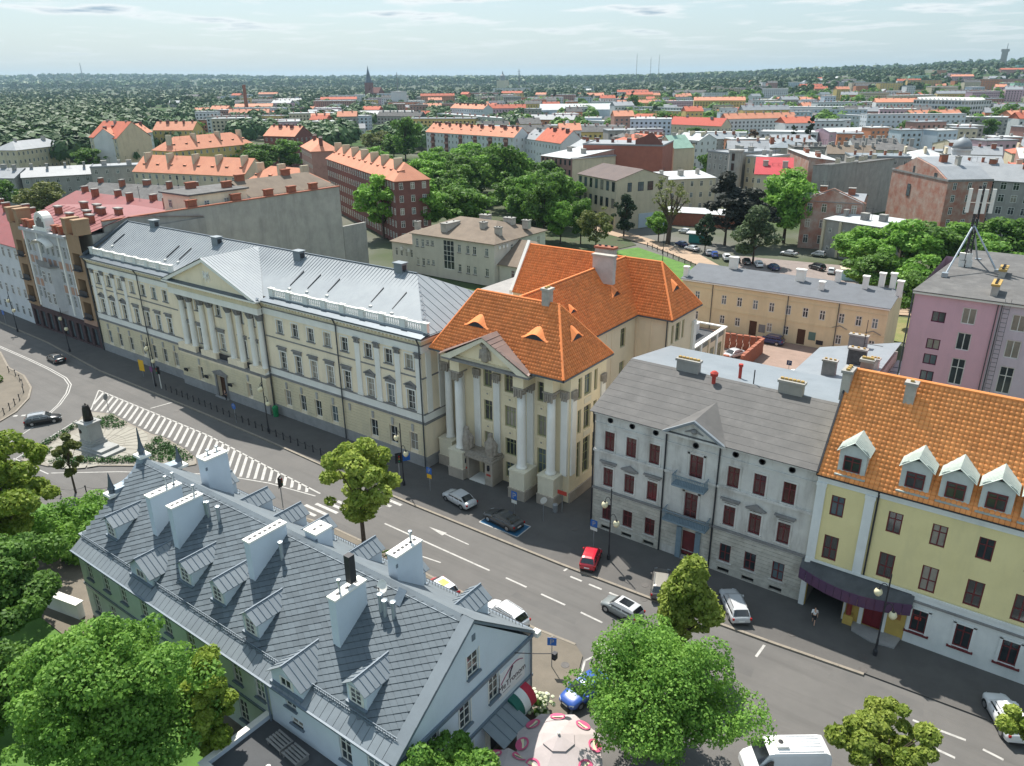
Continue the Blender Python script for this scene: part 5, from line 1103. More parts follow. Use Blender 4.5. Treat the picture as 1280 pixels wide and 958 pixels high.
# curved gable crown with three spires at the far end
q = MB(); n = 12
arc = [(FYr+3.2*(1-2*k/n), 10.9+2.5*math.exp(-abs(3.2*(1-2*k/n))*1.0)+.5*max(0,abs(1-2*k/n)-.7)) for k in range(n+1)]
q.extrude([(FX0-.7,a,z_) for a, z_ in arc]+[(FX0-.7,FYr-3.2,10.2),(FX0-.7,FYr+3.2,10.2)], (1.0,0,0)); q.build('shaped_gable', M('lead_sheet', (.32,.38,.43),(.27,.32,.37), s=1, rough=.4, metal=.4), fh)
for y, z, h in ((FYr,13.2,2.6),(FYr-3.3,10.7,1.9),(FYr+3.3,10.7,1.9)):
    q = MB(); q.lathe([(.3,0),(.3,.4),(.36,.45),(.26,.65),(.15,1.2),(.05,h),(.0,h+.2)], (FX0-.25,y,z), 8); q.build('spire', m_zincd, fh); q = MB(); q.box(FX0-.85,y-.55,z-.2,FX0+.35,y+.55,z+.05); q.build('spire_base', m_cwhite, fh)
q = MB(); q.box(FX0-2.3,24.2,6.9,FX0-.05,26.3,7.15); q.build('side_canopy', m_zgrey, fh)
# signboard painted on the gable wall, lettering as flat raised text
sgn = MB(); sgn.box(FX1+.003,FYn+10.0,4.05,FX1+.04,FYn+13.1,6.35); so_ = sgn.build('signboard', M('sign_white', (.72,.71,.72),(.68,.67,.68), s=1), fh)
def text_part(name, s, size, mat, parent, loc, rot, ext=.01, shear=0, align='CENTER'):
    cu = bpy.data.curves.new(name, 'FONT'); cu.body = s; cu.size = size; cu.extrude = ext; cu.align_x = align; cu.shear = shear; cu.materials.append(mat)
    to = bpy.data.objects.new(name+'_src', cu); COL.objects.link(to); dg = bpy.context.evaluated_depsgraph_get(); me_ = bpy.data.meshes.new_from_object(to.evaluated_get(dg)); bpy.data.objects.remove(to)
    o = bpy.data.objects.new(name, me_); COL.objects.link(o); o.parent = parent; o.location = loc; o.rotation_euler = rot; return o
m_ink = M('sign_ink', (.10,.08,.09), (.08,.06,.07), s=4); m_mag = M('sign_magenta', (.35,.08,.16), (.3,.07,.14), s=4)
text_part('lettering', 'MeTronom', .72, m_ink, so_, (FX1+.05,FYn+11.55,4.75), (R(90),0,R(90)))
text_part('small_lettering', 'restauracja', .2, m_ink, so_, (FX1+.05,FYn+11.0,4.4), (R(90),0,R(90))) if False else None
q = MB(); q.box(FX1+.041,FYn+10.4,4.45,FX1+.048,FYn+11.3,4.5); q.box(FX1+.041,FYn+12.0,4.45,FX1+.048,FYn+12.7,4.5); q.build('sign_rule', m_ink, so_)
q = MB(); pa = [(FX1+.06,FYn+10.2+k*.22,5.35+.85*math.sin(k*.21)) for k in range(13)]; q.path(pa, .035, 4); q.build('sign_arc', m_mag, so_); q = MB(); q.path([(FX1+.06,FYn+11.2,5.3),(FX1+.06,FYn+11.3,5.75),(FX1+.06,FYn+11.6,6.1)], .07, 5); q.build('sign_bird', m_ink, so_)
q = MB(); q.path([(FX1+.1,FYf-2.3,7.2),(FX1+1.2,FYf-1.2,6.9),(FX1+2.2,FYf-.2,6.7)], .03, 4); lam = q.build('floodlight_arm', m_dark, fh); q = MB(); q.box(FX1+2.05,FYf-.35,6.2,FX1+2.35,FYf,6.75); q.build('floodlight', m_dark, lam)
# awning in three colours (quarter-round), sheet canopy over the door
for k, (nm, col) in enumerate((('green_stripe',(.02,.13,.10)),('white_stripe',(.75,.75,.74)),('red_stripe',(.5,.03,.06)))):
    y0 = FYn+10.85+k*.72; q = MB(); n = 8; pr_ = [(FX1+.05+1.15*math.sin(math.pi/2*j/n), 3.6-1.25*(1-math.cos(math.pi/2*j/n))) for j in range(n+1)]
    for j in range(n): q.poly([(pr_[j][0],y0,pr_[j][1]),(pr_[j+1][0],y0,pr_[j+1][1]),(pr_[j+1][0],y0+.72,pr_[j+1][1]),(pr_[j][0],y0+.72,pr_[j][1])])
    if k in (0,2): yy = y0 if k == 0 else y0+.72; q.poly([(FX1+.05,yy,2.35)]+[(a,yy,z_) for a, z_ in pr_])
    q.build('awning_'+nm, M(nm, col, rough=.7), fh, smooth=False)
q = MB(); q.extrude([(FX1+.05,FYn+7.9,3.35),(FX1+.05,FYn+11.0,3.35),(FX1+2.0,FYn+11.0,2.55),(FX1+2.0,FYn+7.9,2.55)], (0,0,.06)); q.build('door_canopy', m_zgrey, fh)
for k in range(3): q = MB(); yy = FYn+8.7+k*.75; q.extrude([(FX1+.05,yy,3.42),(FX1+2.0,yy,2.62),(FX1+2.0,yy,2.66),(FX1+.05,yy,3.46)], (0,.04,0)); q.build('canopy_seam', m_fband, fh)
# flat-roofed annex with parapet
ann = thing('flat_roofed_annex', 'low white annex with a black felt flat roof and parapet below the slate roof', 'annex', (0,0,0))
AX0, AX1, AY0, AY1 = -38.4, -28.5, 17.5, 22.88
q = MB(); q.box(AX0,AY0,-.05,AX1,AY1,3.3); q.build('annex_wall', m_fw, ann); q = MB(); q.box(AX0+.35,AY0+.35,3.301,AX1,AY1,3.34); q.build('felt_roof', m_felt2, ann)
q = MB(); q.box(AX0,AY0,3.3,AX0+.35,AY1,3.75); q.box(AX0+.351,AY0,3.3,AX1,AY0+.35,3.75); q.build('parapet', m_fw, ann); q = MB(); q.box(AX0-.06,AY0-.06,3.75,AX0+.41,AY1,3.81); q.box(AX0+.411,AY0-.06,3.75,AX1,AY0+.41,3.81); q.build('parapet_coping', m_cwhite, ann)
for k in range(2):
    pl_ = thing('wooden_pallet', ('weathered grey timber pallet leaning on the annex roof nearest the parapet', 'weathered grey timber pallet on the annex roof beside the window')[k], 'pallet', (-35.6+k*1.75, 21.75-k*.1, 3.34), R(-4), 'pallets on the annex roof')
    for j in range(5): MB().box(-.8,-.55+j*.24,.42,.8,-.4+j*.24,.46).build('board', m_dstone, pl_)
    MB().box(-.75,-.5,0,-.65,.5,.42).build('bearer', m_dstone, pl_); MB().box(.65,-.5,0,.75,.5,.42).build('bearer', m_dstone, pl_)
for x, y in ((-33.5,19.4),(-30.8,19.9)):
    v_ = thing('roof_vent_pipe', 'tall grey vent pipe with white cap on the felt roof' if x < -32 else 'short grey vent pipe with white cap nearer the house wall', 'vent pipe', (x,y,3.34)); MB().lathe([(.09,0),(.09,1.5)], n=8).build('pipe', m_dark, v_); MB().lathe([(.17,1.5),(.17,1.62),(0,1.7)], n=10).build('cap', m_cwhite, v_)
# ================================================================ COLOURED TENEMENT at the far end of the street
tn = thing('art_nouveau_tenement', 'salmon and grey tenement with ochre side piers, round parapet crest and red roof', 'building', (-163.0, 61.5, 0))
m_sal = M('salmon_plaster', (.46,.28,.20), (.40,.25,.185), s=.6, stain=.25, streak=True); m_och = M('ochre_pier', (.36,.235,.14), (.31,.205,.125), s=.6, stain=.25, streak=True)
m_tgr = M('pale_grey_plaster', (.50,.50,.50), (.43,.43,.44), s=.6, stain=.25, streak=True); m_shop = M('shop_brown', (.10,.06,.06), (.07,.045,.045), s=2)
TW = 26.6; tx = [5.9, 7.6, 11.0, 12.9, 14.9, 16.9, 19.4, 21.0]
to_ = []
for x in tx:
    for z in (6.6, 10.8, 15.6): to_.append((x-.5,x+.5,z,z+2.2))
b = MB(); wall(b, 4.6, 21.9, 4.6, 19.6, to_, rev=.2); b.build('wall', m_tgr, tn)
for x0, x1 in ((0,4.6),(21.9,TW)):
    b = MB(); wall(b, x0, x1, 4.6, 20.6, [(x0+1.0,x1-1.0,z,z+2.9) for z in (5.6,9.8,14.4)], y=-.25, rev=1.2); b.build('side_pier', m_och, tn)
for x0, x1 in ((0,1.3),(3.3,4.6),(21.9,23.2),(25.3,TW)):
    q = MB(); q.box(x0,-.45,20.6,x1,2.0,23.0); q.box(x0-.1,-.55,23.0,x1+.1,2.1,23.3); q.build('pier_head', m_och, tn)
for x0, x1 in ((1.0,3.6),(22.9,25.6)):
    for z in (5.6,9.8,14.4): q = MB(); q.box(x0,-.5,z,x1,-.44,z+.9); q.box(x0,-.9,z-.12,x1,-.2,z); q.build('loggia_rail', m_dark, tn); fwindow(tn, (x0+x1)/2, .9, z, 1.6, 2.7, m_wframe, m_glass)
b = MB(); wall(b, 0, TW, -.05, 4.6, [(x,x+1.9,.3,3.6) for x in np.arange(.8, 25, 2.85)], y=-.1, rev=.5); b.build('shopfront', m_shop, tn)
for x in np.arange(.8, 25, 2.85): fwindow(tn, x+.95, .3, .3, 1.9, 3.3, m_dark, m_glass2)
q = MB(); q.box(0,-.2,4.6,4.6,-.1,5.1); q.box(21.9,-.35,4.4,TW,-.1,5.3); q.build('shop_fascia', m_sal, tn)
for x in tx:
    for z in (6.6,10.8,15.6): fwindow(tn, x, .16, z, 1.0, 2.2, m_wframe, m_glass)
    for z in (9.1,13.5): MB().box(x-.55,-.05,z,x+.55,-.003,z+1.4).build('salmon_panel', m_sal, tn)
for x in (4.9, 10.0, 18.2, 21.6): MB().box(x-.25,-.16,5.0,x+.25,-.003,19.4).build('pilaster', m_cwhite, tn)
q = MB(); q.prism([(10.3,0),(11.2,-1.1),(14.8,-1.1),(15.7,0)], 5.4, 13.6); q.build('bay', m_tgr, tn)
for x, z in ((11.9,6.6),(14.0,6.6),(11.9,10.6),(14.0,10.6)): fwindow(tn, x, -1.12, z, 1.1, 2.2, m_wframe, m_glass)
q = MB(); q.prism([(10.0,0),(11.0,-1.4),(15.0,-1.4),(16.0,0)], 13.6, 13.9); q.box(10.4,-1.35,13.9,15.6,-1.3,14.8); q.build('bay_balcony', m_dstone, tn)
q = MB(); n = 12
for k in range(n):
    a0, a1 = math.pi*k/n, math.pi*(k+1)/n; q.poly([(13+3.0*math.cos(a0),-.1,17.6+1.2*math.sin(a0)),(13+3.0*math.cos(a1),-.1,17.6+1.2*math.sin(a1)),(13+3.0*math.cos(a1),-1.5,17.4+1.2*math.sin(a1)),(13+3.0*math.cos(a0),-1.5,17.4+1.2*math.sin(a0))])
q.build('balcony_hood', m_cwhite, tn)
q = MB(); q.box(4.5,-.7,19.6,22.0,-.003,20.1); q.build('cornice', m_tgr, tn); 
q = MB(); q.T = Matrix.Translation((13,-.3,21.4)) @ Matrix.Rotation(R(90),4,'X'); q.lathe([(2.1,-1.6),(2.1,0),(1.7,.05),(1.6,-.1),(.0,-.1)], n=24); cr_ = q.build('crest', m_cwhite, tn)
q = MB()
for k in range(5): x = 13-1.2+k*.6; q.box(x-.12,-.36,20.6,x+.12,-.1,21.4+1.2*math.cos((k-2)*.6))
q.build('crest_relief', m_dstone, cr_); q = MB(); q.box(10.4,-.5,20.1,15.6,.9,20.8); q.build('crest_base', m_cwhite, tn)
for x in (6.2,8.2,17.8,19.8): q = MB(); q.box(x-.5,-.3,20.1,x+.5,.6,21.3); q.box(x-.6,-.4,21.3,x+.6,.7,21.6); q.build('parapet_pier', m_brick, tn)
q = MB(); q.poly([(0,0,20.4),(TW,0,20.4),(TW,9.0,22.6),(0,9.0,22.6)]); q.poly([(0,9,22.6),(TW,9,22.6),(TW,24,20.6),(0,24,20.6)]); q.build('roof', m_red, tn)
for k in range(13): q = MB(); x = 1+k*2.05; q.extrude([(x,0,20.4),(x,9,22.6),(x,9,22.66),(x,0,20.46)], (.05,0,0)); q.build('roof_seam', m_red, tn)
q = MB(); q.box(0,2.0,0,TW,24,20.35); q.build('side_and_rear_wall', m_conc, tn)
for x, y, z in ((7,6,22),(14.5,4.5,21.6),(17,6.5,22),(18.6,8.4,22.4),(16,9,22.7),(21,5,21.8),(22.5,9.5,22.5),(10,9.5,22.6)): chimney(tn, x-.8,y-.4,z-.6,x+.8,y+.4,z+1.3, m_brick, m_conc)
# house with the big blank fire wall behind it, brown felt roof and a small penthouse
fw = thing('firewall_building', 'long house behind the courthouse showing one huge blank grey fire wall', 'building', (0,0,0))
q = MB(); q.box(-151,85.5,0,-137.4,121,20.4); q.build('rear_wall', m_conc, fw)
q = MB(); q.box(-137.4,66,0,-136.9,120.6,22.3,0); q.build('fire_wall', M('blank_fire_wall', (.43,.41,.37), (.33,.315,.285), s=.35, rough=.95, stain=.5, stc=(.23,.225,.21), streak=True, bump=.2), fw)
q = MB(); q.box(-137.5,66,22.3,-136.75,120.8,22.5); q.build('coping', m_brick, fw)
q = MB(); q.box(-137.6,120.7,0,-136.9,128,13.2); q.build('low_wall', m_conc, fw)
q = MB(); q.poly([(-151.2,90,20.4),(-137.5,90,22.0),(-137.5,121,22.0),(-151.2,121,20.4)]); q.build('roof_low', m_red, fw)
q = MB(); q.extrude([(-151,98,22.2),(-151,121,22.2),(-144.5,118,25.3),(-144.5,97.5,25.3)], (0,0,.1)); q.extrude([(-144.5,97.5,25.3),(-144.5,118,25.3),(-138.6,121,22.4),(-138.6,98,22.4)], (0,0,.1)); q.build('brown_roof', m_brown, fw)
q = MB(); q.poly([(-151,121,20),(-138.6,121,20),(-138.6,121,22.4),(-144.5,118,25.3),(-151,121,22.2)]); q.box(-138.8,98,20,-138.55,121,22.45); q.build('attic_wall', m_cwall, fw)
q = MB(); q.box(-148.5,84.5,20,-139.0,97.4,24.3); q.build('penthouse', m_cwall, fw); q = MB(); q.box(-149,84,24.3,-138.6,97.9,24.6); q.build('penthouse_roof', m_felt, fw)
for y in (88,92.5): fwindow(fw, -138.98, y, 21.6, 1.1, 1.5, m_wframe, m_glass, R(90))
for x in (-146,): fwindow(fw, x, 84.45, 21.6, 1.1, 1.5, m_wframe, m_glass)
for x, y, z in ((-138,84,22.6),(-138,94,22.6),(-138,102,22.6),(-138,108,22.6),(-138,114,22.6),(-144.5,100,25.4),(-144.5,112,25.4),(-147,90,24.7),(-142,95,24.7)): chimney(fw, x-.4,y-1.0,z-.5,x+.4,y+1.0,z+1.2, m_brick, m_brick)
# further left along the street: white house with red roof
# ================================================================ PINK BLOCK WITH THE MAST
pk = thing('pink_block', 'pink rendered block with a flat felt roof carrying a phone mast', 'building', (-13.6, 103.0, 0))
m_pk = M('pink_render', (.70,.42,.48), (.64,.39,.45), s=.4, stain=.25, stc=(.42,.28,.31), streak=True); m_pk2 = M('lilac_render', (.62,.53,.58), (.56,.48,.53), s=.4, stain=.25, streak=True)
po = []
for z0_, z1_ in ((17.0,19.0),(13.7,15.9),(9.2,12.6)):
    for x in (6.2,11.3,15.3,18.5): po.append((x-.75,x+.75,z0_,z1_))
for z in (16.7,13.2,11.2,9.0): po.append((2.3,3.8,z,z+1.35))
b = MB(); wall(b, 0, 9.1, 0, 20.2, [o for o in po if o[1] < 9.1], rev=.2); b.build('pink_wall', m_pk, pk); b = MB(); wall(b, 9.1, 26, 0, 20.2, [o for o in po if o[0] > 9.1], rev=.2); b.build('lilac_wall', m_pk2, pk)
b = MB(); b.poly([(0,0,0),(0,0,20.2),(0,24,20.2),(0,24,0)]); b.poly([(26,0,0),(26,24,0),(26,24,20.2),(26,0,20.2)]); b.poly([(0,24,0),(0,24,20.2),(26,24,20.2),(26,24,0)]); b.build('side_wall', m_pk, pk)
m_mag2 = M('maroon_frame', (.12,.02,.05), (.09,.015,.04), s=3)
for o in po: window(pk, (o[0]+o[1])/2, .16, o[2], o[1]-o[0], o[3]-o[2], 2, (.66,) if o[3]-o[2] > 3 else (), m_wframe if o[0] > 4.5 else m_mag2, m_glass, t=.11)
q = MB(); q.box(-.2,-.4,20.0,26.2,-.003,20.25); q.build('cornice', m_cwhite, pk)
q = MB(); q.extrude([(-.3,-.5,20.26),(26.3,-.5,20.26),(26.3,24.3,21.3),(2.5,24.3,21.3)], (0,0,.12)); q.build('flat_roof', m_felt, pk)
q = MB(); q.path([(-.15,-.15,20),(-.15,-.15,0)], .1); q.path([(8.9,-.15,20.1),(8.9,-.15,6)], .06); q.path([(9.3,-.15,20.1),(9.3,-.15,6)], .06); q.build('downpipe', m_pipe, pk)
q = MB()
for k in range(22): q.box(9.5,-.35,8+k*.55,10.1,-.3,8.04+k*.55)
q.box(9.48,-.36,7.5,9.52,-.3,20.8); q.box(10.08,-.36,7.5,10.12,-.3,20.8); q.build('wall_ladder', m_pipe, pk)
for x, y0, y1 in ((8.1,1.5,4.5),(8.0,10.5,13.5)): chimney(pk, x-.35,y0,20.3,x+.35,y1,21.9, m_chim, m_pot, 4)
mast = thing('phone_mast', 'black lattice phone mast with white panel antennas and three struts on the pink block roof', 'mast', (-10.2,117.5,20.9))
q = MB()
for a in range(3):
    an = 2*math.pi*a/3+.3; q.tube((.4*math.cos(an),.4*math.sin(an),0),(.32*math.cos(an),.32*math.sin(an),10.6),.09)
    an2 = an+2*math.pi/3
    for k in range(13): q.tube((.4*math.cos(an),.4*math.sin(an),k*.8),(.37*math.cos(an2),.37*math.sin(an2),k*.8+.8),.05,n=5); q.tube((.4*math.cos(an),.4*math.sin(an),k*.8),(.4*math.cos(an2),.4*math.sin(an2),k*.8),.04,n=5)
q.build('lattice', m_dark, mast)
for k, (x, y) in enumerate(((-1.1,-.5),(.0,-1.0),(.7,-.5),(1.5,.3))): q = MB(); q.box(x-.22,y-.14,7.2,x+.22,y+.1,10.3); q.tube((x,y+.1,8.5),(0,0,8.5),.04); q.build('antenna_panel', m_cwhite, mast)
for x, y, z in ((-.5,-.4,1.0),(.3,-.5,1.0),(-.4,-.5,0),(.45,-.4,.1)): MB().box(x-.35,y-.25,z,x+.35,y+.25,z+.9).build('radio_cabinet', m_wframe, mast)
for x, y in ((-1.4,-7.0),(3.9,-1.3),(1.0,4.5)): q = MB(); q.tube((x,y,0),(0,0,5.6),.12); q.box(x-.35,y-.35,-.15,x+.35,y+.35,.4); q.build('strut', m_steel, mast)
# ================================================================ LONG BEIGE TWO-STOREY BUILDING round the courtyard
bg_ = thing('beige_courtyard_building', 'long beige two-storey building with grey felt roof and white chimneys behind the courtyard', 'building', (-58,135.2,0))
m_bg = M('beige_render', (.70,.58,.37), (.64,.53,.34), s=.4, stain=.2, streak=True); BW = 36.8
bxs = [3.5,8.5,11.4,14.35,17.4,20.5,23.6,26.7,30.4,33.6,37.6][:10]; bxs = [3.2,8.5,11.5,14.5,17.5,20.5,23.5,26.4,29.6,32.4,35.0]
bo_ = [(x-.5,x+.5,5.1,6.9) for x in bxs]+[(x-.5,x+.5,1.3,3.0) for x in (3.2,8.5,11.5,17.5,20.5,29.6,35)]+[(13.8,15.2,.05,2.9),(22.6,24.0,.05,2.9)]
b = MB(); wall(b, 0, BW, -.05, 8.8, bo_, rev=.2); b.poly([(BW,0,0),(BW,11,0),(BW,11,9),(BW,8,10.2),(BW,0,8.8)]); b.poly([(0,0,0),(0,0,8.8),(0,8,10.2),(0,11,9),(0,11,0)]); b.poly([(0,11,0),(0,11,9),(BW,11,9),(BW,11,0)]); b.build('wall', m_bg, bg_)
for o in bo_:
    if o[2] > .5: window(bg_, (o[0]+o[1])/2, .14, o[2], o[1]-o[0], o[3]-o[2], 2, (.64,), m_wframe, m_glass, t=.12)
    else: MB().box(o[0],.12,.05,o[1],.18,2.9).build('door', MATS['oak_door'], bg_)
for z, h in ((3.95,.16),(7.55,.12),(8.35,.16)): q = MB(); q.box(-.02,-.1,z,BW+.1,-.003,z+h); q.build('string_course', m_bg, bg_)
q = MB(); q.box(-.1,-.45,8.7,BW+.2,-.003,8.95); q.build('eaves', m_cwhite, bg_)
q = MB(); q.extrude([(-.3,-.5,8.96),(BW+.3,-.5,8.96),(BW+.3,8,10.35),(-.3,8,10.35)], (0,0,.08)); q.extrude([(-.3,8,10.35),(BW+.3,8,10.35),(BW+.3,11.4,9.1),(-.3,11.4,9.1)], (0,0,.08)); q.build('roof', M('blue_grey_felt', (.135,.145,.16),(.115,.123,.135), s=.5, rough=.8, stain=.25), bg_)
for x, y, h in ((.2,1,1.9),(7.0,7.5,2.3),(9.5,5,.7),(20.3,6,2.2),(24.8,3.5,1.5),(26.3,8,2.0),(31.3,6.5,2.3),(33.5,8.5,2.4),(35.3,8.5,2.6),(BW+.2,5.5,2.6)):
    z = 9+(y+.5)*1.4/8.5; w_ = .8 if h > 2.1 and x < 30 else .45
    if h > 1: chimney(bg_, x-w_,y-.4,z-.3,x+w_,y+.4,z+h, m_cwhite)
for x in (6.2,20.3,29.0): q = MB(); q.path([(x,-.16,8.7),(x,-.16,0)], .08); q.build('downpipe', m_pipe, bg_)
for x in (29.6,35): 
    q = MB(); q.extrude([(x-1.3,-.14,4.2),(x,-.14,4.75),(x+1.3,-.14,4.2),(x+1.1,-.14,4.2),(x,-.14,4.62),(x-1.1,-.14,4.2)], (0,.13,0)); q.build('door_pediment', m_dstone, bg_)
for x, z, m_ in ((16.2,1.0,m_dstone),(25.2,1.2,M('green_board',(.12,.2,.17),s=3)),(26.6,.6,m_dark)): q = MB(); q.box(x-.6,-.06,z,x+.6,-.003,z+1.5 if m_ != m_dark else z+.8); q.build('notice_board', m_, bg_)
# brick enclosure in the courtyard, built course by course
en = thing('brick_enclosure', 'low red brick enclosure wall with stepped coping in the courtyard', 'wall', (0,0,0))
for (xa, ya, xb, yb) in ((-47.6,125.6,-38.8,127.0),(-38.8,127.0,-38.5,116.0),(-43.3,114.6,-40.2,115.0)):
    L_ = math.hypot(xb-xa, yb-ya); an = math.atan2(yb-ya, xb-xa); nb = int(L_/1.0)
    for k in range(nb):
        w_ = L_/nb
        for j in range(4): ob('brick', shared('eb', lambda: MB().box(0,-.2,0,.96,.2,.64).mesh('brick', m_brick)), en, (xa+math.cos(an)*w_*(k+(.12 if j % 2 else 0)), ya+math.sin(an)*w_*(k+(.12 if j % 2 else 0)), .0+j*.65), an)
        ob('coping_brick', shared('ecb', lambda: MB().box(0,-.3,0,.9,.3,.16).mesh('coping_brick', m_brick)), en, (xa+math.cos(an)*w_*k, ya+math.sin(an)*w_*k, 2.6+(k % 2)*.06), an)
# grey-roofed shed between yellow house and courtyard
sd = thing('grey_roofed_shed', 'low back building with a pale grey sheet roof and soot-black chimneys behind the yellow house', 'building', (0,0,0))
q = MB(); q.prism([(-27.2,104.5),(-17.2,104.5),(-17.2,124.3),(-27.2,118.4)], 0, 5.4); q.build('wall', m_conc, sd); q = MB(); q.extrude([(-27.6,103.8,5.5),(-17,103.8,6.6),(-17,124.8,6.6),(-27.4,118.8,5.5)], (0,0,.15)); q.build('roof', m_rr, sd)
for x, y, w_, h, m_ in ((-22.3,120.2,1.3,2.1,m_dstone),(-20.6,112,1.2,2.6,M('soot',(.05,.05,.05),(.1,.1,.1),s=2)),(-22.8,106,.9,2.2,m_dstone),(-18,110.8,.6,2.0,m_chim)): chimney(sd, x-w_,y-.45,5.6,x+w_,y+.45,6.2+h, m_, m_conc, 3, potm=m_pot)
q = MB(); q.tube((-20.3,114,6.3),(-20.3,114,12.5),.05); q.tube((-20.3,114,9),(-17.8,114,9),.04); q.build('aerial', m_dark, sd)
q = MB(); q.extrude([(-17,108,4.0),(-13.7,108,4.4),(-13.7,122,4.4),(-17,124,4.0)], (0,0,.12)); q.build('lean_to_roof', m_rr, sd)
for k in range(6): q = MB(); q.extrude([(-16.9,109+k*2.2,4.13),(-13.8,109+k*2.2,4.53),(-13.8,109+k*2.2,4.6),(-16.9,109+k*2.2,4.2)], (0,.06,0)); q.build('roof_seam', m_zincd, sd)
# ================================================================ GREY OFFICE BLOCK (three storeys) behind the court
of = thing('grey_office_block', 'pale grey three-storey block with brown hipped roof and a tall glazed stairwell', 'building', (-137.8,136.6,0))
m_of = M('pale_office_render', (.58,.55,.48), (.52,.49,.43), s=.4, stain=.2, streak=True)
OX = 33.0; oo = []
for x in (9.2,11.0,12.6,14.2,22.6,25.2,27.2,30.8):
    for z in (2.2,6.9): oo.append((x-.5 if x > 15 else x-.42, x+.5 if x > 15 else x+.42, z if x not in (12.6,14.2) else z+.7, z+1.9))
oo.append((17.6,21.0,2.4,9.4))
b = MB(); wall(b, 7.6, OX, 0, 10, oo, rev=.18); b.T = rotT(OX,0,0,R(90)); eo_ = [(6.5,7.4,7.0,8.9),(13.5,14.2,7,8.8),(17.5,18.6,6.4,9.0)]; wall(b, 0, 21, 0, 10, eo_, rev=.18); b.T = None; b.poly([(7.6,0,0),(7.6,0,10),(7.6,21,10),(7.6,21,0)]); b.poly([(7.6,21,0),(7.6,21,10),(OX,21,10),(OX,21,0)]); b.build('wall', m_of, of)
for o in oo[:-1]: fwindow(of, (o[0]+o[1])/2, .14, o[2], o[1]-o[0], o[3]-o[2], m_wframe, m_glass2 if random.random() < .3 else m_glass); MB().box(o[0]-.1,-.14,o[2]-.2,o[1]+.1,.02,o[2]).build('sill', m_dstone, of)
for o in eo_: fwindow(of, OX-.14, (o[0]+o[1])/2, o[2], o[1]-o[0], o[3]-o[2], m_wframe, m_glass, R(90))
window(of, 19.3, .12, 2.4, 3.4, 7.0, 3, (.28,.48,.62,.82), m_wframe, m_glass, t=.12)
q = MB(); rz_ = 13.2; q.poly([(7.2,-.5,10),(OX+.5,-.5,10),(OX-7,10.5,rz_),(14.5,10.5,rz_)]); q.poly([(OX+.5,-.5,10),(OX+.5,21.5,10),(OX-7,10.5,rz_)]); q.poly([(OX+.5,21.5,10),(7.2,21.5,10),(14.5,10.5,rz_),(OX-7,10.5,rz_)]); q.poly([(7.2,21.5,10),(7.2,-.5,10),(14.5,10.5,rz_)]); q.box(7.2,-.5,9.85,OX+.5,21.5,9.99); q.build('roof', m_brown, of)
b = MB(); lo_ = [(x-.4,x+.4,3.6,5.6) for x in (1.5,3.2,4.9,6.6)]; wall(b, 0, 7.6, 0, 7.0, lo_, y=.5, rev=.18); b.poly([(0,.5,0),(0,.5,7),(0,14,7),(0,14,0)]); b.build('low_wing_wall', m_of, of)
for o in lo_: fwindow(of, (o[0]+o[1])/2, .62, o[2], .8, 2.0, m_wframe, m_glass)
q = MB(); q.extrude([(-.4,0,7),(7.59,0,7),(7.59,9,9.2),(2,9,9.2)], (0,0,.1)); q.build('low_wing_roof', m_brown, of)
for x, z in ((3.5,4.6),(6.0,4.4)): MB().box(x-.4,.1,z+.6,x+.4,.49,z+1.3).build('air_conditioner', m_wframe, of)
for k in range(3): MB().box(OX+.01,1.4+k*1.4,8.6,OX+.45,2.1+k*1.4,9.3).build('air_conditioner', m_wframe, of)
for x, y, w_, d_ in ((16.3,4.5,.9,2.6),(20.5,13,1.3,.8),(27.5,13.5,1.3,.8),(25,6.5,.7,.7),(30.5,5,.8,.5),(31.5,15,.9,.6),(6.9,3,.6,.6)): z = 10+3.2*min(1,(min(y,21-y))/11); chimney(of, x-w_,y-d_,z-.6,x+w_,y+d_,z+1.5, m_chim, m_conc, 2)
lw = thing('turquoise_gabled_annex', 'low annex with brown roof and a turquoise gable beside the grey office block', 'annex', (-104.5,138,0))
b = MB(); ao = [(3.4,4.4,2.2,4.2),(7.2,8.1,2.0,3.7)]; wall(b, 0, 11.5, 0, 5.2, ao, rev=.18); b.build('wall', m_of, lw)
for o in ao: fwindow(lw, (o[0]+o[1])/2, .12, o[2], o[1]-o[0], o[3]-o[2], m_wframe, M('curtain_red', (.10,.025,.03)) if o[0] < 5 else m_glass)
q = MB(); q.poly([(11.5,0,0),(11.5,8,0),(11.5,8,5.2),(11.5,6,6.9),(11.5,2.5,7.0),(11.5,0,5.2)]); q.build('turquoise_gable', M('turquoise_render', (.30,.52,.52), (.26,.46,.46), s=.5, stain=.2), lw)
for y, z in ((4.2,2.6),(6.6,2.6)): fwindow(lw, 11.52, y, z, 1.0, 1.8, m_wframe, m_glass, R(90))
MB().box(11.55,1.6,4.2,12.0,2.9,5.8).build('air_conditioner', m_wframe, lw)
q = MB(); q.extrude([(-.2,-.5,5.1),(11.9,-.5,5.1),(11.9,2.5,7.1),(4.5,8.5,9.4),(-.2,8.5,9.4)], (0,0,.12)); q.extrude([(11.9,2.5,7.1),(11.9,8.5,5.3),(4.5,12,7.5),(4.5,8.5,9.4)], (0,0,.12)); q.build('roof', m_brown, lw); chimney(lw, 9.3,2.6,6.5,10.2,3.5,9.0, m_chim, m_conc, 1)
fl = thing('flat_felt_outbuilding', 'low outbuilding with pale felt roof between the office annex and the bank', 'building', (-95,112,0))
q = MB(); q.box(0,0,0,26,19,4.6); q.build('wall', m_of, fl); q = MB(); q.box(-.3,-.3,4.601,26.3,19.3,4.8); q.build('roof', M('pale_felt', (.33,.31,.29),(.28,.265,.25), s=.4, stain=.3), fl); chimney(fl, 8,8,4.7,9,9,6.0, m_chim, m_conc)
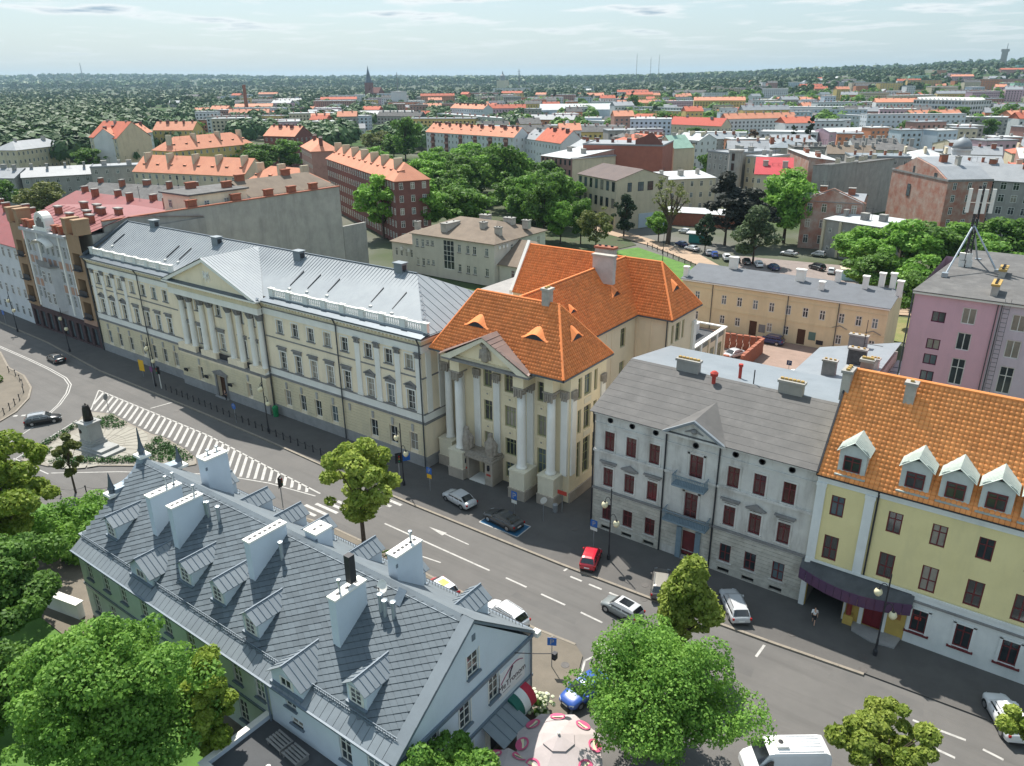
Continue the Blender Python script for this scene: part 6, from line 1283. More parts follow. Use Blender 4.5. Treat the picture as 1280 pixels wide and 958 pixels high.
# ================================================================ the town behind: one thing per building
m_oroof = M('faded_orange_roof', (.58,.25,.15), (.50,.20,.12), s=.3, rough=.8, stain=.3, stc=(.42,.2,.14)); m_oroof2 = M('red_orange_roof', (.50,.14,.08), (.42,.115,.07), s=.3, stain=.2)
m_rb = M('dark_red_brick', (.20,.085,.07), (.16,.07,.06), s=.5, stain=.2); m_pb = M('pinkish_brick', (.42,.24,.20), (.36,.20,.17), s=.5, stain=.3)
m_cream = M('cream_render', (.58,.51,.37), (.51,.45,.33), s=.3, stain=.35, streak=True); m_greyr = M('grey_tenement', (.36,.345,.32), (.30,.285,.265), s=.4, stain=.5, streak=True)
m_whr = M('white_render', (.62,.63,.63), (.55,.56,.565), s=.3, stain=.2, streak=True); m_yelr = M('yellow_render', (.60,.45,.17), (.52,.39,.15), s=.3, stain=.2)
m_blur = M('pale_blue_render', (.50,.57,.63), (.45,.52,.58), s=.3, stain=.2); m_pnk = M('pale_pink_render', (.56,.38,.43), (.5,.34,.39), s=.3, stain=.2)
m_oldb = M('peeling_brick', (.36,.14,.095), (.42,.34,.29), s=.35, rough=.95, stain=.55, stc=(.24,.10,.07), bump=.3)
m_grroof = M('green_copper', (.27,.42,.34), (.23,.36,.29), s=.5, stain=.2); m_lroof = M('light_sheet', (.50,.51,.51), (.42,.43,.43), s=.3, stain=.3); m_groof = M('grey_sheet', (.27,.285,.30), (.22,.235,.25), s=.3, rough=.6, stain=.3)
m_ora = M('orange_render', (.58,.24,.13), (.5,.21,.115), s=.2); m_mint = M('mint_render', (.28,.52,.40), (.25,.47,.36), s=.2)
def block(name, label, A, B, ze, depth, roof, rh, wm, rm, st=3, bay=3.2, ww=1.1, wh=1.6, sides='r', chim=0, cm=None, cat='building', zb=None, front=True, dorm=0, fm=None, balc=None, gm=None, base=None):
    A = Vector((*A,0)); B = Vector((*B,0)); L = (B-A).length; a = math.atan2(B.y-A.y, B.x-A.x)
    z0 = float(terr(A.x, A.y)) if zb is None else zb
    t = thing(name, label, cat, (A.x, A.y, z0), a); ze = ze-z0 if zb is None else ze
    fm = fm or m_wframe; gm = gm or m_glass; far = A.length > 420
    b = MB(); 
    if roof == 'gable':
        b.poly([(0,0,-3),(L,0,-3),(L,0,ze),(0,0,ze)]); b.poly([(L,0,-3),(L,depth,-3),(L,depth,ze),(L,depth/2,ze+rh),(L,0,ze)]); b.poly([(0,depth,-3),(0,0,-3),(0,0,ze),(0,depth/2,ze+rh),(0,depth,ze)]); b.poly([(L,depth,-3),(0,depth,-3),(0,depth,ze),(L,depth,ze)])
    elif roof == 'mono':
        b.poly([(0,0,-3),(L,0,-3),(L,0,ze),(0,0,ze)]); b.poly([(L,0,-3),(L,depth,-3),(L,depth,ze+rh),(L,0,ze)]); b.poly([(0,depth,-3),(0,0,-3),(0,0,ze),(0,depth,ze+rh)]); b.poly([(L,depth,-3),(0,depth,-3),(0,depth,ze+rh),(L,depth,ze+rh)])
    else: b.box(0,0,-3,L,depth,ze)
    b.build('wall', wm, t); o_ = .4; q = MB(); th = .12
    if roof == 'hip':
        i = min(depth/2, L*.45); R_ = [(-o_,-o_,ze),(L+o_,-o_,ze),(L+o_,depth+o_,ze),(-o_,depth+o_,ze)]; r1, r2 = (i,depth/2,ze+rh),(L-i,depth/2,ze+rh)
        q.poly([R_[0],R_[1],r2,r1]); q.poly([R_[1],R_[2],r2]); q.poly([R_[2],R_[3],r1,r2]); q.poly([R_[3],R_[0],r1]); q.box(-o_,-o_,ze-.15,L+o_,depth+o_,ze-.01)
    elif roof == 'gable':
        q.extrude([(-.2,-o_,ze-.1),(L+.2,-o_,ze-.1),(L+.2,depth/2,ze+rh),(-.2,depth/2,ze+rh)], (0,0,th)); q.extrude([(-.2,depth/2,ze+rh),(L+.2,depth/2,ze+rh),(L+.2,depth+o_,ze-.1),(-.2,depth+o_,ze-.1)], (0,0,th))
    elif roof == 'mono': q.extrude([(-.2,-o_,ze),(L+.2,-o_,ze),(L+.2,depth+.2,ze+rh),(-.2,depth+.2,ze+rh)], (0,0,th))
    else: q.box(-.15,-.15,ze,L+.15,depth+.15,ze+.25); 
    if roof == 'flat': q.box(-.15,-.15,ze+.251,L+.15,.15,ze+.6); q.box(L-.15,.16,ze+.251,L+.15,depth+.15,ze+.6); q.box(-.15,.16,ze+.251,.15,depth+.15,ze+.6)
    q.build('roof', rm, t)
    hs = (ze)/st
    if front and bay:
        n = max(1, int(L/bay)); w_ = L/n
        for k in range(st):
            for i in range(n): fwindow(t, w_*(i+.5), 0, hs*k+hs*.32, ww, min(wh, hs*.6), fm, gm, 0, 2, .68 if not far else 0)
    for sd_ in (sides if bay else ""):
        n = max(1, int(depth/(bay*1.15))); w_ = depth/n
        for k in range(st):
            for i in range(n):
                if sd_ == 'r': fwindow(t, L, w_*(i+.5), hs*k+hs*.32, ww, min(wh, hs*.6), fm, gm, R(90), 2, .68 if not far else 0)
                else: fwindow(t, 0, w_*(i+.5), hs*k+hs*.32, ww, min(wh, hs*.6), fm, gm, R(-90), 2, .68 if not far else 0)
    if balc:
        for i in range(balc):
            x = L*(i+.5)/balc; q = MB(); q.box(x-1.6,-.12,.5,x+1.6,-.003,ze-.6); p_ = q.build('balcony_bay', m_rb if wm in (m_whr,m_pnk) else m_dstone, t)
            for k in range(st): MB().box(x-1.5,-.9,hs*k+hs*.2,x+1.5,-.13,hs*k+hs*.55).build('balcony', m_pb, p_)
    for i in range(chim):
        x = L*(i+.5)/chim+random.uniform(-.6,.6); y = depth/2-(.9 if i % 2 else -.5); zz = ze+(rh*.85 if roof in ('hip','gable') else (rh*.5 if roof == 'mono' else .2)); w_ = random.choice((.4,.5,.9))
        if cm is m_cream and roof in ('hip','gable'):
            q = MB(); q.box(x-.4,depth*.26,ze,x+.4,depth*.5,ze+rh+1.1)
            if i % 2 == 0: q.build('chimney', cm, t)
            continue
        q = MB(); q.box(x-w_,y-1.0,zz-1.5,x+w_,y+.4,zz+1.7); c_ = q.build('chimney', cm or m_chim, t); q = MB(); q.box(x-w_-.1,y-1.1,zz+1.7,x+w_+.1,y+.5,zz+1.9); q.build('chimney_cap', m_conc, c_)
    if chim and not far:
        for i in range(2): x = L*random.uniform(.1,.9); zz = ze+(rh*.9 if roof in ('hip','gable') else .3); q = MB(); q.tube((x,depth/2,zz-.5),(x,depth/2,zz+3.2),.05,n=4); q.tube((x-.9,depth/2,zz+2.9),(x+.9,depth/2,zz+2.9),.03,n=4); q.tube((x-.6,depth/2,zz+2.4),(x+.6,depth/2,zz+2.4),.03,n=4); q.build('aerial', m_dark, t)
    for i in range(dorm):
        x = L*(i+.5)/dorm; y = depth*.2; zz = ze+rh*.4; q = MB(); q.extrude([(x-.7,y,zz-.4),(x+.7,y,zz-.4),(x+.7,y,zz+.7),(x-.7,y,zz+.7)], (0,2.0,.3)); d_ = q.build('dormer', rm, t); MB().box(x-.5,y-.03,zz-.2,x+.5,y-.005,zz+.5).build('dormer_window', m_glass, d_)
    return t
block('brick_apartment_block','long dark brick block with faded orange roof and many white windows behind the fire wall',(-228,196),(-158,160),18,10.5,'hip',4.5,m_rb,m_oroof,5,2.6,1.2,1.9,'r',14,m_cream,dorm=12)
block('pale_gable_house','brick and white house with orange hipped roof beside the long brick block',(-291,236),(-265,220),17,12,'hip',4,m_pb,m_oroof,4,3,1.1,1.7,'',4,m_rb)
block('brown_brick_house','brown brick house with patched red roof beyond the trees left of the orange roofs',(-378,281),(-357,286),16,16,'gable',5,m_rb,m_oroof,4,3.2,1.1,1.7,'r',5,m_rb)
block('yellow_hipped_block','yellow block with long orange hipped roof and rows of small dormers',(-353,210),(-359,260),14,15,'hip',6,m_yelr,m_oroof,4,3.4,1.1,1.7,'l',7,m_cream,dorm=7)
block('orange_roofed_row','long low row with orange roof and pale chimney stacks beyond the brown felt roof',(-290,155),(-240,168),13.5,14,'gable',5.5,m_cream,m_oroof,4,3.2,1.1,1.7,'r',9,m_cream,dorm=8)
block('orange_hipped_house','house with orange hipped roof and pale chimneys just behind the fire wall',(-226,158),(-200,160),13.5,13,'hip',5,m_cream,m_oroof,4,3.2,1.1,1.7,'r',5,m_cream,dorm=4)
block('gabled_corner_tenement','beige corner tenement with bright orange roof and bare grey side wall',(-443,216),(-418,218),17,20,'gable',8,m_cream,m_oroof2,5,3,1.1,1.8,'',3,m_conc)
block('white_corner_block','white five-storey block with orange roof beside the beige corner tenement',(-420,219),(-456,260),17,12,'gable',5,m_whr,m_oroof,5,3.0,1.1,1.7,'',8,m_rb,dorm=8)
block('ochre_far_block','ochre block with orange roof at the edge of the woods',(-504,288),(-480,302),15,14,'gable',5,m_yelr,m_oroof,4,3.2,1.1,1.7,'r',5,m_rb)
block('grey_roofed_school','long pale building with grey hipped roof at the left edge of the town',(-456,183),(-473,217),12,14,'hip',4,m_cream,m_groof,3,3,1.2,1.8,'l',2)
block('grey_row_house','long grey row with dark felt roofs and white windows on the left',(-330,132),(-313,166),11,13,'gable',3,m_greyr,m_groof,3,3.2,1.2,1.7,'l',6,m_conc)
block('grey_stair_house','taller grey house at the end of the dark felt-roofed row',(-312,150),(-302,166),14,12,'flat',0,m_greyr,m_groof,4,3.4,1.1,1.6,'l',2,m_conc)
block('left_edge_row','low grey roofed row house at the left edge beside the trees',(-352,118),(-331,130),11,13,'gable',3,m_greyr,m_groof,3,3.2,1.2,1.7,'',4,m_conc)
block('street_end_house','white house with red sheet roof left of the salmon tenement',(-196,62.5),(-163.3,61.6),15.5,18,'gable',4.5,m_whr,m_red,4,2.9,1.1,1.9,'',5,m_brick)
block('red_roofed_rear_house','house with red sheet roof behind the street end tenements',(-200,84),(-158,86),17,16,'gable',3,m_conc,m_red,5,3.2,1.1,1.8,'',6,m_brick)
block('felt_roofed_rear_house','grey felt roofed house behind the red sheet roofs',(-230,104),(-190,116),15,14,'gable',3,m_greyr,m_felt,4,3.2,1.1,1.8,'',5,m_brick)
block('pink_brick_tenement','pinkish brick tenement with pale grey sheet roof and red balconies beside the park',(-184,273),(-165,267),15,23,'mono',2.5,m_pb,m_lroof,4,2.6,1.1,2.0,'',2,m_conc,fm=m_dark)
block('pink_tenement_gable','windowless cream side wall of the pinkish tenement',(-164.9,267),(-157,288),15,1,'gable',.4,m_cream,m_dstone,1,0,front=False,sides='',cat='wall')
block('beige_school_block','beige block with dark hipped roof and tall dark windows above the lawn',(-136,224),(-116,214),15.3,20,'gable',2.8,m_cream,M('rust_brown_roof',(.14,.105,.095),(.11,.085,.08),s=.3),3,3.1,1.5,2.9,'',0,fm=m_dark)
sb = [o for o in COL.objects if o.name == 'beige_school_block'][0]
for y, w_ in ((5,1.6),(9.3,2.2),(13,2.2),(17,1.6)): fwindow(sb, 22.36, y, 11.6, w_, 2.8, m_dark, m_glass, R(90))
q = MB(); q.box(22.37,9,0,22.6,19.5,4.5); q.build('blue_shutter', m_blur, sb)
block('red_brick_firewall_house','house with huge red brick fire wall and jumble of grey roofs',(-171,285),(-139,294),19,26,'flat',0,M('fire_red_brick',(.36,.13,.09),(.29,.105,.075),s=.4,stain=.35,stc=(.24,.10,.08)),m_groof,5,0,front=False,sides='',chim=5,cm=m_rb)
q = MB(); q.extrude([(22,-.1,19),(33.1,-.1,19),(33.1,-.1,20),(28.5,-.1,24.5),(26,-.1,23),(22,-.1,21.5)], (0,.6,0)); q.build('stepped_gable', m_rb, [o for o in COL.objects if o.name == 'red_brick_firewall_house'][0])
block('green_roofed_tenement','cream tenement with pale green copper roof beside the red brick fire wall',(-146,320),(-141,329),16,14,'gable',5,m_cream,m_grroof,5,0,front=False,sides='l',chim=1)
block('white_roofed_tenement','beige three-storey tenement with white sheet roof behind the pollarded tree',(-119,250),(-105,267),11.6,13,'mono',1.2,m_cream,m_lroof,3,3.2,1.1,1.8,'',3,m_chim)
block('corner_grey_tenement','grey tenement with felt roof and round stair tower right of the cream gable',(-119,292),(-108,286),18,24,'flat',0,m_greyr,m_groof,5,3.0,1.1,1.9,'r',3,m_conc)
tw = thing('round_stair_tower','rounded stair tower at the corner of the grey tenement','tower',(-105.5,286,0)); MB().lathe([(2.6,0),(2.6,19),(2.9,19.1),(2.9,19.8),(0,19.9)], n=20).build('tower_wall', m_greyr, tw, smooth=False)
for z in (8,12.5,16): fwindow(tw, 0, -2.62, z, 1.1, 2.6, m_dark, M('brown_pane',(.08,.04,.03)))
block('balconied_grey_tenement','narrow grey tenement with small balconies right of the stair tower',(-103,290),(-95,288),17,16,'flat',0,m_cream,m_lroof,5,2.6,1.1,1.9,'r',2,m_conc)
block('red_mansard_house','house with red mansard roof behind the bright green tree',(-93,272),(-81,276),13,14,'mono',4.5,m_cream,M('scarlet_sheet',(.42,.05,.06),(.36,.045,.05),s=.5),3,2.8,1.1,1.6,'',2)
block('patched_brick_tenement','tall patched brick tenement with pale sheet roof and tiny windows',(-97,320),(-80,290),18,11,'mono',-1.5,m_oldb,m_lroof,5,0,front=False,sides='r',chim=4,cm=m_brick)
block('old_gabled_house','old peeling house with wide brick gable facing the car park',(-61,220.5),(-46,222.5),13,16,'gable',1.5,m_oldb,m_groof,3,3.4,1.3,2.3,'',2,m_brick)
q = MB(); q.poly([(-.2,-.3,13),(15.4,-.3,13),(7.6,-.3,16.2)]); q.extrude([(-.8,-.5,12.9),(7.6,-.5,16.4),(16,-.5,12.9),(16,-.5,13.2),(7.6,-.5,16.7),(-.8,-.5,13.2)], (0,.6,0)); q.build('brick_gable', m_oldb, [o for o in COL.objects if o.name == 'old_gabled_house'][0])
block('blank_grey_tenement','tall grey tenement with two blank rendered walls and a felt roof',(-66,262),(-61,278),18,1.2,'flat',0,m_conc,m_conc,1,0,front=False,sides='')
block('blank_grey_tenement','grey tenement with one wide blank wall over a brick base behind the car park',(-61,278),(-54,301),18,16,'mono',-2,m_conc,m_felt,1,0,front=False,sides='',chim=6,cm=m_cream)
block('brick_gabled_tenement','tenement with big patched brick gable and grey sheet roof above the trees',(-49,272),(-30,249),17,13,'flat',0,m_oldb,m_dstone,5,3.4,1.1,2.0,'r',0,front=False)
q = MB(); bgw = [o for o in COL.objects if o.name == 'brick_gabled_tenement'][0]; gp = [(0,17),(4,18.8),(6,19.2),(12,22),(22,20.2),(29.8,17)]; q.extrude([(x,-.06,z) for x, z in gp], (0,.5,0)); q.build('gable_top', m_oldb, bgw)
q = MB()
for (xa, za), (xb, zb_) in zip(gp, gp[1:]): q.extrude([(xa,.45,za),(xb,.45,zb_),(xb,13.4,zb_),(xa,13.4,za)], (0,0,.15))
q.build('sheet_roof', m_groof, bgw); chimney(bgw, 17,4,20.5,18.2,6,23.4, m_brick, m_conc, 2); chimney(bgw, 20,7,20,21.5,8,23, m_chim, m_conc, 2)
for x, z, w_, h in ((12,17.6,.9,1.9),(23.5,17.3,1.4,1.4),(11,10.5,1.7,3.6)): fwindow(bgw, x, -.08, z, w_, h, m_dark, m_glass2)
block('grey_rear_wing','long grey wing with white windows and sheet roof behind the phone mast',(-25,259),(12,258),17,13,'gable',4,m_greyr,m_groof,5,3.0,1.5,2.1,'',5,m_brick)
block('buttressed_shed','low grey outbuilding with sheet roof and pale buttresses by the car park',(-53,214),(-38,209),9.5,12,'mono',.6,m_greyr,m_lroof,2,3.4,.9,1.1,'',3,m_dstone)
q = MB()
for x in (.2,5,10,15): q.box(x-.35,-.5,0,x+.35,-.003,9.3)
q.build('buttress', m_cream, [o for o in COL.objects if o.name == 'buttressed_shed'][0])
block('white_garage_row','low white-roofed garage row behind the dark trees at the car park',(-113,232),(-84,238),4.0,8,'mono',.5,m_brick,m_lroof,1,0,front=False,sides='')
block('pink_flats_row','long row of pale pink flats with orange roof, red balcony bays and dark chimneys',(-341,376),(-263,363),14,13,'gable',5,m_whr,m_oroof,4,3.4,1.1,1.7,'r',16,m_rb,balc=6,dorm=9)
block('grey_dormered_house','grey house with white dormers right of the pale pink flats',(-262,372),(-240,360),13,13,'gable',5,m_whr,m_groof,3,3.2,1.1,1.7,'',4,m_dstone,dorm=4)
block('orange_roofed_house','house with bright orange roof and dark chimney pots behind the pinkish tenement',(-242,354),(-217,340),14,14,'gable',6,m_whr,m_oroof2,3,3.2,1.1,1.7,'',4,m_rb,dorm=1)
block('pale_green_flats','long pale green flats with flat roof behind the pink row',(-512,581),(-397,531),14,12,'flat',0,M('pale_green_render',(.50,.54,.43),(.45,.49,.39)),m_lroof,4,3.6,1.3,1.5,'',10,m_pb)
block('orange_dormered_flats','flats with orange roof strip above the pale green block',(-545,640),(-490,625),17,12,'gable',4,m_whr,m_oroof,4,4,1.3,1.5,'',8,m_rb)
block('pale_yellow_institute','pale yellow institution with long flat roof among distant trees',(-944,1179),(-868,1200),15,16,'flat',0,M('pale_yellow_render',(.58,.56,.40),(.53,.51,.37)),m_lroof,4,5,2.5,2,'')
block('sports_hall','wide low hall with curved pale roof at mid distance',(-531,787),(-450,850),10,40,'gable',6,m_blur,m_lroof,1,0,front=False,sides='')
block('grey_workshop','low grey workshop with flat roof left of the wide hall',(-585,760),(-520,770),8,22,'flat',0,m_greyr,m_groof,1,6,3,1.5,'')
block('flat_grey_row_a','long low pale grey row with flat roof in front of the wide hall',(-440,640),(-350,630),8,20,'flat',0,m_whr,m_lroof,2,4,2,1.4,'')
block('white_flats_row','white five-storey flats with coloured balconies left of the red roofed school',(-440,820),(-330,790),14,12,'flat',0,m_whr,m_lroof,5,4,1.6,1.5,'')
block('yellow_white_flats','white and yellow flats at mid distance behind the orange roofed school',(-395,760),(-330,745),13,12,'flat',0,m_yelr,m_lroof,4,4,1.6,1.5,'')
block('orange_roofed_school','long grey school with orange roof and dormers at mid distance',(-331,621),(-285,636),10,18,'hip',5.5,m_cream,m_oroof2,2,4,1.8,2,'',0,dorm=4)
block('red_roofed_school','long building with vivid red roof right of the orange roofed school',(-275,590),(-228,581),10,14,'gable',5.5,m_cream,M('vivid_red_roof',(.48,.10,.07),(.42,.085,.06)),2,4,1.4,1.6,'r',2,m_dstone)
block('white_workshop','long white flat-roofed workshop behind the green copper roof',(-226,517),(-190,531),9,14,'flat',0,m_whr,m_lroof,2,3.5,2.2,1.6,'r')
block('white_long_hall','white hall with strip windows and flat roof near the rust-coloured tree',(-186,547),(-150,556),9,24,'flat',0,m_whr,m_lroof,2,3.2,1.8,1.8,'')
block('pale_blue_flats_row','long row of pale blue four-storey flats at mid right',(-284,719),(-215,770),13.5,12,'flat',0,m_blur,m_lroof,4,3.8,1.6,1.5,'r')
block('long_white_flats','long row of white flats with red upper floor at mid right',(-257,804),(-180,827),14,12,'flat',0,m_blur,m_lroof,4,4,1.6,1.5,'r')
block('low_grey_flats','low grey flats with flat roof in front of the pale blue row',(-264,672),(-190,713),11,12,'flat',0,m_whr,m_lroof,3,4,1.6,1.5,'r')
block('mint_flats','pale mint flats between poplars and the big blue and white block',(-180,640),(-152,650),13,12,'flat',0,m_mint if False else m_whr,m_lroof,4,3.6,1.6,1.5,'r')
block('blue_white_flats','big white and pale blue five-storey flats on the right',(-141,650),(-80,690),17,13,'flat',0,M('white_panel',(.58,.63,.66),(.52,.57,.61),s=.3),m_lroof,5,3.5,1.6,1.5,'l',0)
block('blue_side_flats','pale flats standing behind the left end of the big white block',(-178,709),(-150,695),14,12,'flat',0,m_whr,m_lroof,4,3.6,1.6,1.5,'')
block('modern_white_office','modern white office with dark window bands and saw-tooth roof lights',(-148,867),(-98,842),22,34,'flat',0,m_whr,m_lroof,5,3.2,2.6,2.8,'r')
mo = [o for o in COL.objects if o.name == 'modern_white_office'][0]
for k in range(12): q = MB(); x = 2+k*4.3; q.extrude([(x,2,22.3),(x+3,2,22.3),(x,2,24.2)], (0,28,0)); q.build('roof_light', m_cwhite, mo)
block('pink_lilac_house','lilac pink house with flat roof near the big white flats',(-142,554),(-122,575),10,18,'gable',2,m_pnk,m_lroof,2,3.6,1.2,1.6,'r')
block('arched_market_hall','hall with pale yellow arched roof front on the right',(-57,490),(-20,515),8,30,'gable',3,m_cream,m_groof,1,0,front=False,sides='',chim=0)
q = MB(); n = 14
arcp = [(18.5-18*math.cos(math.pi*k/n), 9.5*math.sin(math.pi*k/n)+3) for k in range(n+1)]
q.extrude([(x,-.8,z) for x, z in arcp]+[(x*.88+2.2,-.8,z*.82) for x, z in reversed(arcp)], (0,1.2,0)); q.build('arch_front', m_cream, [o for o in COL.objects if o.name == 'arched_market_hall'][0])
dmt = thing('domed_turret','grey turret with silvery ribbed dome among the roofs on the right','turret',(-40,352,0)); MB().lathe([(3.3,0),(3.3,17.5),(3.8,17.6),(3.8,18.2)], n=16).build('drum', m_whr, dmt)
MB().lathe([(3.5,18.2),(3.3,19.6),(2.6,21),(1.4,22),(.3,22.4),(.2,23.5),(0,23.6)], n=20).build('dome', m_zinc, dmt, smooth=True)
d2_ = thing('shallow_domed_hall','round hall with shallow silver dome behind the red brick fire wall','building',(-300,478,0)); MB().lathe([(9,0),(9,9),(9.5,9.2)], n=24).build('drum', m_rb, d2_); MB().lathe([(9.6,9.2),(8.5,12),(6,14.2),(2,15.4),(1.2,15.6),(1.2,17),(0,17.4)], n=24).build('dome', m_lroof, d2_, smooth=True)
# jumbled inner-block roofs
JR = [(-205,330,-188,322,14),(-190,344,-172,336,16),(-178,352,-160,345,15),(-210,395,-190,388,13),(-185,400,-165,392,14),(-232,420,-205,410,12),(-75,330,-55,338,15),(-60,345,-42,350,14),(-90,352,-72,358,14),(-40,318,-22,322,14),(-20,330,0,334,14),(-84,392,-62,400,13),(-52,400,-30,404,12),(-22,380,0,384,13),(-110,372,-94,380,14),(-128,392,-110,402,12),(-5,300,16,303,15),(5,350,24,352,13),(-62,430,-36,440,10),(-28,430,-4,436,11),(-100,440,-80,452,11),(-140,440,-122,452,11),(-165,455,-146,466,10),(4,410,30,414,12),(-196,470,-176,480,9)]
rm_ = [m_groof,m_felt,m_lroof,m_zgrey,m_brown,m_oroof2,m_groof,m_felt,m_lroof]; wm_ = [m_greyr,m_cream,m_conc,m_oldb,m_whr,m_greyr,m_cream,m_pb]
adj = ['grey','soot-stained','patched','narrow','squat','pale','dark','cream','brick']; rn = {m_groof:'grey sheet',m_felt:'dark felt',m_lroof:'pale sheet',m_zgrey:'zinc',m_brown:'brown felt',m_oroof2:'orange'}
wherel = ['behind the red brick fire wall','beyond the red brick fire wall beside the dome','between the red fire wall and the cream gable','at the back of the central block','under the shallow dome','left of the shallow dome','behind the patched brick tenement','behind the blank grey walls','beyond the red mansard','next to the ribbed dome','right of the ribbed dome','in front of the pink lilac house','in front of the arched hall','beneath the arched hall','behind the stair tower','beyond the white sheet roof','at the right edge above the grey wing','at the right edge by the dome','near the arched hall front','right of the arched hall','before the lilac house','left of the poplars','near the tall poplars','at the far right edge','by the rust-coloured tree']
for i, (xa, ya, xb, yb, ze) in enumerate(JR):
    rmm = rm_[i*5 % 9]; block('town_house', f'{adj[i % 9]} house with {rn[rmm]} roof {wherel[i]}', (xa,ya),(xb,yb), ze, 13+i % 4*2, ('gable','mono','flat','hip')[i % 4], 3, wm_[i*3 % 8], rmm, 4, 3.2, 1.1, 1.7, 'r', 4+i % 3, (m_brick, m_cream, m_conc)[i % 3])
# ---------------- farther: hillside flats and houses, each placed on the slope
def farblock(px_d, t_, L, h, D, ang, wm, rm, roof, label, st=4, name='apartment_block', bay=4.5, ww=1.8, wh=1.6, rh=3.5):
    d = px_d; x0 = -math.sin(YAW)*d+math.cos(YAW)*d*t_; y0 = math.cos(YAW)*d+math.sin(YAW)*d*t_; a = YAW+R(ang)
    z = float(terr(x0, y0)); t = block(name, label, (x0,y0), (x0+L*math.cos(a), y0+L*math.sin(a)), h, D, roof, rh, wm, rm, st, bay, ww, wh, 'r' if ang < 0 else 'l', 0, zb=z); return t
FB = [(1500,.455,45,17,14,8,m_yelr,m_groof,'flat','yellow flats on the slope left of the modern office'),(1560,.488,60,18,14,-12,M('ochre_render',(.5,.36,.16),(.45,.32,.14)),m_groof,'flat','ochre flats stepping down beside the yellow block'),(1620,.42,70,15,14,5,m_cream,m_lroof,'flat','long cream flats with strip windows at mid right'),
(1500,.56,60,19,14,-10,m_ora,m_groof,'flat','vivid orange end block on the right hillside'),(1520,.592,70,18,14,6,m_pb,m_groof,'flat','long brick red flats behind the orange end block'),(1350,.62,34,18,16,-8,m_mint,m_groof,'flat','mint green gable block at the far right'),(1330,.645,40,14,16,-14,m_oroof2,m_oroof2,'gable','salmon red house at the right edge'),
(1900,.54,50,16,14,6,m_pnk,m_groof,'flat','pale pink flats on the upper right slope'),(1850,.49,40,16,14,-8,m_mint,m_lroof,'flat','small mint flats beside the ochre slope'),(2050,.60,90,14,14,3,m_pb,m_oroof2,'gable','brick row with red roof high on the right hill'),(2150,.52,60,15,14,5,m_ora,m_groof,'flat','orange rendered flats high on the slope'),(2300,.62,50,15,14,4,M('sea_green_render',(.2,.42,.38),(.18,.38,.34)),m_groof,'flat','sea green flats below the ridge at right'),
(1750,.38,80,14,14,6,m_whr,m_lroof,'flat','white flats among trees at centre right distance'),(1250,.33,70,12,14,8,m_whr,m_lroof,'flat','pale flats row near the tall dark poplars'),(2000,.31,90,13,20,2,m_whr,m_lroof,'flat','long white hall below the wooded ridge'),(1950,.20,80,12,30,4,m_blur,m_groof,'flat','dark blue factory hall at centre distance'),(1450,.24,60,13,14,6,m_whr,m_lroof,'flat','white block among trees right of the poplars'),(1650,.28,50,14,14,0,m_pnk,m_lroof,'flat','pinkish block near the round green crown'),
(2400,-.02,110,16,30,2,m_whr,m_lroof,'flat','white complex with bright roof at centre distance'),(2100,-.09,60,14,20,5,m_cream,m_groof,'flat','cream block left of the white complex'),(2600,.08,80,14,25,4,m_whr,m_lroof,'flat','pale shed with white roof near the domed church'),(1800,-.18,70,12,16,3,m_cream,m_lroof,'flat','long cream school with flat roof near the spire'),(1300,-.13,80,10,22,8,m_whr,m_groof,'flat','pale hall beside the square white tower'),(1150,-.16,60,7,25,5,m_ora,m_red,'flat','low red-fronted store below the white tower'),(1100,-.34,50,12,18,8,m_cream,m_oroof,'gable','old factory with orange roof beside the brick smokestack'),(1050,-.30,46,12,16,-6,m_pb,m_groof,'flat','brick works building at the smokestack foot'),(900,-.21,40,9,14,4,m_whr,m_groof,'gable','white house with dark flat roof among trees'),(870,-.17,44,10,14,-6,m_greyr,m_groof,'gable','grey house row in front of the white tower'),(950,-.25,36,9,12,6,m_whr,m_lroof,'gable','pale gabled house left of the white tower')]
for i, (d, t_, L, h, D, ang, wm, rm, rf, lb) in enumerate(FB): farblock(d, t_, L, h, D, ang, wm, rm, rf, lb, 5 if h > 14 else 3)

# ---------------- the dense quarter between: blocks packed street by street, kept clear of what already stands there
occ = [(o.location.x, o.location.y) for o in COL.objects if o.parent is None and o.get('category') in ('building','wall','tower','turret')]
for o in list(COL.objects):
    if o.name.startswith('wall') and o.parent is not None and o.parent.parent is None and o.parent.location.length > 250:
        for c_ in list(o.bound_box)[::2]: p = o.parent.matrix_basis @ Vector(c_); occ.append((p.x, p.y))
wl = [(m_whr,'white'),(m_cream,'cream'),(m_greyr,'grey'),(m_blur,'pale blue'),(m_pnk,'pale pink'),(m_whr,'white'),(m_yelr,'ochre'),(m_pb,'brick pink'),(m_ora,'orange')]
rl = [(m_groof,'grey flat'),(m_lroof,'pale flat'),(m_oroof,'orange gabled'),(m_lroof,'pale flat'),(m_zgrey,'zinc flat'),(m_groof,'grey gabled'),(m_felt,'dark flat'),(m_groof,'grey flat'),(m_felt,'dark gabled'),(m_oroof2,'red gabled'),(m_lroof,'pale flat')]
g_ = random.Random(21); nq = 0; seen = set()
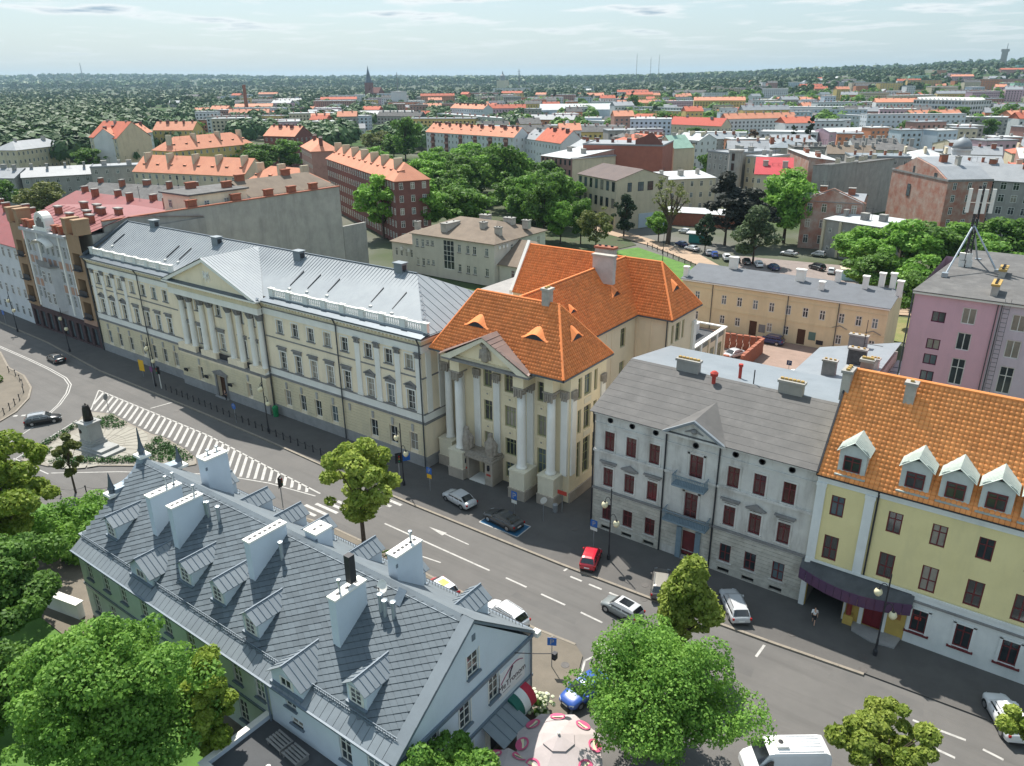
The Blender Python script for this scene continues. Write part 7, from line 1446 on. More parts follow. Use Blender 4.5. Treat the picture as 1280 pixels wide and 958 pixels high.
for tries in range(6000):
    if nq >= 280: break
    d = 330*(5.6**g_.random()); t_ = g_.uniform(-.40,.69)
    if t_ < -.12 and d < 640: continue
    if d < 480 and t_ < .18: continue
    x = -math.sin(YAW)*d+math.cos(YAW)*d*t_; y = math.cos(YAW)*d+math.sin(YAW)*d*t_; L = g_.choice((16,22,30,45,62)) if d > 520 else g_.choice((14,18,24)); a = YAW+R(g_.choice((6,8,4,-10,-20,12))); sep = 12.5+L*.36
    xm, ym = x+L/2*math.cos(a), y+L/2*math.sin(a)
    if any((xm-p[0])**2+(ym-p[1])**2 < sep*sep for p in occ): continue
    wm, wn = g_.choice(wl); rm, rn_ = g_.choice(rl); st = g_.choice((3,4,4,5)) if d > 520 else 4; h = st*2.9+1.5; D = g_.choice((11,13,16)); z = float(terr(x,y))
    lb = f'{wn} {("", "", "two", "three", "four", "five")[st]}-storey {"long" if L > 40 else "short" if L < 20 else "middling"} block, {rn_} roof, {("near the centre","towards the right","far right","left of centre")[0 if t_ < .12 and t_ > -.1 else 3 if t_ <= -.1 else 1 if t_ < .4 else 2]} {"in the near rows" if d < 640 else "in the middle rows" if d < 1000 else "in the far rows"}'
    t = thing('apartment_block', lb, 'building', (x,y,z), a, 'blocks of the distant town quarter'); q = MB(); q.box(0,0,-4,L,D,h); q.build('wall', wm, t); q = MB()
    if 'gabled' in rn_: q.extrude([(-.4,-.5,h),(L+.4,-.5,h),(L+.4,D/2,h+4),(-.4,D/2,h+4)], (0,0,.2)); q.extrude([(-.4,D/2,h+4),(L+.4,D/2,h+4),(L+.4,D+.5,h),(-.4,D+.5,h)], (0,0,.2)); q.extrude([(0,0,h),(0,D,h),(0,D/2,h+3.9)], (L,0,0))
    else: q.box(-.3,-.3,h,L+.3,D+.3,h+.5)
    q.build('roof', rm, t); q = MB(); n = int(L/3.3)
    for k in range(st):
        for i in range(n): xx = L*(i+.5)/n; zz = 1.0+k*2.9; q.poly([(xx-.75,-.06,zz),(xx+.75,-.06,zz),(xx+.75,-.06,zz+1.5),(xx-.75,-.06,zz+1.5)])
        for yy in (D*.3,D*.7): q.poly([(L+.06,yy-.7,1+k*2.9),(L+.06,yy+.7,1+k*2.9),(L+.06,yy+.7,2.5+k*2.9),(L+.06,yy-.7,2.5+k*2.9)])
    stuff(q.build('windows', m_glass, t)); q = MB()
    for i in range(max(2,int(L/7))): xx = L*(i+.5)/max(2,int(L/7)); q.box(xx-.5,D/2-.6,h,xx+.5,D/2+.6,h+(5.4 if 'gabled' in rn_ else 2.0))
    stuff(q.build('chimneys', m_pb if nq % 2 else m_conc, t)); occ.append((xm,ym)); nq += 1
    if L > 40: occ += [(x,y),(x+L*math.cos(a),y+L*math.sin(a))]
# ================================================================ vegetation
rng = np.random.default_rng(5)
def leaves(cent, rad, n, size, squash=.72, up=0.3):
    """n leaf quads round clump centres (K,3) with clump radii (K,)"""
    K = len(cent); w_ = rad**1.8; idx = rng.choice(K, n, p=w_/w_.sum()); d = rng.normal(size=(n,3)); d /= np.linalg.norm(d, axis=1)[:,None]
    rr_ = rng.uniform(.55, 1.0, n)**.6; p = cent[idx]+d*(rad[idx]*rr_)[:,None]*np.array([1,1,squash])
    nrm = d*.7+rng.normal(size=(n,3))*.6; nrm[:,2] += up; nrm /= np.linalg.norm(nrm, axis=1)[:,None]
    t_ = np.cross(nrm, rng.normal(size=(n,3))); t_ /= np.linalg.norm(t_, axis=1)[:,None]; b_ = np.cross(nrm, t_)
    s_ = size*rng.uniform(.6,1.35,n)[:,None]
    V = np.stack([p-t_*s_*.55, p-b_*s_*.38+nrm*s_*.08, p+t_*s_*.6, p+b_*s_*.38+nrm*s_*.08], 1).reshape(-1,3)
    return V, np.arange(n*4).reshape(-1,4)
def crown_clumps(h, r, h0, K, shape='round', seed=0):
    g = np.random.default_rng(seed); out_ = []; rad = []
    while len(out_) < K:
        q = g.uniform(-1,1,3); l = np.linalg.norm(q)
        if l > 1 or l < .35: continue
        z = (q[2]+1)/2
        if shape == 'cone': f_ = 1.0-.85*z; q = q*np.array([f_/max(.35,1),f_/max(.35,1),1])
        elif shape == 'egg': f_ = math.sqrt(max(0,1-(abs(z-.38)/.66)**2)); q[:2] *= f_
        elif shape == 'column': q[:2] *= .95-.5*max(0,z-.5)
        th_ = math.atan2(q[1],q[0]); lump = 1+.2*math.sin(3*th_+seed)+.13*math.sin(5*th_+2*seed+4*q[2])+.12*math.sin(7*q[2]+seed)+g.uniform(-.08,.1)
        out_.append((q[0]*r*lump, q[1]*r*lump, h0+(h-h0)*z)); rad.append(r*g.uniform(.10,.34))
    return np.array(out_), np.array(rad)
def tree_meshes(key, h, r, h0, K, n, size, lm, shape='round', seed=0, tr=.25):
    rs = 1.35 if len(key) < 4 else 1.0
    def mk():
        c_, rd = crown_clumps(h-.12*r, r*.86, h0+.15*r, K, shape, seed); V, Fq = leaves(c_, rd*rs, n, size); crown = npmesh('crown', V, Fq, lm)
        q = MB(); top = (rng.uniform(-.3,.3), rng.uniform(-.3,.3), h*.72); q.tube((0,0,-.4),(0,0,h0+.5),tr,tr*.75,8); q.tube((0,0,h0+.4),top,tr*.75,tr*.25,7)
        order = np.argsort(-rd)[:min(K,16)]
        for i in order:
            z_ = max(h0, c_[i][2]*.55); f_ = min(1, (z_-h0)/max(.1, top[2]-h0)); st_ = (top[0]*f_, top[1]*f_, z_); q.tube(st_, tuple(c_[i]), tr*.36, tr*.1, 5)
        return crown, q.mesh('trunk', m_trunk)
    return shared(('tree', key), mk)
def plant_tree(name, label, x, y, ms, rz=0, s=1.0, z=0, group=None, cat='tree'):
    t = thing(name, label, cat, (x, y, z), rz, group); t.scale = (s,)*3 if not isinstance(s, tuple) else s; ob('trunk', ms[1], t); ob('crown', ms[0], t); return t
l_mid = leafmat('leaf_mid', (.06,.13,.025), (.16,.29,.055)); l_lime = leafmat('leaf_lime', (.17,.25,.03), (.40,.47,.10)); l_dark = leafmat('leaf_dark', (.018,.040,.020), (.05,.085,.035), .2); l_bright = leafmat('leaf_bright', (.10,.23,.035), (.25,.44,.08)); l_olive = leafmat('leaf_olive', (.09,.12,.03), (.20,.22,.07)); l_blue = leafmat('leaf_bluegreen', (.06,.095,.045), (.14,.19,.09)); l_purple = leafmat('leaf_purple', (.022,.028,.022), (.05,.055,.04), .15); l_yel = leafmat('leaf_yellowgreen', (.15,.24,.025), (.33,.41,.07)); l_rust = leafmat('leaf_rust', (.10,.06,.03), (.20,.13,.06)); l_far = leafmat('leaf_far', (.03,.072,.022), (.072,.135,.038), .15, .05)
# --- near trees
plant_tree('street_tree', 'yellow-green street tree with open crown beside the crossing', -51.3, 44.2, tree_meshes('street', 12.8, 4.3, 3.6, 46, 12500, .36, l_lime, 'egg', 4, .26))
plant_tree('linden_tree', 'pale flowering linden with pointed crown rising behind the big green locust tree', -18.0, 48.0, tree_meshes('linden', 10.8, 3.9, 1.6, 60, 15000, .34, l_lime, 'cone', 2, .2))
plant_tree('locust_tree', 'big bright green feathery tree shading the parked blue car', -16.2, 38.2, tree_meshes('locust', 10.8, 5.7, 2.4, 150, 56000, .19, l_bright, 'round', 7, .3))
plant_tree('maple_tree', 'huge bright green tree left of the slate-roofed house at the bottom of the view', -44.0, 15.6, tree_meshes('maple', 13.5, 6.3, 3, 130, 60000, .24, l_bright, 'round', 5, .4))
plant_tree('olive_leaved_tree', 'yellowish tree squeezed between the huge green tree and the slate-roofed house', -40.4, 19.7, tree_meshes('oliveside', 10.5, 2.9, 2, 40, 13000, .28, l_yel, 'egg', 3, .22))
plant_tree('yellow_green_tree', 'tall yellow-green tree at the left edge beside the monument road', -76.8, 22.4, tree_meshes('ygtree', 15.5, 5.4, 3, 80, 26000, .36, l_yel, 'egg', 8, .35))
plant_tree('left_park_tree', 'broad green tree between the yellow-green tree and the slate-roofed house', -63.8, 15.2, tree_meshes('parka', 11.8, 6.0, 2.5, 90, 36000, .33, l_mid, 'round', 9, .35))
plant_tree('shaded_park_tree', 'darker green tree in the bottom left corner', -54.5, 9.0, tree_meshes('parkb', 12, 5.6, 2.5, 80, 26000, .33, l_mid, 'round', 12, .35))
plant_tree('corner_park_tree', 'dense green tree at the left edge below the yellow-green tree', -70.0, 9.5, tree_meshes('parkb', 12, 5.6, 2.5, 80, 26000, .33, l_mid, 'round', 12, .35), 2.1, 1.05)
plant_tree('terrace_tree', 'small bright green tree under the gable wall beside the cafe umbrellas', -23.4, 25.0, tree_meshes('terr', 8.4, 3.5, 2.2, 60, 20000, .26, l_bright, 'round', 14, .15))
plant_tree('kerb_tree', 'round yellowish street tree beside the white van', -2.4, 43.9, tree_meshes('kerbt', 7.6, 3.0, 2, 44, 15000, .3, l_lime, 'round', 15, .18))
plant_tree('edge_tree', 'yellow-green street tree cut by the right edge beside the white hatchback', 7.0, 51.2, tree_meshes('kerbt', 7.6, 3.0, 2, 44, 15000, .3, l_lime, 'round', 15, .18), 1.3, .95)
plant_tree('young_island_tree', 'slim young tree with reddish tips in front of the monument', -88.3, 33.0, tree_meshes('young', 7.6, 1.9, 2.2, 22, 4200, .36, l_olive, 'egg', 16, .14))
def bush(name, label, x, y, r, h, n, lm, size=.3, seed=0, cat='bush', sy=1.0):
    c_, rd = crown_clumps(h, r, -.2, max(10, int(n/220)), 'round', seed); c_[:,2] = np.abs(c_[:,2]); c_[:,1] *= sy; V, Fq = leaves(c_, rd, n, size); o = ob(name, npmesh(name, V, Fq, lm), None, (x, y, 0)); return tag(o, label, cat)
bush('arching_shrub', 'large arching green shrub at the far end of the slate-roofed house', -76.5, 28.0, 4.4, 4.6, 14000, l_bright, .3, 3)
bush('low_shrub', 'low dark shrub behind the arching green shrub', -82, 26.5, 2.4, 2.2, 4000, l_mid, .3, 4)
hy = bush('hydrangea_bush', 'white flowering hydrangea at the corner of the cafe house', -24.7, 37.0, .95, 1.7, 2200, l_mid, .2, 5)
c_, rd = crown_clumps(1.75, 1.0, 0, 60, 'round', 6); c_[:,2] = np.abs(c_[:,2])+.15; q = MB()
for p in c_: q.lathe([(0,-.13),(.14,-.05),(.15,.06),(0,.14)], tuple(p), 6)
q.build('blossom', leafmat('blossom_white', (.55,.58,.35), (.72,.74,.58), .2), hy)
bush('courtyard_shrub', 'tall green shrub beside the white car in the courtyard', -28.5, 113.5, 2.1, 3.2, 3500, l_mid, .32, 7); bush('courtyard_bush', 'low green bush at the edge of the grey rear roof', -33.5, 104, 1.7, 1.9, 1800, l_bright, .3, 8)
bush('kerb_shrub', 'small round shrub on the near pavement by the street tree', -49.0, 45.0, .5, .8, 500, l_mid, .16, 9)
bush('clipped_hedge', 'clipped green hedge on the roundabout island', -136.5, 40.5, 3.2, 1.6, 5000, l_mid, .25, 10, 'hedge')
# evergreen ground cover round the monument
def cover(pts, n, seed):
    xs = [p[0] for p in pts]; ys = [p[1] for p in pts]; g = random.Random(seed); P_ = []
    while len(P_) < n:
        x, y = g.uniform(min(xs), max(xs)), g.uniform(min(ys), max(ys))
        if inpoly(x, y, pts): P_.append((x, y, .12+g.random()*.3))
    c_ = np.array(P_); V, Fq = leaves(c_, np.full(len(c_), .28), n*7, .2, .7, .6); return V, Fq
cov = [([(-107.8,44.2),(-106.2,46.9),(-101.8,46.5),(-101.2,45.3),(-103.6,43.7)],150,1),([(-105.6,38.2),(-107.8,43.0),(-106.6,43.2),(-105.2,39.0),(-103.0,35.6),(-103.4,34.0)],130,2),([(-94,46.9),(-84.6,46.1),(-83.8,44.8),(-88,42.3),(-92.2,43.2),(-93,45)],330,3),([(-98.2,34.6),(-91,39.9),(-87.6,42.2),(-90.4,42.4),(-93.4,39.3),(-98.8,36)],240,4),([(-103.0,33.4),(-99.6,34.2),(-101.8,36.4),(-103.2,36.0)],90,5)]
Vs, Fs, n_ = [], [], 0
for p, k, s_ in cov: V, Fq = cover(p, k, s_); Vs.append(V); Fs.append(Fq+n_); n_ += len(V)
stuff(ob('juniper_cover', npmesh('juniper_cover', np.concatenate(Vs), np.concatenate(Fs), leafmat('juniper', (.02,.07,.015), (.06,.16,.03), .15)), None, (0,0,.05)))['label'] = 'dark green juniper ground cover round the monument'
# --- mid-distance trees: five crown kinds, each tree its own copy
TM = {'m1': tree_meshes('m1',15,5.8,3,46,4200,.75,l_mid,'round',21,.3),'m2': tree_meshes('m2',15,5.6,2.6,40,3800,.75,l_mid,'egg',22,.3),'d': tree_meshes('d1',15,4.4,1.5,40,3600,.7,l_dark,'egg',23,.3),'b': tree_meshes('b1',15,5.4,3,44,5200,.7,l_bright,'round',24,.3),'bt': tree_meshes('bt',20,7.2,3.2,70,9000,.7,l_bright,'egg',25,.45),'p': tree_meshes('p1',18,4.4,1.5,40,4200,.7,l_purple,'egg',26,.3),'c': tree_meshes('c1',13.5,5.2,1.6,46,5000,.55,l_blue,'cone',27,.25),'o': tree_meshes('o1',12.5,4.4,2.2,34,3000,.6,l_olive,'round',28,.22),'pop': tree_meshes('pop',26,2.6,1.5,36,3200,.8,l_dark,'column',29,.3),'r': tree_meshes('r1',12,4.5,2,26,2200,.8,l_rust,'round',30,.25)}
HT_ = {'m1':15,'m2':15,'d':15,'b':15,'bt':20,'p':18,'c':13.5,'o':12.5,'pop':26,'r':12}; RD_ = {'m1':5.8,'m2':5.6,'d':4.4,'b':5.4,'bt':7.2,'p':4.4,'c':5.2,'o':4.4,'pop':2.6,'r':4.5}
MT = [(-168,164,19.5,7,'b','bright_green_tree','bright green tree at the right end of the fire wall'),(-158,172,17,7.2,'b','bright_green_tree','second bright green tree beside the fire wall end'),(-166,195,15,6,'m1','park_tree','round green tree behind the left chimneys of the grey office block'),(-155,190,13.9,5.2,'m2','park_tree','dark green tree behind the middle of the grey office block'),(-169,229,23.8,9,'m1','park_tree','tallest dark green tree of the park'),(-189,232,19,8.6,'m2','park_tree','broad green tree left of the tallest park tree'),(-208,233,15.5,8.4,'b','park_tree','light green tree beside the brick apartment block'),(-180,214,17,7,'m1','park_tree','green tree in the middle of the park'),(-196,212,14,6.4,'b','park_tree','pale green tree at the left side of the park'),(-222,262,16,8,'m2','park_tree','green tree behind the brick apartment block roof'),(-205,258,18,8,'m1','park_tree','dense green tree below the pink flats'),(-185,255,20,8,'m2','park_tree','dark tree at the back of the park'),(-240,300,15,8,'m1','park_tree','rounded tree in front of the pink flats'),(-262,318,14,8,'b','park_tree','light green tree in front of the pink flats left end'),
(-315,329,27,9.5,'m2','tall_dark_tree','tall dark green tree left of the pink flats'),(-365,355,17,9,'o','brownish_tree','brownish green tree left of the tall dark tree'),(-340,345,15,8,'m1','town_tree','green tree between the brownish and tall dark trees'),(-300,290,13,7,'b','town_tree','light tree behind the brick block chimneys'),(-140,196,14.8,5.5,'m2','park_tree','green tree right of the grey office block'),(-126,189,17.5,5.6,'m1','park_tree','tall green tree above the turquoise annex'),(-133,205,19,6.2,'m2','park_tree','green tree before the pinkish tenement'),(-146,222,17,6.5,'m1','park_tree','green tree left of the beige school block'),(-119,187,12.6,4,'b','lawn_tree','slender light green tree at the lawn edge'),(-114,190,13.7,4,'m2','lawn_tree','second slender tree at the lawn edge'),(-106,185,12.7,4.4,'o','lawn_tree','brownish thin tree in front of the beige school block'),(-109,207,12.6,3.8,'d','dark_conifer','dark dense tree against the beige school side wall'),(-97,206,8.9,3.6,'b','low_tree','low bright tree under the pollarded tree'),(-79,212,20,6,'p','purple_plum_tree','tall almost black purple-leaved tree by the car park'),(-72,214,16,5.5,'p','purple_plum_tree','second purple-leaved tree nearer the bright green tree'),(-66,224,21.5,8.2,'bt','great_lime_tree','great bright green tree by the car park'),(-64,193,14.5,6.2,'c','willow_tree','grey-green feathery tree before the parked cars'),(-80,200,10.3,2.8,'d','small_dark_tree','small dark tree beside the white garage roof'),
(-38,195,12,6.8,'b','grove_tree','left tree of the bright grove below the brick gable'),(-30,194,14.5,7,'b','grove_tree','bright green tree in the middle of the grove'),(-24,199,13.5,7.4,'m1','grove_tree','green grove tree left of the phone mast'),(-21,214,12,7,'b','grove_tree','tree at the back of the grove below the grey side wing'),(-12,222,13,7.5,'m1','grove_tree','tree behind the phone mast'),(-3,222,12,7.5,'m2','grove_tree','tree right of the phone mast'),(6,218,13,7,'m1','grove_tree','tree at the right edge behind the pink block'),(-12,196,11,6.5,'b','grove_tree','bright tree right behind the mast foot'),(-32,176,10,5.6,'m1','grove_tree','tree at the corner of the long beige building'),(-20,157,10.9,4.2,'m1','yard_tree','tree beside the end wall of the long beige building'),(-22,173,11.5,5,'b','yard_tree','light tree behind the end of the long beige building'),(-16,168,10,4.5,'m2','yard_tree','small tree between beige building and pink block'),(-44,206,9,4,'m2','yard_tree','low tree before the buttressed outbuilding'),
(-292,122,14.5,7,'o','row_tree','olive tree before the grey row at the left'),(-319,119,12.4,6,'m1','row_tree','green tree at the left edge before the grey row'),(-305,124,9,5,'o','row_tree','smaller olive tree in the grey row garden'),(-425,205,13.7,8,'m2','yard_tree','dark tree below the beige corner tenement'),(-352,259,15,11,'m1','court_tree','large tree right of the yellow hipped block'),(-339,267,17.4,9.5,'m2','court_tree','tall tree before the brick and white house'),(-330,240,14,8,'m1','court_tree','tree before the brick and white house gable'),(-361,248,12.2,7,'b','court_tree','light tree in front of the yellow hipped block'),(-380,237,13,6,'m2','court_tree','small tree at the left corner of the yellow block'),(-497,310,19.7,12,'m1','court_tree','broad tree behind the yellow hipped block'),(-520,320,16,10,'m2','court_tree','tree beside the ochre far block'),(-137,491,27,3,'pop','poplar','tall dark poplar left of the lilac pink house'),(-145,486,20.6,2.6,'pop','poplar','shorter dark poplar beside the tall one'),(-107,628,15,8,'m1','flats_tree','tree in front of the big white and blue flats'),(-127,311,17,5,'m2','yard_tree','tree in the gap right of the cream gable'),(-122,330,12,5,'b','yard_tree','small light tree behind the cream gable'),(-188,540,11,6,'r','copper_beech','rust-coloured tree by the white long hall'),(-250,600,12,9,'m1','school_tree','tree right of the orange roofed school'),(-262,610,13,9,'b','school_tree','light tree between the two school roofs'),(-240,560,11,8,'m2','school_tree','tree before the red roofed school'),(-300,640,18,14,'m1','great_town_tree','wide dark tree behind the red roofed school'),(-330,600,12,8,'m2','school_tree','tree left of the orange roofed school'),(-200,690,12,9,'m1','flats_tree','tree before the low grey flats'),(-165,680,12,9,'m2','flats_tree','tree at the left of the big white flats'),(-205,560,10,7,'m2','hall_tree','tree left of the white long hall')]
PK = [(-174,174),(-186,190),(-200,200),(-212,214),(-228,224),(-190,240),(-172,246),(-158,236),(-152,212),(-146,206),(-200,238),(-216,240),(-232,244),(-236,262),(-178,266),(-196,274),(-214,280),(-230,286),(-250,282),(-262,296),(-150,182),(-136,214)]
for i, (x, y) in enumerate(PK): MT.append((x, y, 13+i*7 % 6, 6+i % 3, ('m1','b','m2','b')[i % 4], 'park_tree', ('leafy','rounded','spreading','bushy')[i % 4]+' tree of the park, '+('at its near edge behind the fire wall','left of the office roof','in its left half','beside the brick block hip','along the brick block','at its core','before the pink brick tenement','right of the tallest tree','behind the office hip','over the office roof end','left of the tallest tree','at its back left','behind the brick block middle','behind the brick block ridge','at its back right','in front of the pink flats right end','below the pink flats middle','at the rear left corner','far behind the brick block','at the farthest left','just past the office chimneys','at its right rim')[i]))
for (x, y, h, r, k, nm, lb) in MT:
    plant_tree(nm, lb, x, y, TM[k], random.uniform(0,6.28), (r/RD_[k]*1.06, r/RD_[k]*1.06, h/HT_[k]))
pt = thing('pollarded_tree', 'half bare pollarded tree with thick forked limbs on the path by the school', 'tree', (-93,204,0)); q = MB(); q.tube((0,0,-.3),(.3,0,6),.75,.6,9)
tips = []
for k in range(7):
    a = k*.9; e1 = (2.2*math.cos(a), 2.2*math.sin(a), 9.5+k % 3); e2 = (4.3*math.cos(a+.3), 4.3*math.sin(a+.3), 12.5+k % 4*1.2); q.tube((.3,0,5.5),e1,.42,.3,6); q.tube(e1,e2,.3,.12,6); tips += [e2, (e2[0]*.8,e2[1]*.8,e2[2]+1.8), e1]
    q.tube(e1,(e1[0]*.7,e1[1]*1.2,13.5+k % 2*2),.2,.06,5)
q.build('trunk', m_trunk, pt); c_ = np.array(tips); V, Fq = leaves(c_, np.full(len(c_), 1.25), 900, .55); ob('crown', npmesh('crown', V, Fq, l_olive), pt)
# hillside wood at right, distant individually visible trees
k_ = 0
HW = [(.50,640,15),(.53,660,16),(.56,690,17),(.585,640,14),(.61,680,17),(.635,650,15),(.54,720,16),(.58,760,16),(.62,740,17),(.60,600,13),(.55,610,12),(.50,720,14),(.64,700,16),(.65,620,14)]
plc = ['leftmost','near the rock bank','above the arched hall','below the white office','in the thick of the hillside','over the grey roofs','at the crest','under the mint block','highest','lowest','at the foot','beside the white office','at the edge of view','close to the right edge']
for i, (t_, d, h) in enumerate(HW):
    x = -math.sin(YAW)*d+math.cos(YAW)*d*t_; y = math.cos(YAW)*d+math.sin(YAW)*d*t_; plant_tree('hillside_tree', f'tree of the right hillside wood, {plc[i]}', x, y, TM[('m1','m2','m1','b')[i % 4]], i, (h/10, h/10, h/13), float(terr(x,y)))
tu = bush('rocky_bank', 'grey-green rocky bank of scrub below the hillside wood', 0, 0, 26, 9, 3000, l_olive, 1.6, 31); d, t_ = 620, .50; tu.location = (-math.sin(YAW)*d+math.cos(YAW)*d*t_, math.cos(YAW)*d+math.sin(YAW)*d*t_, 0)
FT = [(771,128,26),(783,129,24),(793,127,28),(828,120,24),(918,112,22),(1040,128,18),(690,122,30),(716,128,18),(612,128,16),(560,128,18),(585,120,16),(505,150,18),(418,132,18),(1000,120,16),(880,150,18),(860,138,24)]
def at_pix(px_, py_):
    u = (px_-640)/950; v = -(py_-479)/950; dr = F+CR*u+CU*v; s_ = 300.0
    for _ in range(400):
        p = Vector((0,0,CAM_H))+dr*s_
        if p.z < float(terr(p.x, p.y)): break
        s_ *= 1.012
    return p
FTP = [(-620.1,1131.2),(-594.4,1104.5),(-612,1170),(-830,1680),(-700,2000),(-330,1170),(-800,1230),(-610,1010),(-830,1120),(-930,1130),(-1150,1460),(-690,770),(-1010,880),(-700,1550),(-370,760),(-480,920)]
fl_ = ['left poplar of the distant trio','middle poplar of the distant trio','right poplar of the distant trio','dark poplar below the radio masts','dark poplar on the ridge right of the masts','round tree near the cream strip flats','dark pointed tree right of the yellow institution','round pale tree near the wide hall','dark tree before the yellow institution','dark tree left of the yellow institution','round tree beyond the institution','big tree above the pink flats left end','dark round tree in the gabled house quarter','tree before the ridge at centre right','tree over the pale blue flats','round dark tree over the coloured flats']
for i, (x, y) in enumerate(FTP): k = 'pop' if i in (0,1,2,3,4,6) else ('m2','b','d','m1')[i % 4]; plant_tree('distant_tree', fl_[i], x, y, TM[k], i, (1.5, 1.5, FT[i][2]/HT_[k]) if k != 'pop' else (1.6,1.6,FT[i][2]/26), float(terr(x,y)))
# --- forests: tens of thousands of trees that read as one mass
def blob_crowns(P_, H_, n_leaf, size, lm, name, label):
    K = len(P_); n = K*n_leaf; idx = np.repeat(np.arange(K), n_leaf); d = rng.normal(size=(n,3)); d /= np.linalg.norm(d,axis=1)[:,None]; d[:,2] = np.abs(d[:,2])*1.15-.15
    rr_ = (H_*.46)[idx]; p = P_[idx]+d*rr_[:,None]*np.array([1,1,1.15])*rng.uniform(.7,1.08,n)[:,None]; p[:,2] += (H_*.42)[idx]
    nrm = d+rng.normal(size=(n,3))*.2; nrm /= np.linalg.norm(nrm,axis=1)[:,None]; t_ = np.cross(nrm, rng.normal(size=(n,3))); t_ /= np.linalg.norm(t_,axis=1)[:,None]; b_ = np.cross(nrm,t_); s_ = (size*rr_*rng.uniform(.7,1.3,n))[:,None]
    V = np.stack([p-t_*s_, p-b_*s_*.8, p+t_*s_, p+b_*s_*.8],1).reshape(-1,3); o = stuff(ob(name, npmesh(name, V, np.arange(n*4).reshape(-1,4), lm))); o['label'] = label; return o
def scatter(n, tmin, tmax, dmin, dmax, dens, hmin, hmax, seed, power=1.0):
    g = np.random.default_rng(seed); t_ = g.uniform(tmin,tmax,n*4); d = dmin*(dmax/dmin)**(g.random(n*4)**power); k = dens(t_,d) > g.random(n*4); t_ = t_[k][:n]; d = d[k][:n]
    x = -math.sin(YAW)*d+math.cos(YAW)*d*t_; y = math.cos(YAW)*d+math.sin(YAW)*d*t_; return np.stack([x,y,terr(x,y)],1), g.uniform(hmin,hmax,len(x))
def cl(t_, d, s_=1.0): return .5+.5*np.sin(t_*37*s_+d*.011)*np.cos(d*.017-t_*23*s_)
P_, H_ = scatter(1500, -.80, -.46, 430, 1500, lambda t_,d: np.where(d > 430+ (t_+.72)*300, 1, .1), 13, 21, 1); blob_crowns(P_, H_, 120, .28, l_far, 'left_wood', 'dense green wood on the left beyond the grey roofs')
P_, H_ = scatter(800, -.50, .02, 520, 1400, lambda t_,d: (cl(t_,d) > .55)*.9, 9, 17, 2); blob_crowns(P_, H_, 100, .30, l_far, 'garden_trees', 'scattered garden trees among the far houses')
P_, H_ = scatter(650, .0, .72, 640, 1500, lambda t_,d: (cl(t_,d,1.3) > .60)*.9, 9, 16, 3); blob_crowns(P_, H_, 90, .30, l_mid, 'street_trees', 'scattered trees between the distant flats')
P_, H_ = scatter(4200, -.85, .80, 1500, 4200, lambda t_,d: np.where(cl(t_,d,.8) > .38, 1, .12), 11, 19, 4); blob_crowns(P_, H_, 40, .42, l_far, 'far_wood', 'far woods in belts across the plain')
P_, H_ = scatter(6000, -.90, .85, 4000, 9500, lambda t_,d: np.ones_like(t_), 14, 24, 5, .9); blob_crowns(P_, H_*1.6, 14, .8, l_far, 'horizon_forest', 'dark forest along the horizon ridge')
# small far houses, each a thing of its own
hm = [m_whr, m_cream, m_greyr, m_pb, m_whr]; hr_ = [m_groof, m_oroof, m_lroof, m_groof, m_oroof2, m_felt, m_zgrey]
HP_, HH_ = scatter(150, -.42, .60, 700, 2600, lambda t_,d: (cl(t_,d,1.0) < .55)*.95, 6, 9, 9)
def house_mesh(i):
    q = MB(); w, d_, h = 12+i*3 % 9, 9+i % 3, 5+i % 3*1.3; q.box(-w/2,-d_/2,-2,w/2,d_/2,h); q2 = MB()
    a = MB(); a.v = []; 
    b_ = MB(); b_.extrude([(-w/2-.5,-d_/2-.5,h-.2),(w/2+.5,-d_/2-.5,h-.2),(w/2+.5,0,h+3.6),(-w/2-.5,0,h+3.6)], (0,0,.2)); b_.extrude([(-w/2-.5,0,h+3.6),(w/2+.5,0,h+3.6),(w/2+.5,d_/2+.5,h-.2),(-w/2-.5,d_/2+.5,h-.2)], (0,0,.2)); q.poly([(w/2,-d_/2,h),(w/2,d_/2,h),(w/2,0,h+3.4)]); q.poly([(-w/2,d_/2,h),(-w/2,-d_/2,h),(-w/2,0,h+3.4)])
    g = MB()
    for k in range(3):
        for z in ((1,),(1,3.8))[h > 6]: x = -w/2+w*(k+.5)/3; g.poly([(x-.6,-d_/2-.04,z),(x+.6,-d_/2-.04,z),(x+.6,-d_/2-.04,z+1.4),(x-.6,-d_/2-.04,z+1.4)])
    return q, b_, g
for i, p in enumerate(HP_):
    k = i % 35; wm_i = hm[k % 5]; rm_i = hr_[k % 7]
    ms = shared(('house', k % 5, k % 7), lambda: (lambda z: (z[0].mesh('wall', wm_i), z[1].mesh('roof', rm_i), z[2].mesh('windows', m_glass)))(house_mesh(k)))
    wn_ = {m_whr:'white',m_cream:'cream',m_greyr:'grey',m_pb:'pinkish brick'}[wm_i]; rn_ = {m_groof:'grey sheet',m_oroof:'faded orange',m_lroof:'pale sheet',m_oroof2:'red-orange',m_felt:'dark felt',m_zgrey:'zinc'}[rm_i]
    t = thing('gabled_house', f'small {wn_} house with {rn_} gabled roof far off among trees', 'house', tuple(float(v) for v in p), random.uniform(0,3.14), 'small houses far off among trees'+f' ({wn_}, {rn_})')
    ob('wall', ms[0], t); ob('roof', ms[1], t); stuff(ob('windows', ms[2], t))
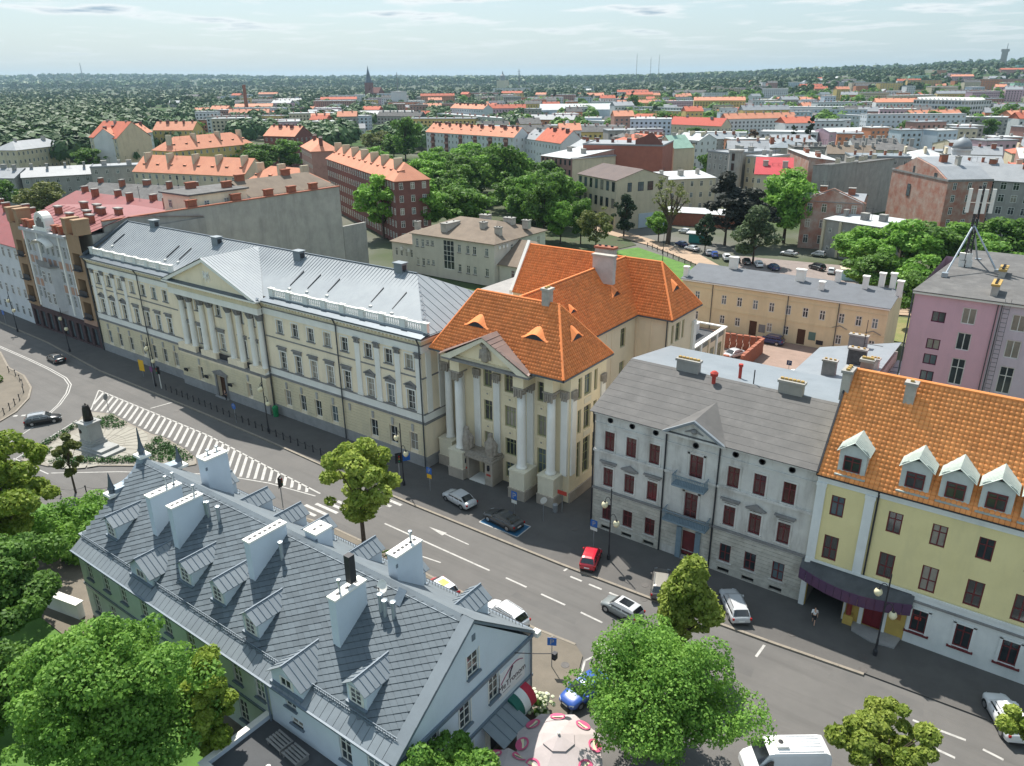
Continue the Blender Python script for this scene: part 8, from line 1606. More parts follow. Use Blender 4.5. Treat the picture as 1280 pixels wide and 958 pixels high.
# --- landmarks on the skyline
def place(t_, d): x = -math.sin(YAW)*d+math.cos(YAW)*d*t_; y = math.cos(YAW)*d+math.sin(YAW)*d*t_; return (x, y, float(terr(x,y)))
ch = thing('church', 'brick church with dark pointed spire on the horizon', 'church', place(-.172,1900)); MB().box(-7,-7,-2,7,7,38).build('tower', m_rb, ch); q = MB(); q.lathe([(9,38),(6,46),(1.5,66),(.3,74)], n=8); q.build('spire', m_zincd, ch); q = MB(); q.box(7,-9,-2,40,9,16); q.extrude([(7,-10,16),(7,10,16),(7,0,28)], (33,0,0)); q.build('nave', m_rb, ch)
sk = thing('smokestack', 'tall tapering brick factory chimney beside orange-roofed works', 'smokestack', place(-.325,1080)); MB().lathe([(2.9,-1),(2.6,10),(2.0,38),(2.1,38.2),(2.1,40)], n=14).build('shaft', m_brick, sk); q = MB(); q.box(-4,-4,-1,4,4,9); q.build('base', m_brick, sk)
wt = thing('white_tower_block', 'square white tower standing above low stores at centre left', 'tower', place(-.136,1250)); MB().box(-9,-8,-2,9,8,27).build('shaft', m_whr, wt); MB().box(-9.3,-8.3,27,9.3,8.3,28).build('roof', m_lroof, wt)
def rmast(t_, d, h, label, w=1.2):
    t = thing('radio_mast', label, 'mast', place(t_, d)); q = MB(); q.tube((0,0,-2),(0,0,h*.96),w,w*.5,6); q.build('mast_pole', m_dstone, t); q = MB()
    for k in range(1,8): q.box(-w*1.8,-w*1.8,h*k/8,w*1.8,w*1.8,h*k/8+.8)
    q.tube((0,0,h*.9),(0,0,h),w*.4); q.build('platform', m_dstone, t)
rmast(-.137,2400,62,'dark slim chimney-like mast on the horizon right of the spire',2.0); rmast(-.52,6300,130,'tiny tower mast on the far left ridge',3.5); rmast(.155,3300,118,'left mast of three thin radio masts',1.0); rmast(.172,3300,104,'middle mast of three thin radio masts',1.0); rmast(.182,3300,112,'right mast of three thin radio masts',1.0); rmast(.012,3100,72,'pale water tower mast at centre horizon',2.4)
dc_ = thing('domed_church', 'small domed church among trees on the centre horizon', 'church', place(-.008,2900)); MB().box(-18,-12,-2,18,12,34).build('nave', m_cream, dc_); MB().lathe([(10,34),(10,42),(9,50),(3,55),(1,64)], n=14).build('dome', m_groof, dc_)
wt2 = thing('hill_tower', 'grey block tower on the right hilltop', 'tower', place(.60,2900)); MB().box(-9,-9,-4,9,9,46).build('shaft', m_greyr, wt2); MB().box(-12,-10,46,12,10,54).build('tower_head', m_greyr, wt2); q = MB(); q.tube((4,0,54),(4,0,72),.8); q.build('aerial', m_dark, wt2)
# ================================================================ vehicles
m_tyre = M('tyre', (.02,.02,.02), (.03,.03,.03), s=4, rough=.8); m_rim = M('alloy_rim', (.45,.46,.47), (.35,.36,.37), s=5, rough=.3, metal=.8); m_cgl = M('car_glass', (.012,.015,.018), (.02,.024,.028), s=2, rough=.06, spec=1.0)
m_head = M('headlamp', (.75,.77,.78), (.65,.67,.68), s=4, rough=.15); m_tail = M('tail_lamp', (.35,.015,.015), (.28,.01,.01), s=4, rough=.2); m_trim = M('black_trim', (.03,.03,.032), (.02,.02,.022), s=4, rough=.5); m_plate = M('number_plate', (.75,.75,.72), (.7,.7,.68))
def paint(n, c): return M('paint_'+n, c, tuple(v*.95 for v in c), s=1, rough=.28, spec=.6, coat=.7)
KIND = {
 'sedan': dict(L=4.5,W=1.78,H=1.44,xa=1.15,xb=.42,xc=-1.05,xd=-1.75,belt=.93,bf=.86,br=.96,wh=.31),
 'coupe': dict(L=4.75,W=1.86,H=1.40,xa=1.1,xb=.35,xc=-.95,xd=-1.95,belt=.95,bf=.86,br=.96,wh=.34),
 'hatch': dict(L=3.65,W=1.66,H=1.48,xa=1.15,xb=.45,xc=-1.4,xd=-1.72,belt=.96,bf=.84,br=.98,wh=.29),
 'mini': dict(L=3.9,W=1.74,H=1.46,xa=.95,xb=.42,xc=-1.55,xd=-1.84,belt=.98,bf=.88,br=1.0,wh=.33),
 'wagon': dict(L=4.6,W=1.78,H=1.48,xa=1.1,xb=.4,xc=-1.75,xd=-2.15,belt=.94,bf=.86,br=.98,wh=.32),
 'suv': dict(L=4.55,W=1.84,H=1.68,xa=1.15,xb=.55,xc=-1.75,xd=-2.14,belt=1.08,bf=1.0,br=1.1,wh=.36)}
def make_car(name, label, kind, pm, loc, head, group=None, roofm=None, rails=False, sunroof=False, decal=None):
    k = KIND[kind]; L, W, H = k['L'], k['W']/2, k['H']; t = thing(name, label, 'car', loc, head, group)
    st = [(-.5,.78,.34,k['br']-.22),(-.485,.90,.27,k['br']-.06),(-.44,.97,.23,k['br']-.01),(-.30,1,.21,k['br']),(-.1,1,.2,k['belt']),(.12,1,.2,k['belt']-.01),(.24,1,.2,(k['belt']+k['bf'])/2+.03),(.36,.98,.22,k['bf']-.03),(.44,.93,.25,k['bf']-.12),(.485,.82,.29,k['bf']-.24),(.5,.68,.34,k['bf']-.34)]
    q = MB(); rings = []
    for x, wf, z0, bt in st:
        w = W*wf; hf = [(w*.8,z0),(w*.985,z0+.10),(w*1.0,z0+(bt-z0)*.55),(w*.975,bt-.10),(w*.91,bt-.02),(w*.55,bt+.035)]
        rings.append(q._a([(x*L,-y,z) for y, z in hf]+[(x*L,0,bt+.05)]+[(x*L,y,z) for y, z in reversed(hf)]))
    n = 13
    for a, b in zip(rings, rings[1:]):
        for i in range(n-1): q.f.append((a+i, a+i+1, b+i+1, b+i)[::-1]); q.m.append(0)
        q.f.append((a, b, b+n-1, a+n-1)[::-1]); q.m.append(0)
    q.f.append(tuple(range(rings[0], rings[0]+n))); q.m.append(0); q.f.append(tuple(reversed(range(rings[-1], rings[-1]+n)))); q.m.append(0)
    q.build('body', pm, t, smooth=True)
    xa, xb, xc, xd = k['xa'], k['xb'], k['xc'], k['xd']; zb = k['belt']-.02; wb, wr = W*.90, W*.74
    prof = [(xa,zb,wb),(xa*.62+xb*.38,zb+(H-zb)*.40,wb*.94),(xb,H-.045,wr),(xb-.25,H-.005,wr*.97),((xb+xc)/2,H+.01,wr*.97),(xc+.25,H-.02,wr*.96),(xc,H-.07,wr),((xc+xd)/2,(H+zb)/2+.02,(wr+wb)/2),(xd,zb,wb*.97)]
    q = MB(); r1 = [q._a([(x,-w,z),(x,-w*.6,z+.03),(x,w*.6,z+.03),(x,w,z)]) for x, z, w in prof]
    for a, b in zip(r1, r1[1:]):
        for i in range(3): q.f.append((a+i,a+i+1,b+i+1,b+i)[::-1]); q.m.append(0)
    for s_ in (0, 3): 
        f_ = [a+s_ for a in r1]; q.f.append(tuple(f_ if s_ == 0 else reversed(f_))); q.m.append(0)
    q.build('cabin', roofm or pm, t)
    # glazing, 8 mm proud of the cabin shell
    def quad_front(a, b, off, name, lo=.06, hi=.94):
        (x0,z0,w0),(x1,z1,w1) = a, b; g = MB(); P_ = []
        for f_ in (lo, hi):
            x, z, w = x0+(x1-x0)*f_, z0+(z1-z0)*f_, (w0+(w1-w0)*f_)*.9; P_.append([(x+off[0],-w,z+off[1]),(x+off[0],-w*.6,z+.03+off[1]),(x+off[0],w*.6,z+.03+off[1]),(x+off[0],w,z+off[1])])
        for i in range(3): g.poly([P_[0][i],P_[0][i+1],P_[1][i+1],P_[1][i]])
        return g.build(name, m_cgl, t)
    quad_front(prof[0], prof[2], (.035,.055), 'windscreen'); quad_front(prof[8], prof[6], (-.03,.045), 'rear_window')
    zt = H-.13; xs0 = [xa-.16, xb-.02, xc+.06, xd+.12]
    for s_ in (-1, 1):
        parts = [(.03,.47),(.53,.97)] if kind in ('hatch','mini','coupe') else [(.02,.36),(.40,.70),(.74,.97)]
        for a, b in parts:
            lx = lambda f_: xs0[0]+(xs0[3]-xs0[0])*f_; ux = lambda f_: xs0[1]+(xs0[2]-xs0[1])*f_
            g = MB(); zl = zb+.06; wl_ = wb*.985+.012; wu = wr+.022
            g.poly([(lx(a),s_*wl_,zl),(lx(b),s_*wl_,zl),(ux(b),s_*wu,zt),(ux(a),s_*wu,zt)]); g.build('side_window', m_cgl, t)
    for x in (.305*L, -.29*L):
        for s_ in (-1, 1):
            wh = MB(); wh.T = Matrix.Translation((x,s_*(W-.10),k['wh'])) @ Matrix.Rotation(R(90),4,'X'); wh.lathe([(k['wh']*.6,-.11),(k['wh'],-.1),(k['wh'],.1),(k['wh']*.6,.11)], n=18); tyo = wh.build('wheel', m_tyre, t)
            rm = MB(); rm.T = Matrix.Translation((x,s_*(W+.012),k['wh'])) @ Matrix.Rotation(R(90),4,'X'); rm.lathe([(k['wh']*.64,-.005),(k['wh']*.64,.005)], n=14); rm.build('rim', m_rim, tyo)
            ar = MB(); c_ = [(x+(k['wh']+.07)*math.cos(math.pi*i/10), s_*(W*1.0+.004), k['wh']+(k['wh']+.06)*math.sin(math.pi*i/10)) for i in range(11)]; ar.poly(c_+[(x-k['wh']-.07,s_*(W+.004),.22),(x+k['wh']+.07,s_*(W+.004),.22)]); ar.build('wheel_arch', m_trim, t)
    for s_ in (-1, 1):
        q = MB(); q.extrude([(.47*L,s_*W*.84,k['bf']-.30),(.50*L,s_*W*.50,k['bf']-.34),(.492*L,s_*W*.52,k['bf']-.20),(.45*L,s_*W*.86,k['bf']-.17)], (.015,0,.01)); q.build('headlight', m_head, t)
        q = MB(); q.box(-.502*L,s_*W*.86-.12,k['br']-.30,-.47*L,s_*W*.86+.04,k['br']-.10); q.build('tail_light', m_tail, t)
        q = MB(); q.box(xa-.45,s_*(W+.02)-.0 if s_ > 0 else s_*(W+.02)-.14,zb-.02,xa-.27,s_*(W+.02)+.14 if s_ > 0 else s_*(W+.02),zb+.12); q.build('wing_mirror', pm, t)
        q = MB(); q.box(-.30*L+.5,s_*(W*1.0)-.012,.21,.30*L-.45,s_*W+.012,.33); q.build('sill_trim', m_trim, t)
        for dx_ in (.1,-.85): MB().box(dx_-.09,s_*(W*.985)-.02,zb-.12,dx_+.09,s_*(W*.985)+.02,zb-.08).build('door_handle', m_trim, t)
    MB().box(-.507*L,-.26,.52,-.49*L,.26,.64).build('number_plate', m_plate, t); MB().box(.49*L,-.26,.38,.507*L,.26,.5).build('number_plate', m_plate, t)
    q = MB(); q.box(.47*L,-W*.45,.42,.503*L,W*.45,.56); q.build('grille', m_trim, t); q = MB(); q.box(-.505*L,-W*.8,.27,-.46*L,W*.8,.42); q.build('bumper_trim', m_trim, t)
    if rails:
        for s_ in (-1,1): q = MB(); q.box(xc+.25,s_*(wr-.06)-.03,H+.03,xb-.2,s_*(wr-.06)+.03,H+.09); q.build('roof_rail', m_rim if not sunroof else m_trim, t)
    if sunroof: q = MB(); q.box(xc+.5,-wr*.68,H+.035,xb-.35,wr*.68,H+.05); q.build('sunroof', m_cgl, t)
    if decal:
        q = MB(); q.box(xb-.3-1.0,-wr*.6,H+.035,xb-.4,wr*.6,H+.045); q.build('roof_decal', decal, t)
    return t
p_sil = paint('silver',(.50,.51,.52)); p_blk = paint('black',(.012,.012,.014)); p_gry = paint('graphite',(.045,.05,.055)); p_red = paint('red',(.50,.01,.03)); p_wht = paint('white',(.75,.76,.77)); p_blu = paint('blue',(.03,.09,.36)); p_gn = paint('grey_green',(.20,.22,.22)); p_navy = paint('navy',(.01,.03,.12)); p_bronze = paint('bronze_grey',(.10,.09,.085))
D_ = lambda a: R(a)
make_car('silver_sedan','silver saloon car parked on the pavement before the cream bank','sedan',p_sil,(-49.6,57.3,.05),D_(170))
make_car('dark_coupe','dark grey saloon parked in the blue-painted bay','coupe',p_gry,(-42.9,56.7,.06),D_(173))
make_car('red_hatchback','bright red small hatchback parked nose-in at the kerb','hatch',p_red,(-31.5,56.0,.02),D_(108))
make_car('compact_car','grey-green compact car with black sunroof driving left along the street','mini',p_gn,(-25.3,51.0,-.08),D_(172),sunroof=True,roofm=p_sil)
make_car('dark_estate','dark estate car with silvery roof and roof rails parked beside the linden tree','wagon',p_bronze,(-24.0,56.3,.02),D_(112),roofm=paint('champagne',(.27,.25,.22)),rails=True)
make_car('silver_estate','silver estate car parked slantwise at the kerb right of the linden tree','wagon',p_sil,(-17.2,57.2,.02),D_(127),rails=True)
make_car('white_crossover','white crossover with dark windows at the right edge of the street','suv',p_wht,(4.0,56.4,-.03),D_(118))
make_car('white_suv','white off-roader parked before the slate-roofed house gable','suv',p_wht,(-33.2,44.0,.02),D_(172),rails=True)
make_car('red_decorated_car','red car with painted white and green roof half hidden behind the slate roof','hatch',p_red,(-40.4,43.6,.02),D_(170),roofm=p_wht,decal=M('green_yellow_decal',(.35,.5,.1),(.6,.6,.2),s=1.2))
make_car('blue_car','metallic blue car half hidden under the feathery green tree','sedan',p_blu,(-22.9,40.6,.03),D_(112+180-35))
make_car('black_saloon','black saloon driving along the far street at the left','sedan',p_blk,(-137.6,53.6,-.08),D_(176))
make_car('black_estate','black estate car with silver roof driving round the monument','wagon',p_blk,(-112.4,40.2,-.08),D_(62),roofm=paint('light_grey',(.3,.31,.32)),rails=True)
# courtyard and car park
make_car('navy_suv','dark blue off-roader parked along the beige building','suv',p_navy,(-39.2,132.9,.0),D_(180),rails=True)
make_car('silver_courtyard_car','pale silver car inside the brick enclosure','sedan',p_sil,(-42.1,122.0,.0),D_(250)); make_car('white_courtyard_car','white car beside the tall courtyard shrub','hatch',p_wht,(-30.6,117.6,.0),D_(160))
LOT = [(-88.5,203.5,150,'sedan',p_navy,'dark teal car','at the left end of the car park'),(-83.6,199.5,165,'sedan',p_sil,'silver saloon','second from the left end of the parked row'),(-77.6,196.8,120,'hatch',p_sil,'silver hatchback','parked left of the small blue car'),(-75.3,195.3,120,'hatch',p_blu,'small bright blue car','in the parked row'),(-71.3,193.6,120,'suv',p_wht,'white van-like car','right of the small blue car'),(-68.6,193.2,120,'wagon',p_gn,'green-grey estate','right of the white car in the row'),(-65.3,192.0,120,'sedan',p_gry,'dark grey car','under the feathery tree'),(-61.8,190.9,120,'wagon',p_wht,'white estate','right of the feathery tree trunk'),(-57.6,189.6,130,'wagon',p_navy,'dark blue estate','at the right end of the parked row'),(-59.5,208,175,'sedan',p_sil,'silver saloon','before the old peeling house'),(-52.6,211.3,175,'hatch',p_sil,'silver small car','before the old house door'),(-48.6,195.5,150,'suv',p_blk,'black off-roader','with red lamps on the open setts'),(-44.6,193.4,100,'hatch',p_wht,'white small car','beside the black off-roader'),(-96,222,170,'hatch',p_wht,'white car','by the white garage roof')]
for x, y, a, kd, pm, c_, wh in LOT: make_car('parked_car', f'{c_} {wh}', kd, pm, (x,y,.05), D_(a), 'cars parked in the car park')
# white panel van with a roof fan
vn = thing('white_van', 'white panel van with ribbed roof and a roof ventilator at the bottom edge', 'van', (-8.0,42.6,-.08), D_(217))
q = MB(); W_ = 1.0; pr_ = [(-2.7,.35,1.0),(-2.7,2.2,1.0),(-2.62,2.42,.93),(-2.3,2.55,.86),(1.2,2.58,.86),(1.5,2.5,.84),(2.2,1.55,.93),(2.75,1.25,.95),(2.95,.95,.93),(2.98,.4,.88)]
r1 = [q._a([(x,-w,.35),(x,-w,max(.36,z-.22)),(x,-w*.93,z-.04),(x,-w*.6,z),(x,w*.6,z),(x,w*.93,z-.04),(x,w,max(.36,z-.22)),(x,w,.35)]) for x, z, w in pr_]
for a, b in zip(r1, r1[1:]):
    for i in range(7): q.f.append((a+i,a+i+1,b+i+1,b+i)[::-1]); q.m.append(0)
q.f.append(tuple(range(r1[0],r1[0]+8))); q.m.append(0); q.f.append(tuple(reversed(range(r1[-1],r1[-1]+8)))); q.m.append(0); q.build('body', p_wht, vn)
q = MB(); q.poly([(1.56,-.78,2.47),(1.56,.78,2.47),(2.19,.86,1.60),(2.19,-.86,1.60)]); q.build('windscreen', m_cgl, vn)
for s_ in (-1,1):
    q = MB(); q.poly([(1.25,s_*.99,2.1),(1.45,s_*.98,2.1),(2.05,s_*.985,1.5),(1.25,s_*1.005,1.45)]); q.build('side_window', m_cgl, vn); q = MB(); q.box(1.95,s_*1.0 if s_ > 0 else -1.28,1.45,2.1,1.28 if s_ > 0 else -1.0,1.75); q.build('wing_mirror', m_trim, vn)
    for x in (1.9,-1.7): wh = MB(); wh.T = Matrix.Translation((x,s_*.9,.35)) @ Matrix.Rotation(R(90),4,'X'); wh.lathe([(.22,-.12),(.35,-.11),(.35,.11),(.22,.12)], n=16); wh.build('wheel', m_tyre, vn)
for k in range(7): q = MB(); y = -.66+k*.22; q.box(-2.2,y-.03,2.56,.9,y+.03,2.60); q.build('roof_rib', p_wht, vn)
q = MB(); q.box(.1,-.45,2.58,.9,.45,2.78); q.build('roof_ventilator', m_wframe, vn); q = MB(); q.lathe([(.17,2.78),(.17,2.83),(0,2.84)], (.55,0,0), 12); q.build('ventilator_fan', m_trim, vn)
q = MB(); q.path([(1.2,.4,2.55),(1.25,.4,3.0)], .02,4); q.path([(1.2,-.2,2.55),(1.3,-.2,2.95)], .02, 4); q.build('aerial', m_dark, vn)
# ================================================================ street furniture
m_globe = M('lamp_globe', (.75,.68,.45), (.7,.63,.42), s=3, rough=.3)
def lamp(label, x, y, rz=0, three=False):
    t = thing('street_lamp', label, 'street lamp', (x,y,.05), rz, 'black twin-globe street lamps'); q = MB(); q.lathe([(.18,0),(.18,.5),(.1,.6),(.09,1.6),(.07,1.7),(.06,8.0),(.0,8.2)], n=8); q.build('post', m_dark, t)
    for s_, z in ((-1,6.1),(1,4.4))+(((-.4,6.4),) if three else ()):
        q = MB(); n = 8; pts = [(0,0,z+.2)]+[(s_*(.35-.35*math.cos(math.pi*k/n*.9)), 0, z+.2+.75*math.sin(math.pi*k/n*.95)) for k in range(1,n+1)]; q.path(pts, .035, 5); q.build('bracket', m_dark, t); xe, ze = pts[-1][0], pts[-1][2]
        q = MB(); q.lathe([(0,-.72),(.16,-.68),(.3,-.5),(.33,-.33),(.26,-.12),(.12,-.02),(0,0)], (xe,0,ze), 12); g = q.build('globe', m_globe, t, smooth=True); q = MB(); q.lathe([(.14,-.04),(.1,.1),(0,.14)], (xe,0,ze), 8); q.build('globe_cap', m_dark, t)
for (x, y, lb, th) in ((-30.3,57.5,'black twin-globe street lamp between the red hatchback and the dark estate',0),(-5.5,58.4,'black twin-globe street lamp before the yellow house door',0),(-83.2,56.7,'black three-globe street lamp at the right corner of the portico',1),(-57.6,56.6,'black twin-globe street lamp at the right end of the courthouse',0),(-112.0,57.0,'black three-globe street lamp left of the portico',1),(-140.5,57.3,'black twin-globe street lamp before the salmon tenement',0),(-161,57.2,'black twin-globe street lamp at the far left end of the street',0)): lamp(lb, x, y, R(0), th)
def bollard_run(pts, label, grp, name='bollard'):
    for i, (x, y) in enumerate(pts):
        me_ = shared('boll', lambda: (lambda q: (q.lathe([(.09,0),(.09,.15),(.065,.2),(.06,.85),(.1,.9),(.1,.98),(.0,1.08)], n=8), q)[1])(MB()).mesh('bollard', m_dark)); o = tag(ob('bollard', me_, None, (x,y,.04)), label, 'bollard', grp)
        if i+1 < len(pts):
            X, Y = pts[i+1][0]-x, pts[i+1][1]-y; q = MB(); q.path([(X*f_, Y*f_, .86-.28*4*f_*(1-f_)) for f_ in (0,.2,.4,.6,.8,1)], .022, 4); q.build('chain', m_dark, o)
n = 26; bollard_run([(-109.0+38.8*i/(n-1), 57.0-.95*i/(n-1)) for i in range(n)], 'black bollard in the chained row along the courthouse pavement', 'bollards along the courthouse pavement')
bollard_run([(-138.3,46.3),(-135.6,46.2),(-132.6,45.6),(-130,44.9),(-126.6,43.6),(-123.7,41.8),(-122.4,40.6),(-121.2,39.4),(-119.9,38.1),(-119.2,36.8)], 'black bollard in the curved row on the roundabout island', 'bollards round the roundabout island')
bollard_run([(-90.8,29.6),(-88.9,31.6),(-86.9,33.6),(-84.5,35.4),(-81.8,37.0),(-79,38.7),(-76.4,40.6)], 'black chained bollard along the lower road behind the spires', 'bollards along the lower road')
m_blue = M('sign_blue', (.02,.12,.42), (.018,.11,.38), s=5, rough=.4); m_yell = M('sign_yellow', (.75,.42,.02), (.7,.4,.02), s=5, rough=.4); m_post = M('galvanised', (.33,.34,.35), (.28,.29,.3), s=4, rough=.5, metal=.4)
def sign(label, x, y, h, shape, faces, rz=0.0, post=m_post, cat='road sign'):
    """plate faces -y; faces = list of (material, w, h, z, text)"""
    t = thing('road_sign', label, cat, (x,y,.05), rz); MB().tube((0,0,0),(0,0,h), .04, .04, 8).build('post', post, t)
    for mt, w, hh, z, tx_ in faces:
        q = MB()
        if shape == 'round': q.T = Matrix.Translation((0,-.05,z)) @ Matrix.Rotation(R(90),4,'X'); q.lathe([(w/2,-.015),(w/2,.015)], n=20)
        else: q.box(-w/2,-.065,z-hh/2,w/2,-.042,z+hh/2)
        p_ = q.build('sign_plate', mt, t)
        if tx_: text_part('lettering', tx_, hh*.95, m_white, p_, (0,-.075,z-hh*.33), (R(90),0,0), .004)
    return t
sign('blue parking sign on a grey post at the near pavement by the cafe', -26.7, 41.6, 3.1, 'sq', [(m_blue,.75,.75,2.6,'P')], R(28)); sign('blue parking sign with white plate at the corner of the stone townhouse', -32.7, 58.6, 3.2, 'sq', [(m_blue,.8,.8,2.75,'P'),(m_wframe,.8,.35,2.1,None)])
sign('blue parking sign with yellow plate by the right end of the courthouse', -54.1, 57.4, 3.2, 'sq', [(m_blue,.8,.8,2.7,'P'),(m_yell,.7,.5,1.95,None)]); sign('blue disabled parking sign behind the dark saloon', -42.9, 58.8, 3.0, 'sq', [(m_blue,.75,1.0,2.5,'P'),(m_wframe,.7,.4,1.7,None)])
sign('round white-backed road sign before the right column of the bank', -39.6, 59.6, 3.0, 'round', [(m_wframe,.8,.8,2.6,None)], R(60)); sign('red street name plate on a post at the bank corner', -38.9, 62.3, 2.9, 'sq', [(M('red_plate',(.5,.06,.04)),1.2,.5,2.5,None)])
sign('round blue arrow sign before the courthouse door', -89.4, 55.9, 3.0, 'round', [(m_blue,.9,.9,2.55,'\u2191')]); sign('purple no-stopping sign with white plate left of the portico', -111.6, 56.6, 3.6, 'round', [(M('sign_purple',(.16,.06,.16)),.95,.95,3.1,None)]); sign('grey-backed round sign on the monument island', -107.8, 47.3, 2.9, 'round', [(m_post,1.0,1.0,2.5,None)], R(-60))
sign('yellow information board on the courthouse pavement', -117.6, 58.2, 2.9, 'sq', [(m_yell,1.2,1.9,1.95,None)], R(10)); sign('small blue sign at the far left end of the street', -168, 58.0, 3, 'sq', [(m_blue,.9,.9,2.5,None)]); sign('blue parking sign in the courtyard', -31.6, 118.5, 2.6, 'sq', [(m_navyp := M('sign_navy',(.03,.05,.12)),.8,.8,2.2,'P')])
def tlight(label, x, y, h, rz, extra=None):
    t = thing('traffic_light', label, 'traffic light', (x,y,.05), rz); MB().tube((0,0,0),(0,0,h), .07, .07, 8).build('post', m_wframe if extra == 'w' else m_post, t); q = MB(); q.box(-.2,-.28,h-.2,.2,.08,h+.85); hd = q.build('signal_head', m_trim, t); q = MB(); q.box(-.42,.0,h-.35,.42,.03,h+1.0); q.build('backing_board', m_dark, t)
    for k, mt in enumerate((m_tail, M('amber_lens',(.3,.16,.02)), M('green_lens',(.02,.2,.1)))): q = MB(); q.T = Matrix.Translation((0,-.28,h+.66-k*.32)) @ Matrix.Rotation(R(90),4,'X'); q.lathe([(.11,0),(.11,.06),(.09,.07)], n=10); q.build('lens', mt, hd)
    return t
tlight('traffic light on a white post left of the portico', -110.3, 57.0, 2.7, R(0), 'w'); tl = tlight('traffic light with blue crossing sign at the courthouse corner', -58.2, 56.6, 3.1, R(60)); MB().box(.5,-.03,2.9,1.4,.0,3.8).build('crossing_sign', m_blue, tl); tlight('traffic light rising behind the slate roof at the crossing', -65.2, 44.9, 3.0, R(120))
bn = thing('litter_bin', 'green litter bin at the right corner of the portico', 'bin', (-86.6,60.6,.05)); MB().lathe([(.36,0),(.42,1.2),(.44,1.25),(.44,1.4),(.3,1.6)], n=12).build('drum', M('bin_green',(.02,.22,.08),(.02,.18,.07),s=4), bn)
bn = thing('litter_bin', 'grey litter bin at the bank corner under the red plate', 'bin', (-39.6,62.0,.05)); MB().lathe([(.28,0),(.3,.9),(.2,1.0)], n=10).build('drum', m_post, bn)
fnc = thing('path_fence', 'low fence of thin posts along the sandy path by the lawn', 'fence', (0,0,0)); fp_ = [(-96,197),(-86,189),(-76,181.5),(-68,174.5),(-60,166.5),(-50,162.5),(-40,160.5),(-28,163.5),(-14,168.5)]
for a, b in zip(fp_, fp_[1:]):
    for k in range(4): f_ = k/4; ob('fence_post', shared('fpost', lambda: MB().box(-.08,-.08,0,.08,.08,1.3).mesh('fence_post', m_dark)), fnc, (a[0]+(b[0]-a[0])*f_, a[1]+(b[1]-a[1])*f_, 0))
    MB().tube((*a,1.1),(*b,1.1),.035).build('rail', m_dark, fnc); MB().tube((*a,.6),(*b,.6),.03).build('rail', m_dark, fnc)
for i, (x, y) in enumerate(((-82.5,178.5),(-63.5,164))): t = thing('lamp_post', ('tall dark lamp post on the lawn edge','slim dark post by the dry verge')[i], 'lamp post', (x,y,0)); MB().tube((0,0,0),(0,0,8.5 if i == 0 else 5),.1,.07).build('post', m_dark, t)
kiosk = thing('turquoise_kiosk', 'small pale turquoise kiosk beside the white car in the car park', 'kiosk', (-39.5,190,0), R(20)); MB().box(-2,-1.5,0,2,1.5,2.5).build('wall', M('kiosk_blue',(.35,.5,.52),(.3,.45,.47)), kiosk); MB().box(-2.3,-1.8,2.5,2.3,1.8,2.7).build('roof', m_cream, kiosk)
k2 = thing('green_kiosk', 'dark green kiosk with white roof at the left end of the car park', 'kiosk', (-87,211,0), R(10)); MB().box(-2.2,-1.5,0,2.2,1.5,2.6).build('wall', M('kiosk_green',(.03,.22,.20),(.03,.19,.17)), k2); MB().box(-3,-2,2.6,3,2,2.85).build('roof', m_lroof, k2)
# ================================================================ monument
mo_ = thing('poet_monument', 'bronze statue of a standing man on a pale stone pedestal with steps', 'monument', (-98.4,40.4,.05), R(8))
m_mst = M('monument_stone', (.36,.36,.345), (.30,.30,.29), s=1, stain=.25, streak=True)
q = MB(); q.box(-1.9,-1.7,0,4.6,1.3,.32); q.box(-1.7,-1.5,.32,3.6,1.1,.64); q.build('steps', m_mst, mo_); q = MB(); q.box(-1.35,-1.25,.64,1.35,1.1,.95); q.box(-1.2,-1.1,.95,1.2,.95,1.25); q.extrude([(-1.1,-1.0,1.25),(1.1,-1.0,1.25),(.92,-1.0,3.6),(-.92,-1.0,3.6)], (0,1.85,0)); q.build('pedestal', m_mst, mo_); q = MB(); q.box(-1.15,-1.2,3.6,1.15,1.05,3.78); q.box(-.7,-.7,3.78,.7,.6,3.9); q.build('pedestal_cap', m_mst, mo_)
q = MB(); q.box(-.95,-1.03,2.2,-.75,-1.0,2.8); q.lathe([(.0,-.3),(.16,-.1),(.17,.1),(0,.3)], (-.6,-1.02,2.5), 8); q.build('bronze_plaque', m_bronze, mo_)
def skin_mesh(name, verts, edges, radii, mat, parent, loc=(0,0,0), rz=0, root=0, sub=1):
    me_ = bpy.data.meshes.new(name); me_.from_pydata(verts, edges, []); me_.materials.append(mat); o = ob(name, me_, parent, loc, rz)
    me_.attributes  # skin layer via modifier
    md = o.modifiers.new('skin', 'SKIN'); sv_ = me_.skin_vertices[0].data
    for i, r_ in enumerate(radii): sv_[i].radius = (r_, r_) if not isinstance(r_, tuple) else r_; sv_[i].use_root = (i == root)
    md.use_smooth_shade = True; s2_ = o.modifiers.new('sub', 'SUBSURF'); s2_.levels = s2_.render_levels = sub; return o
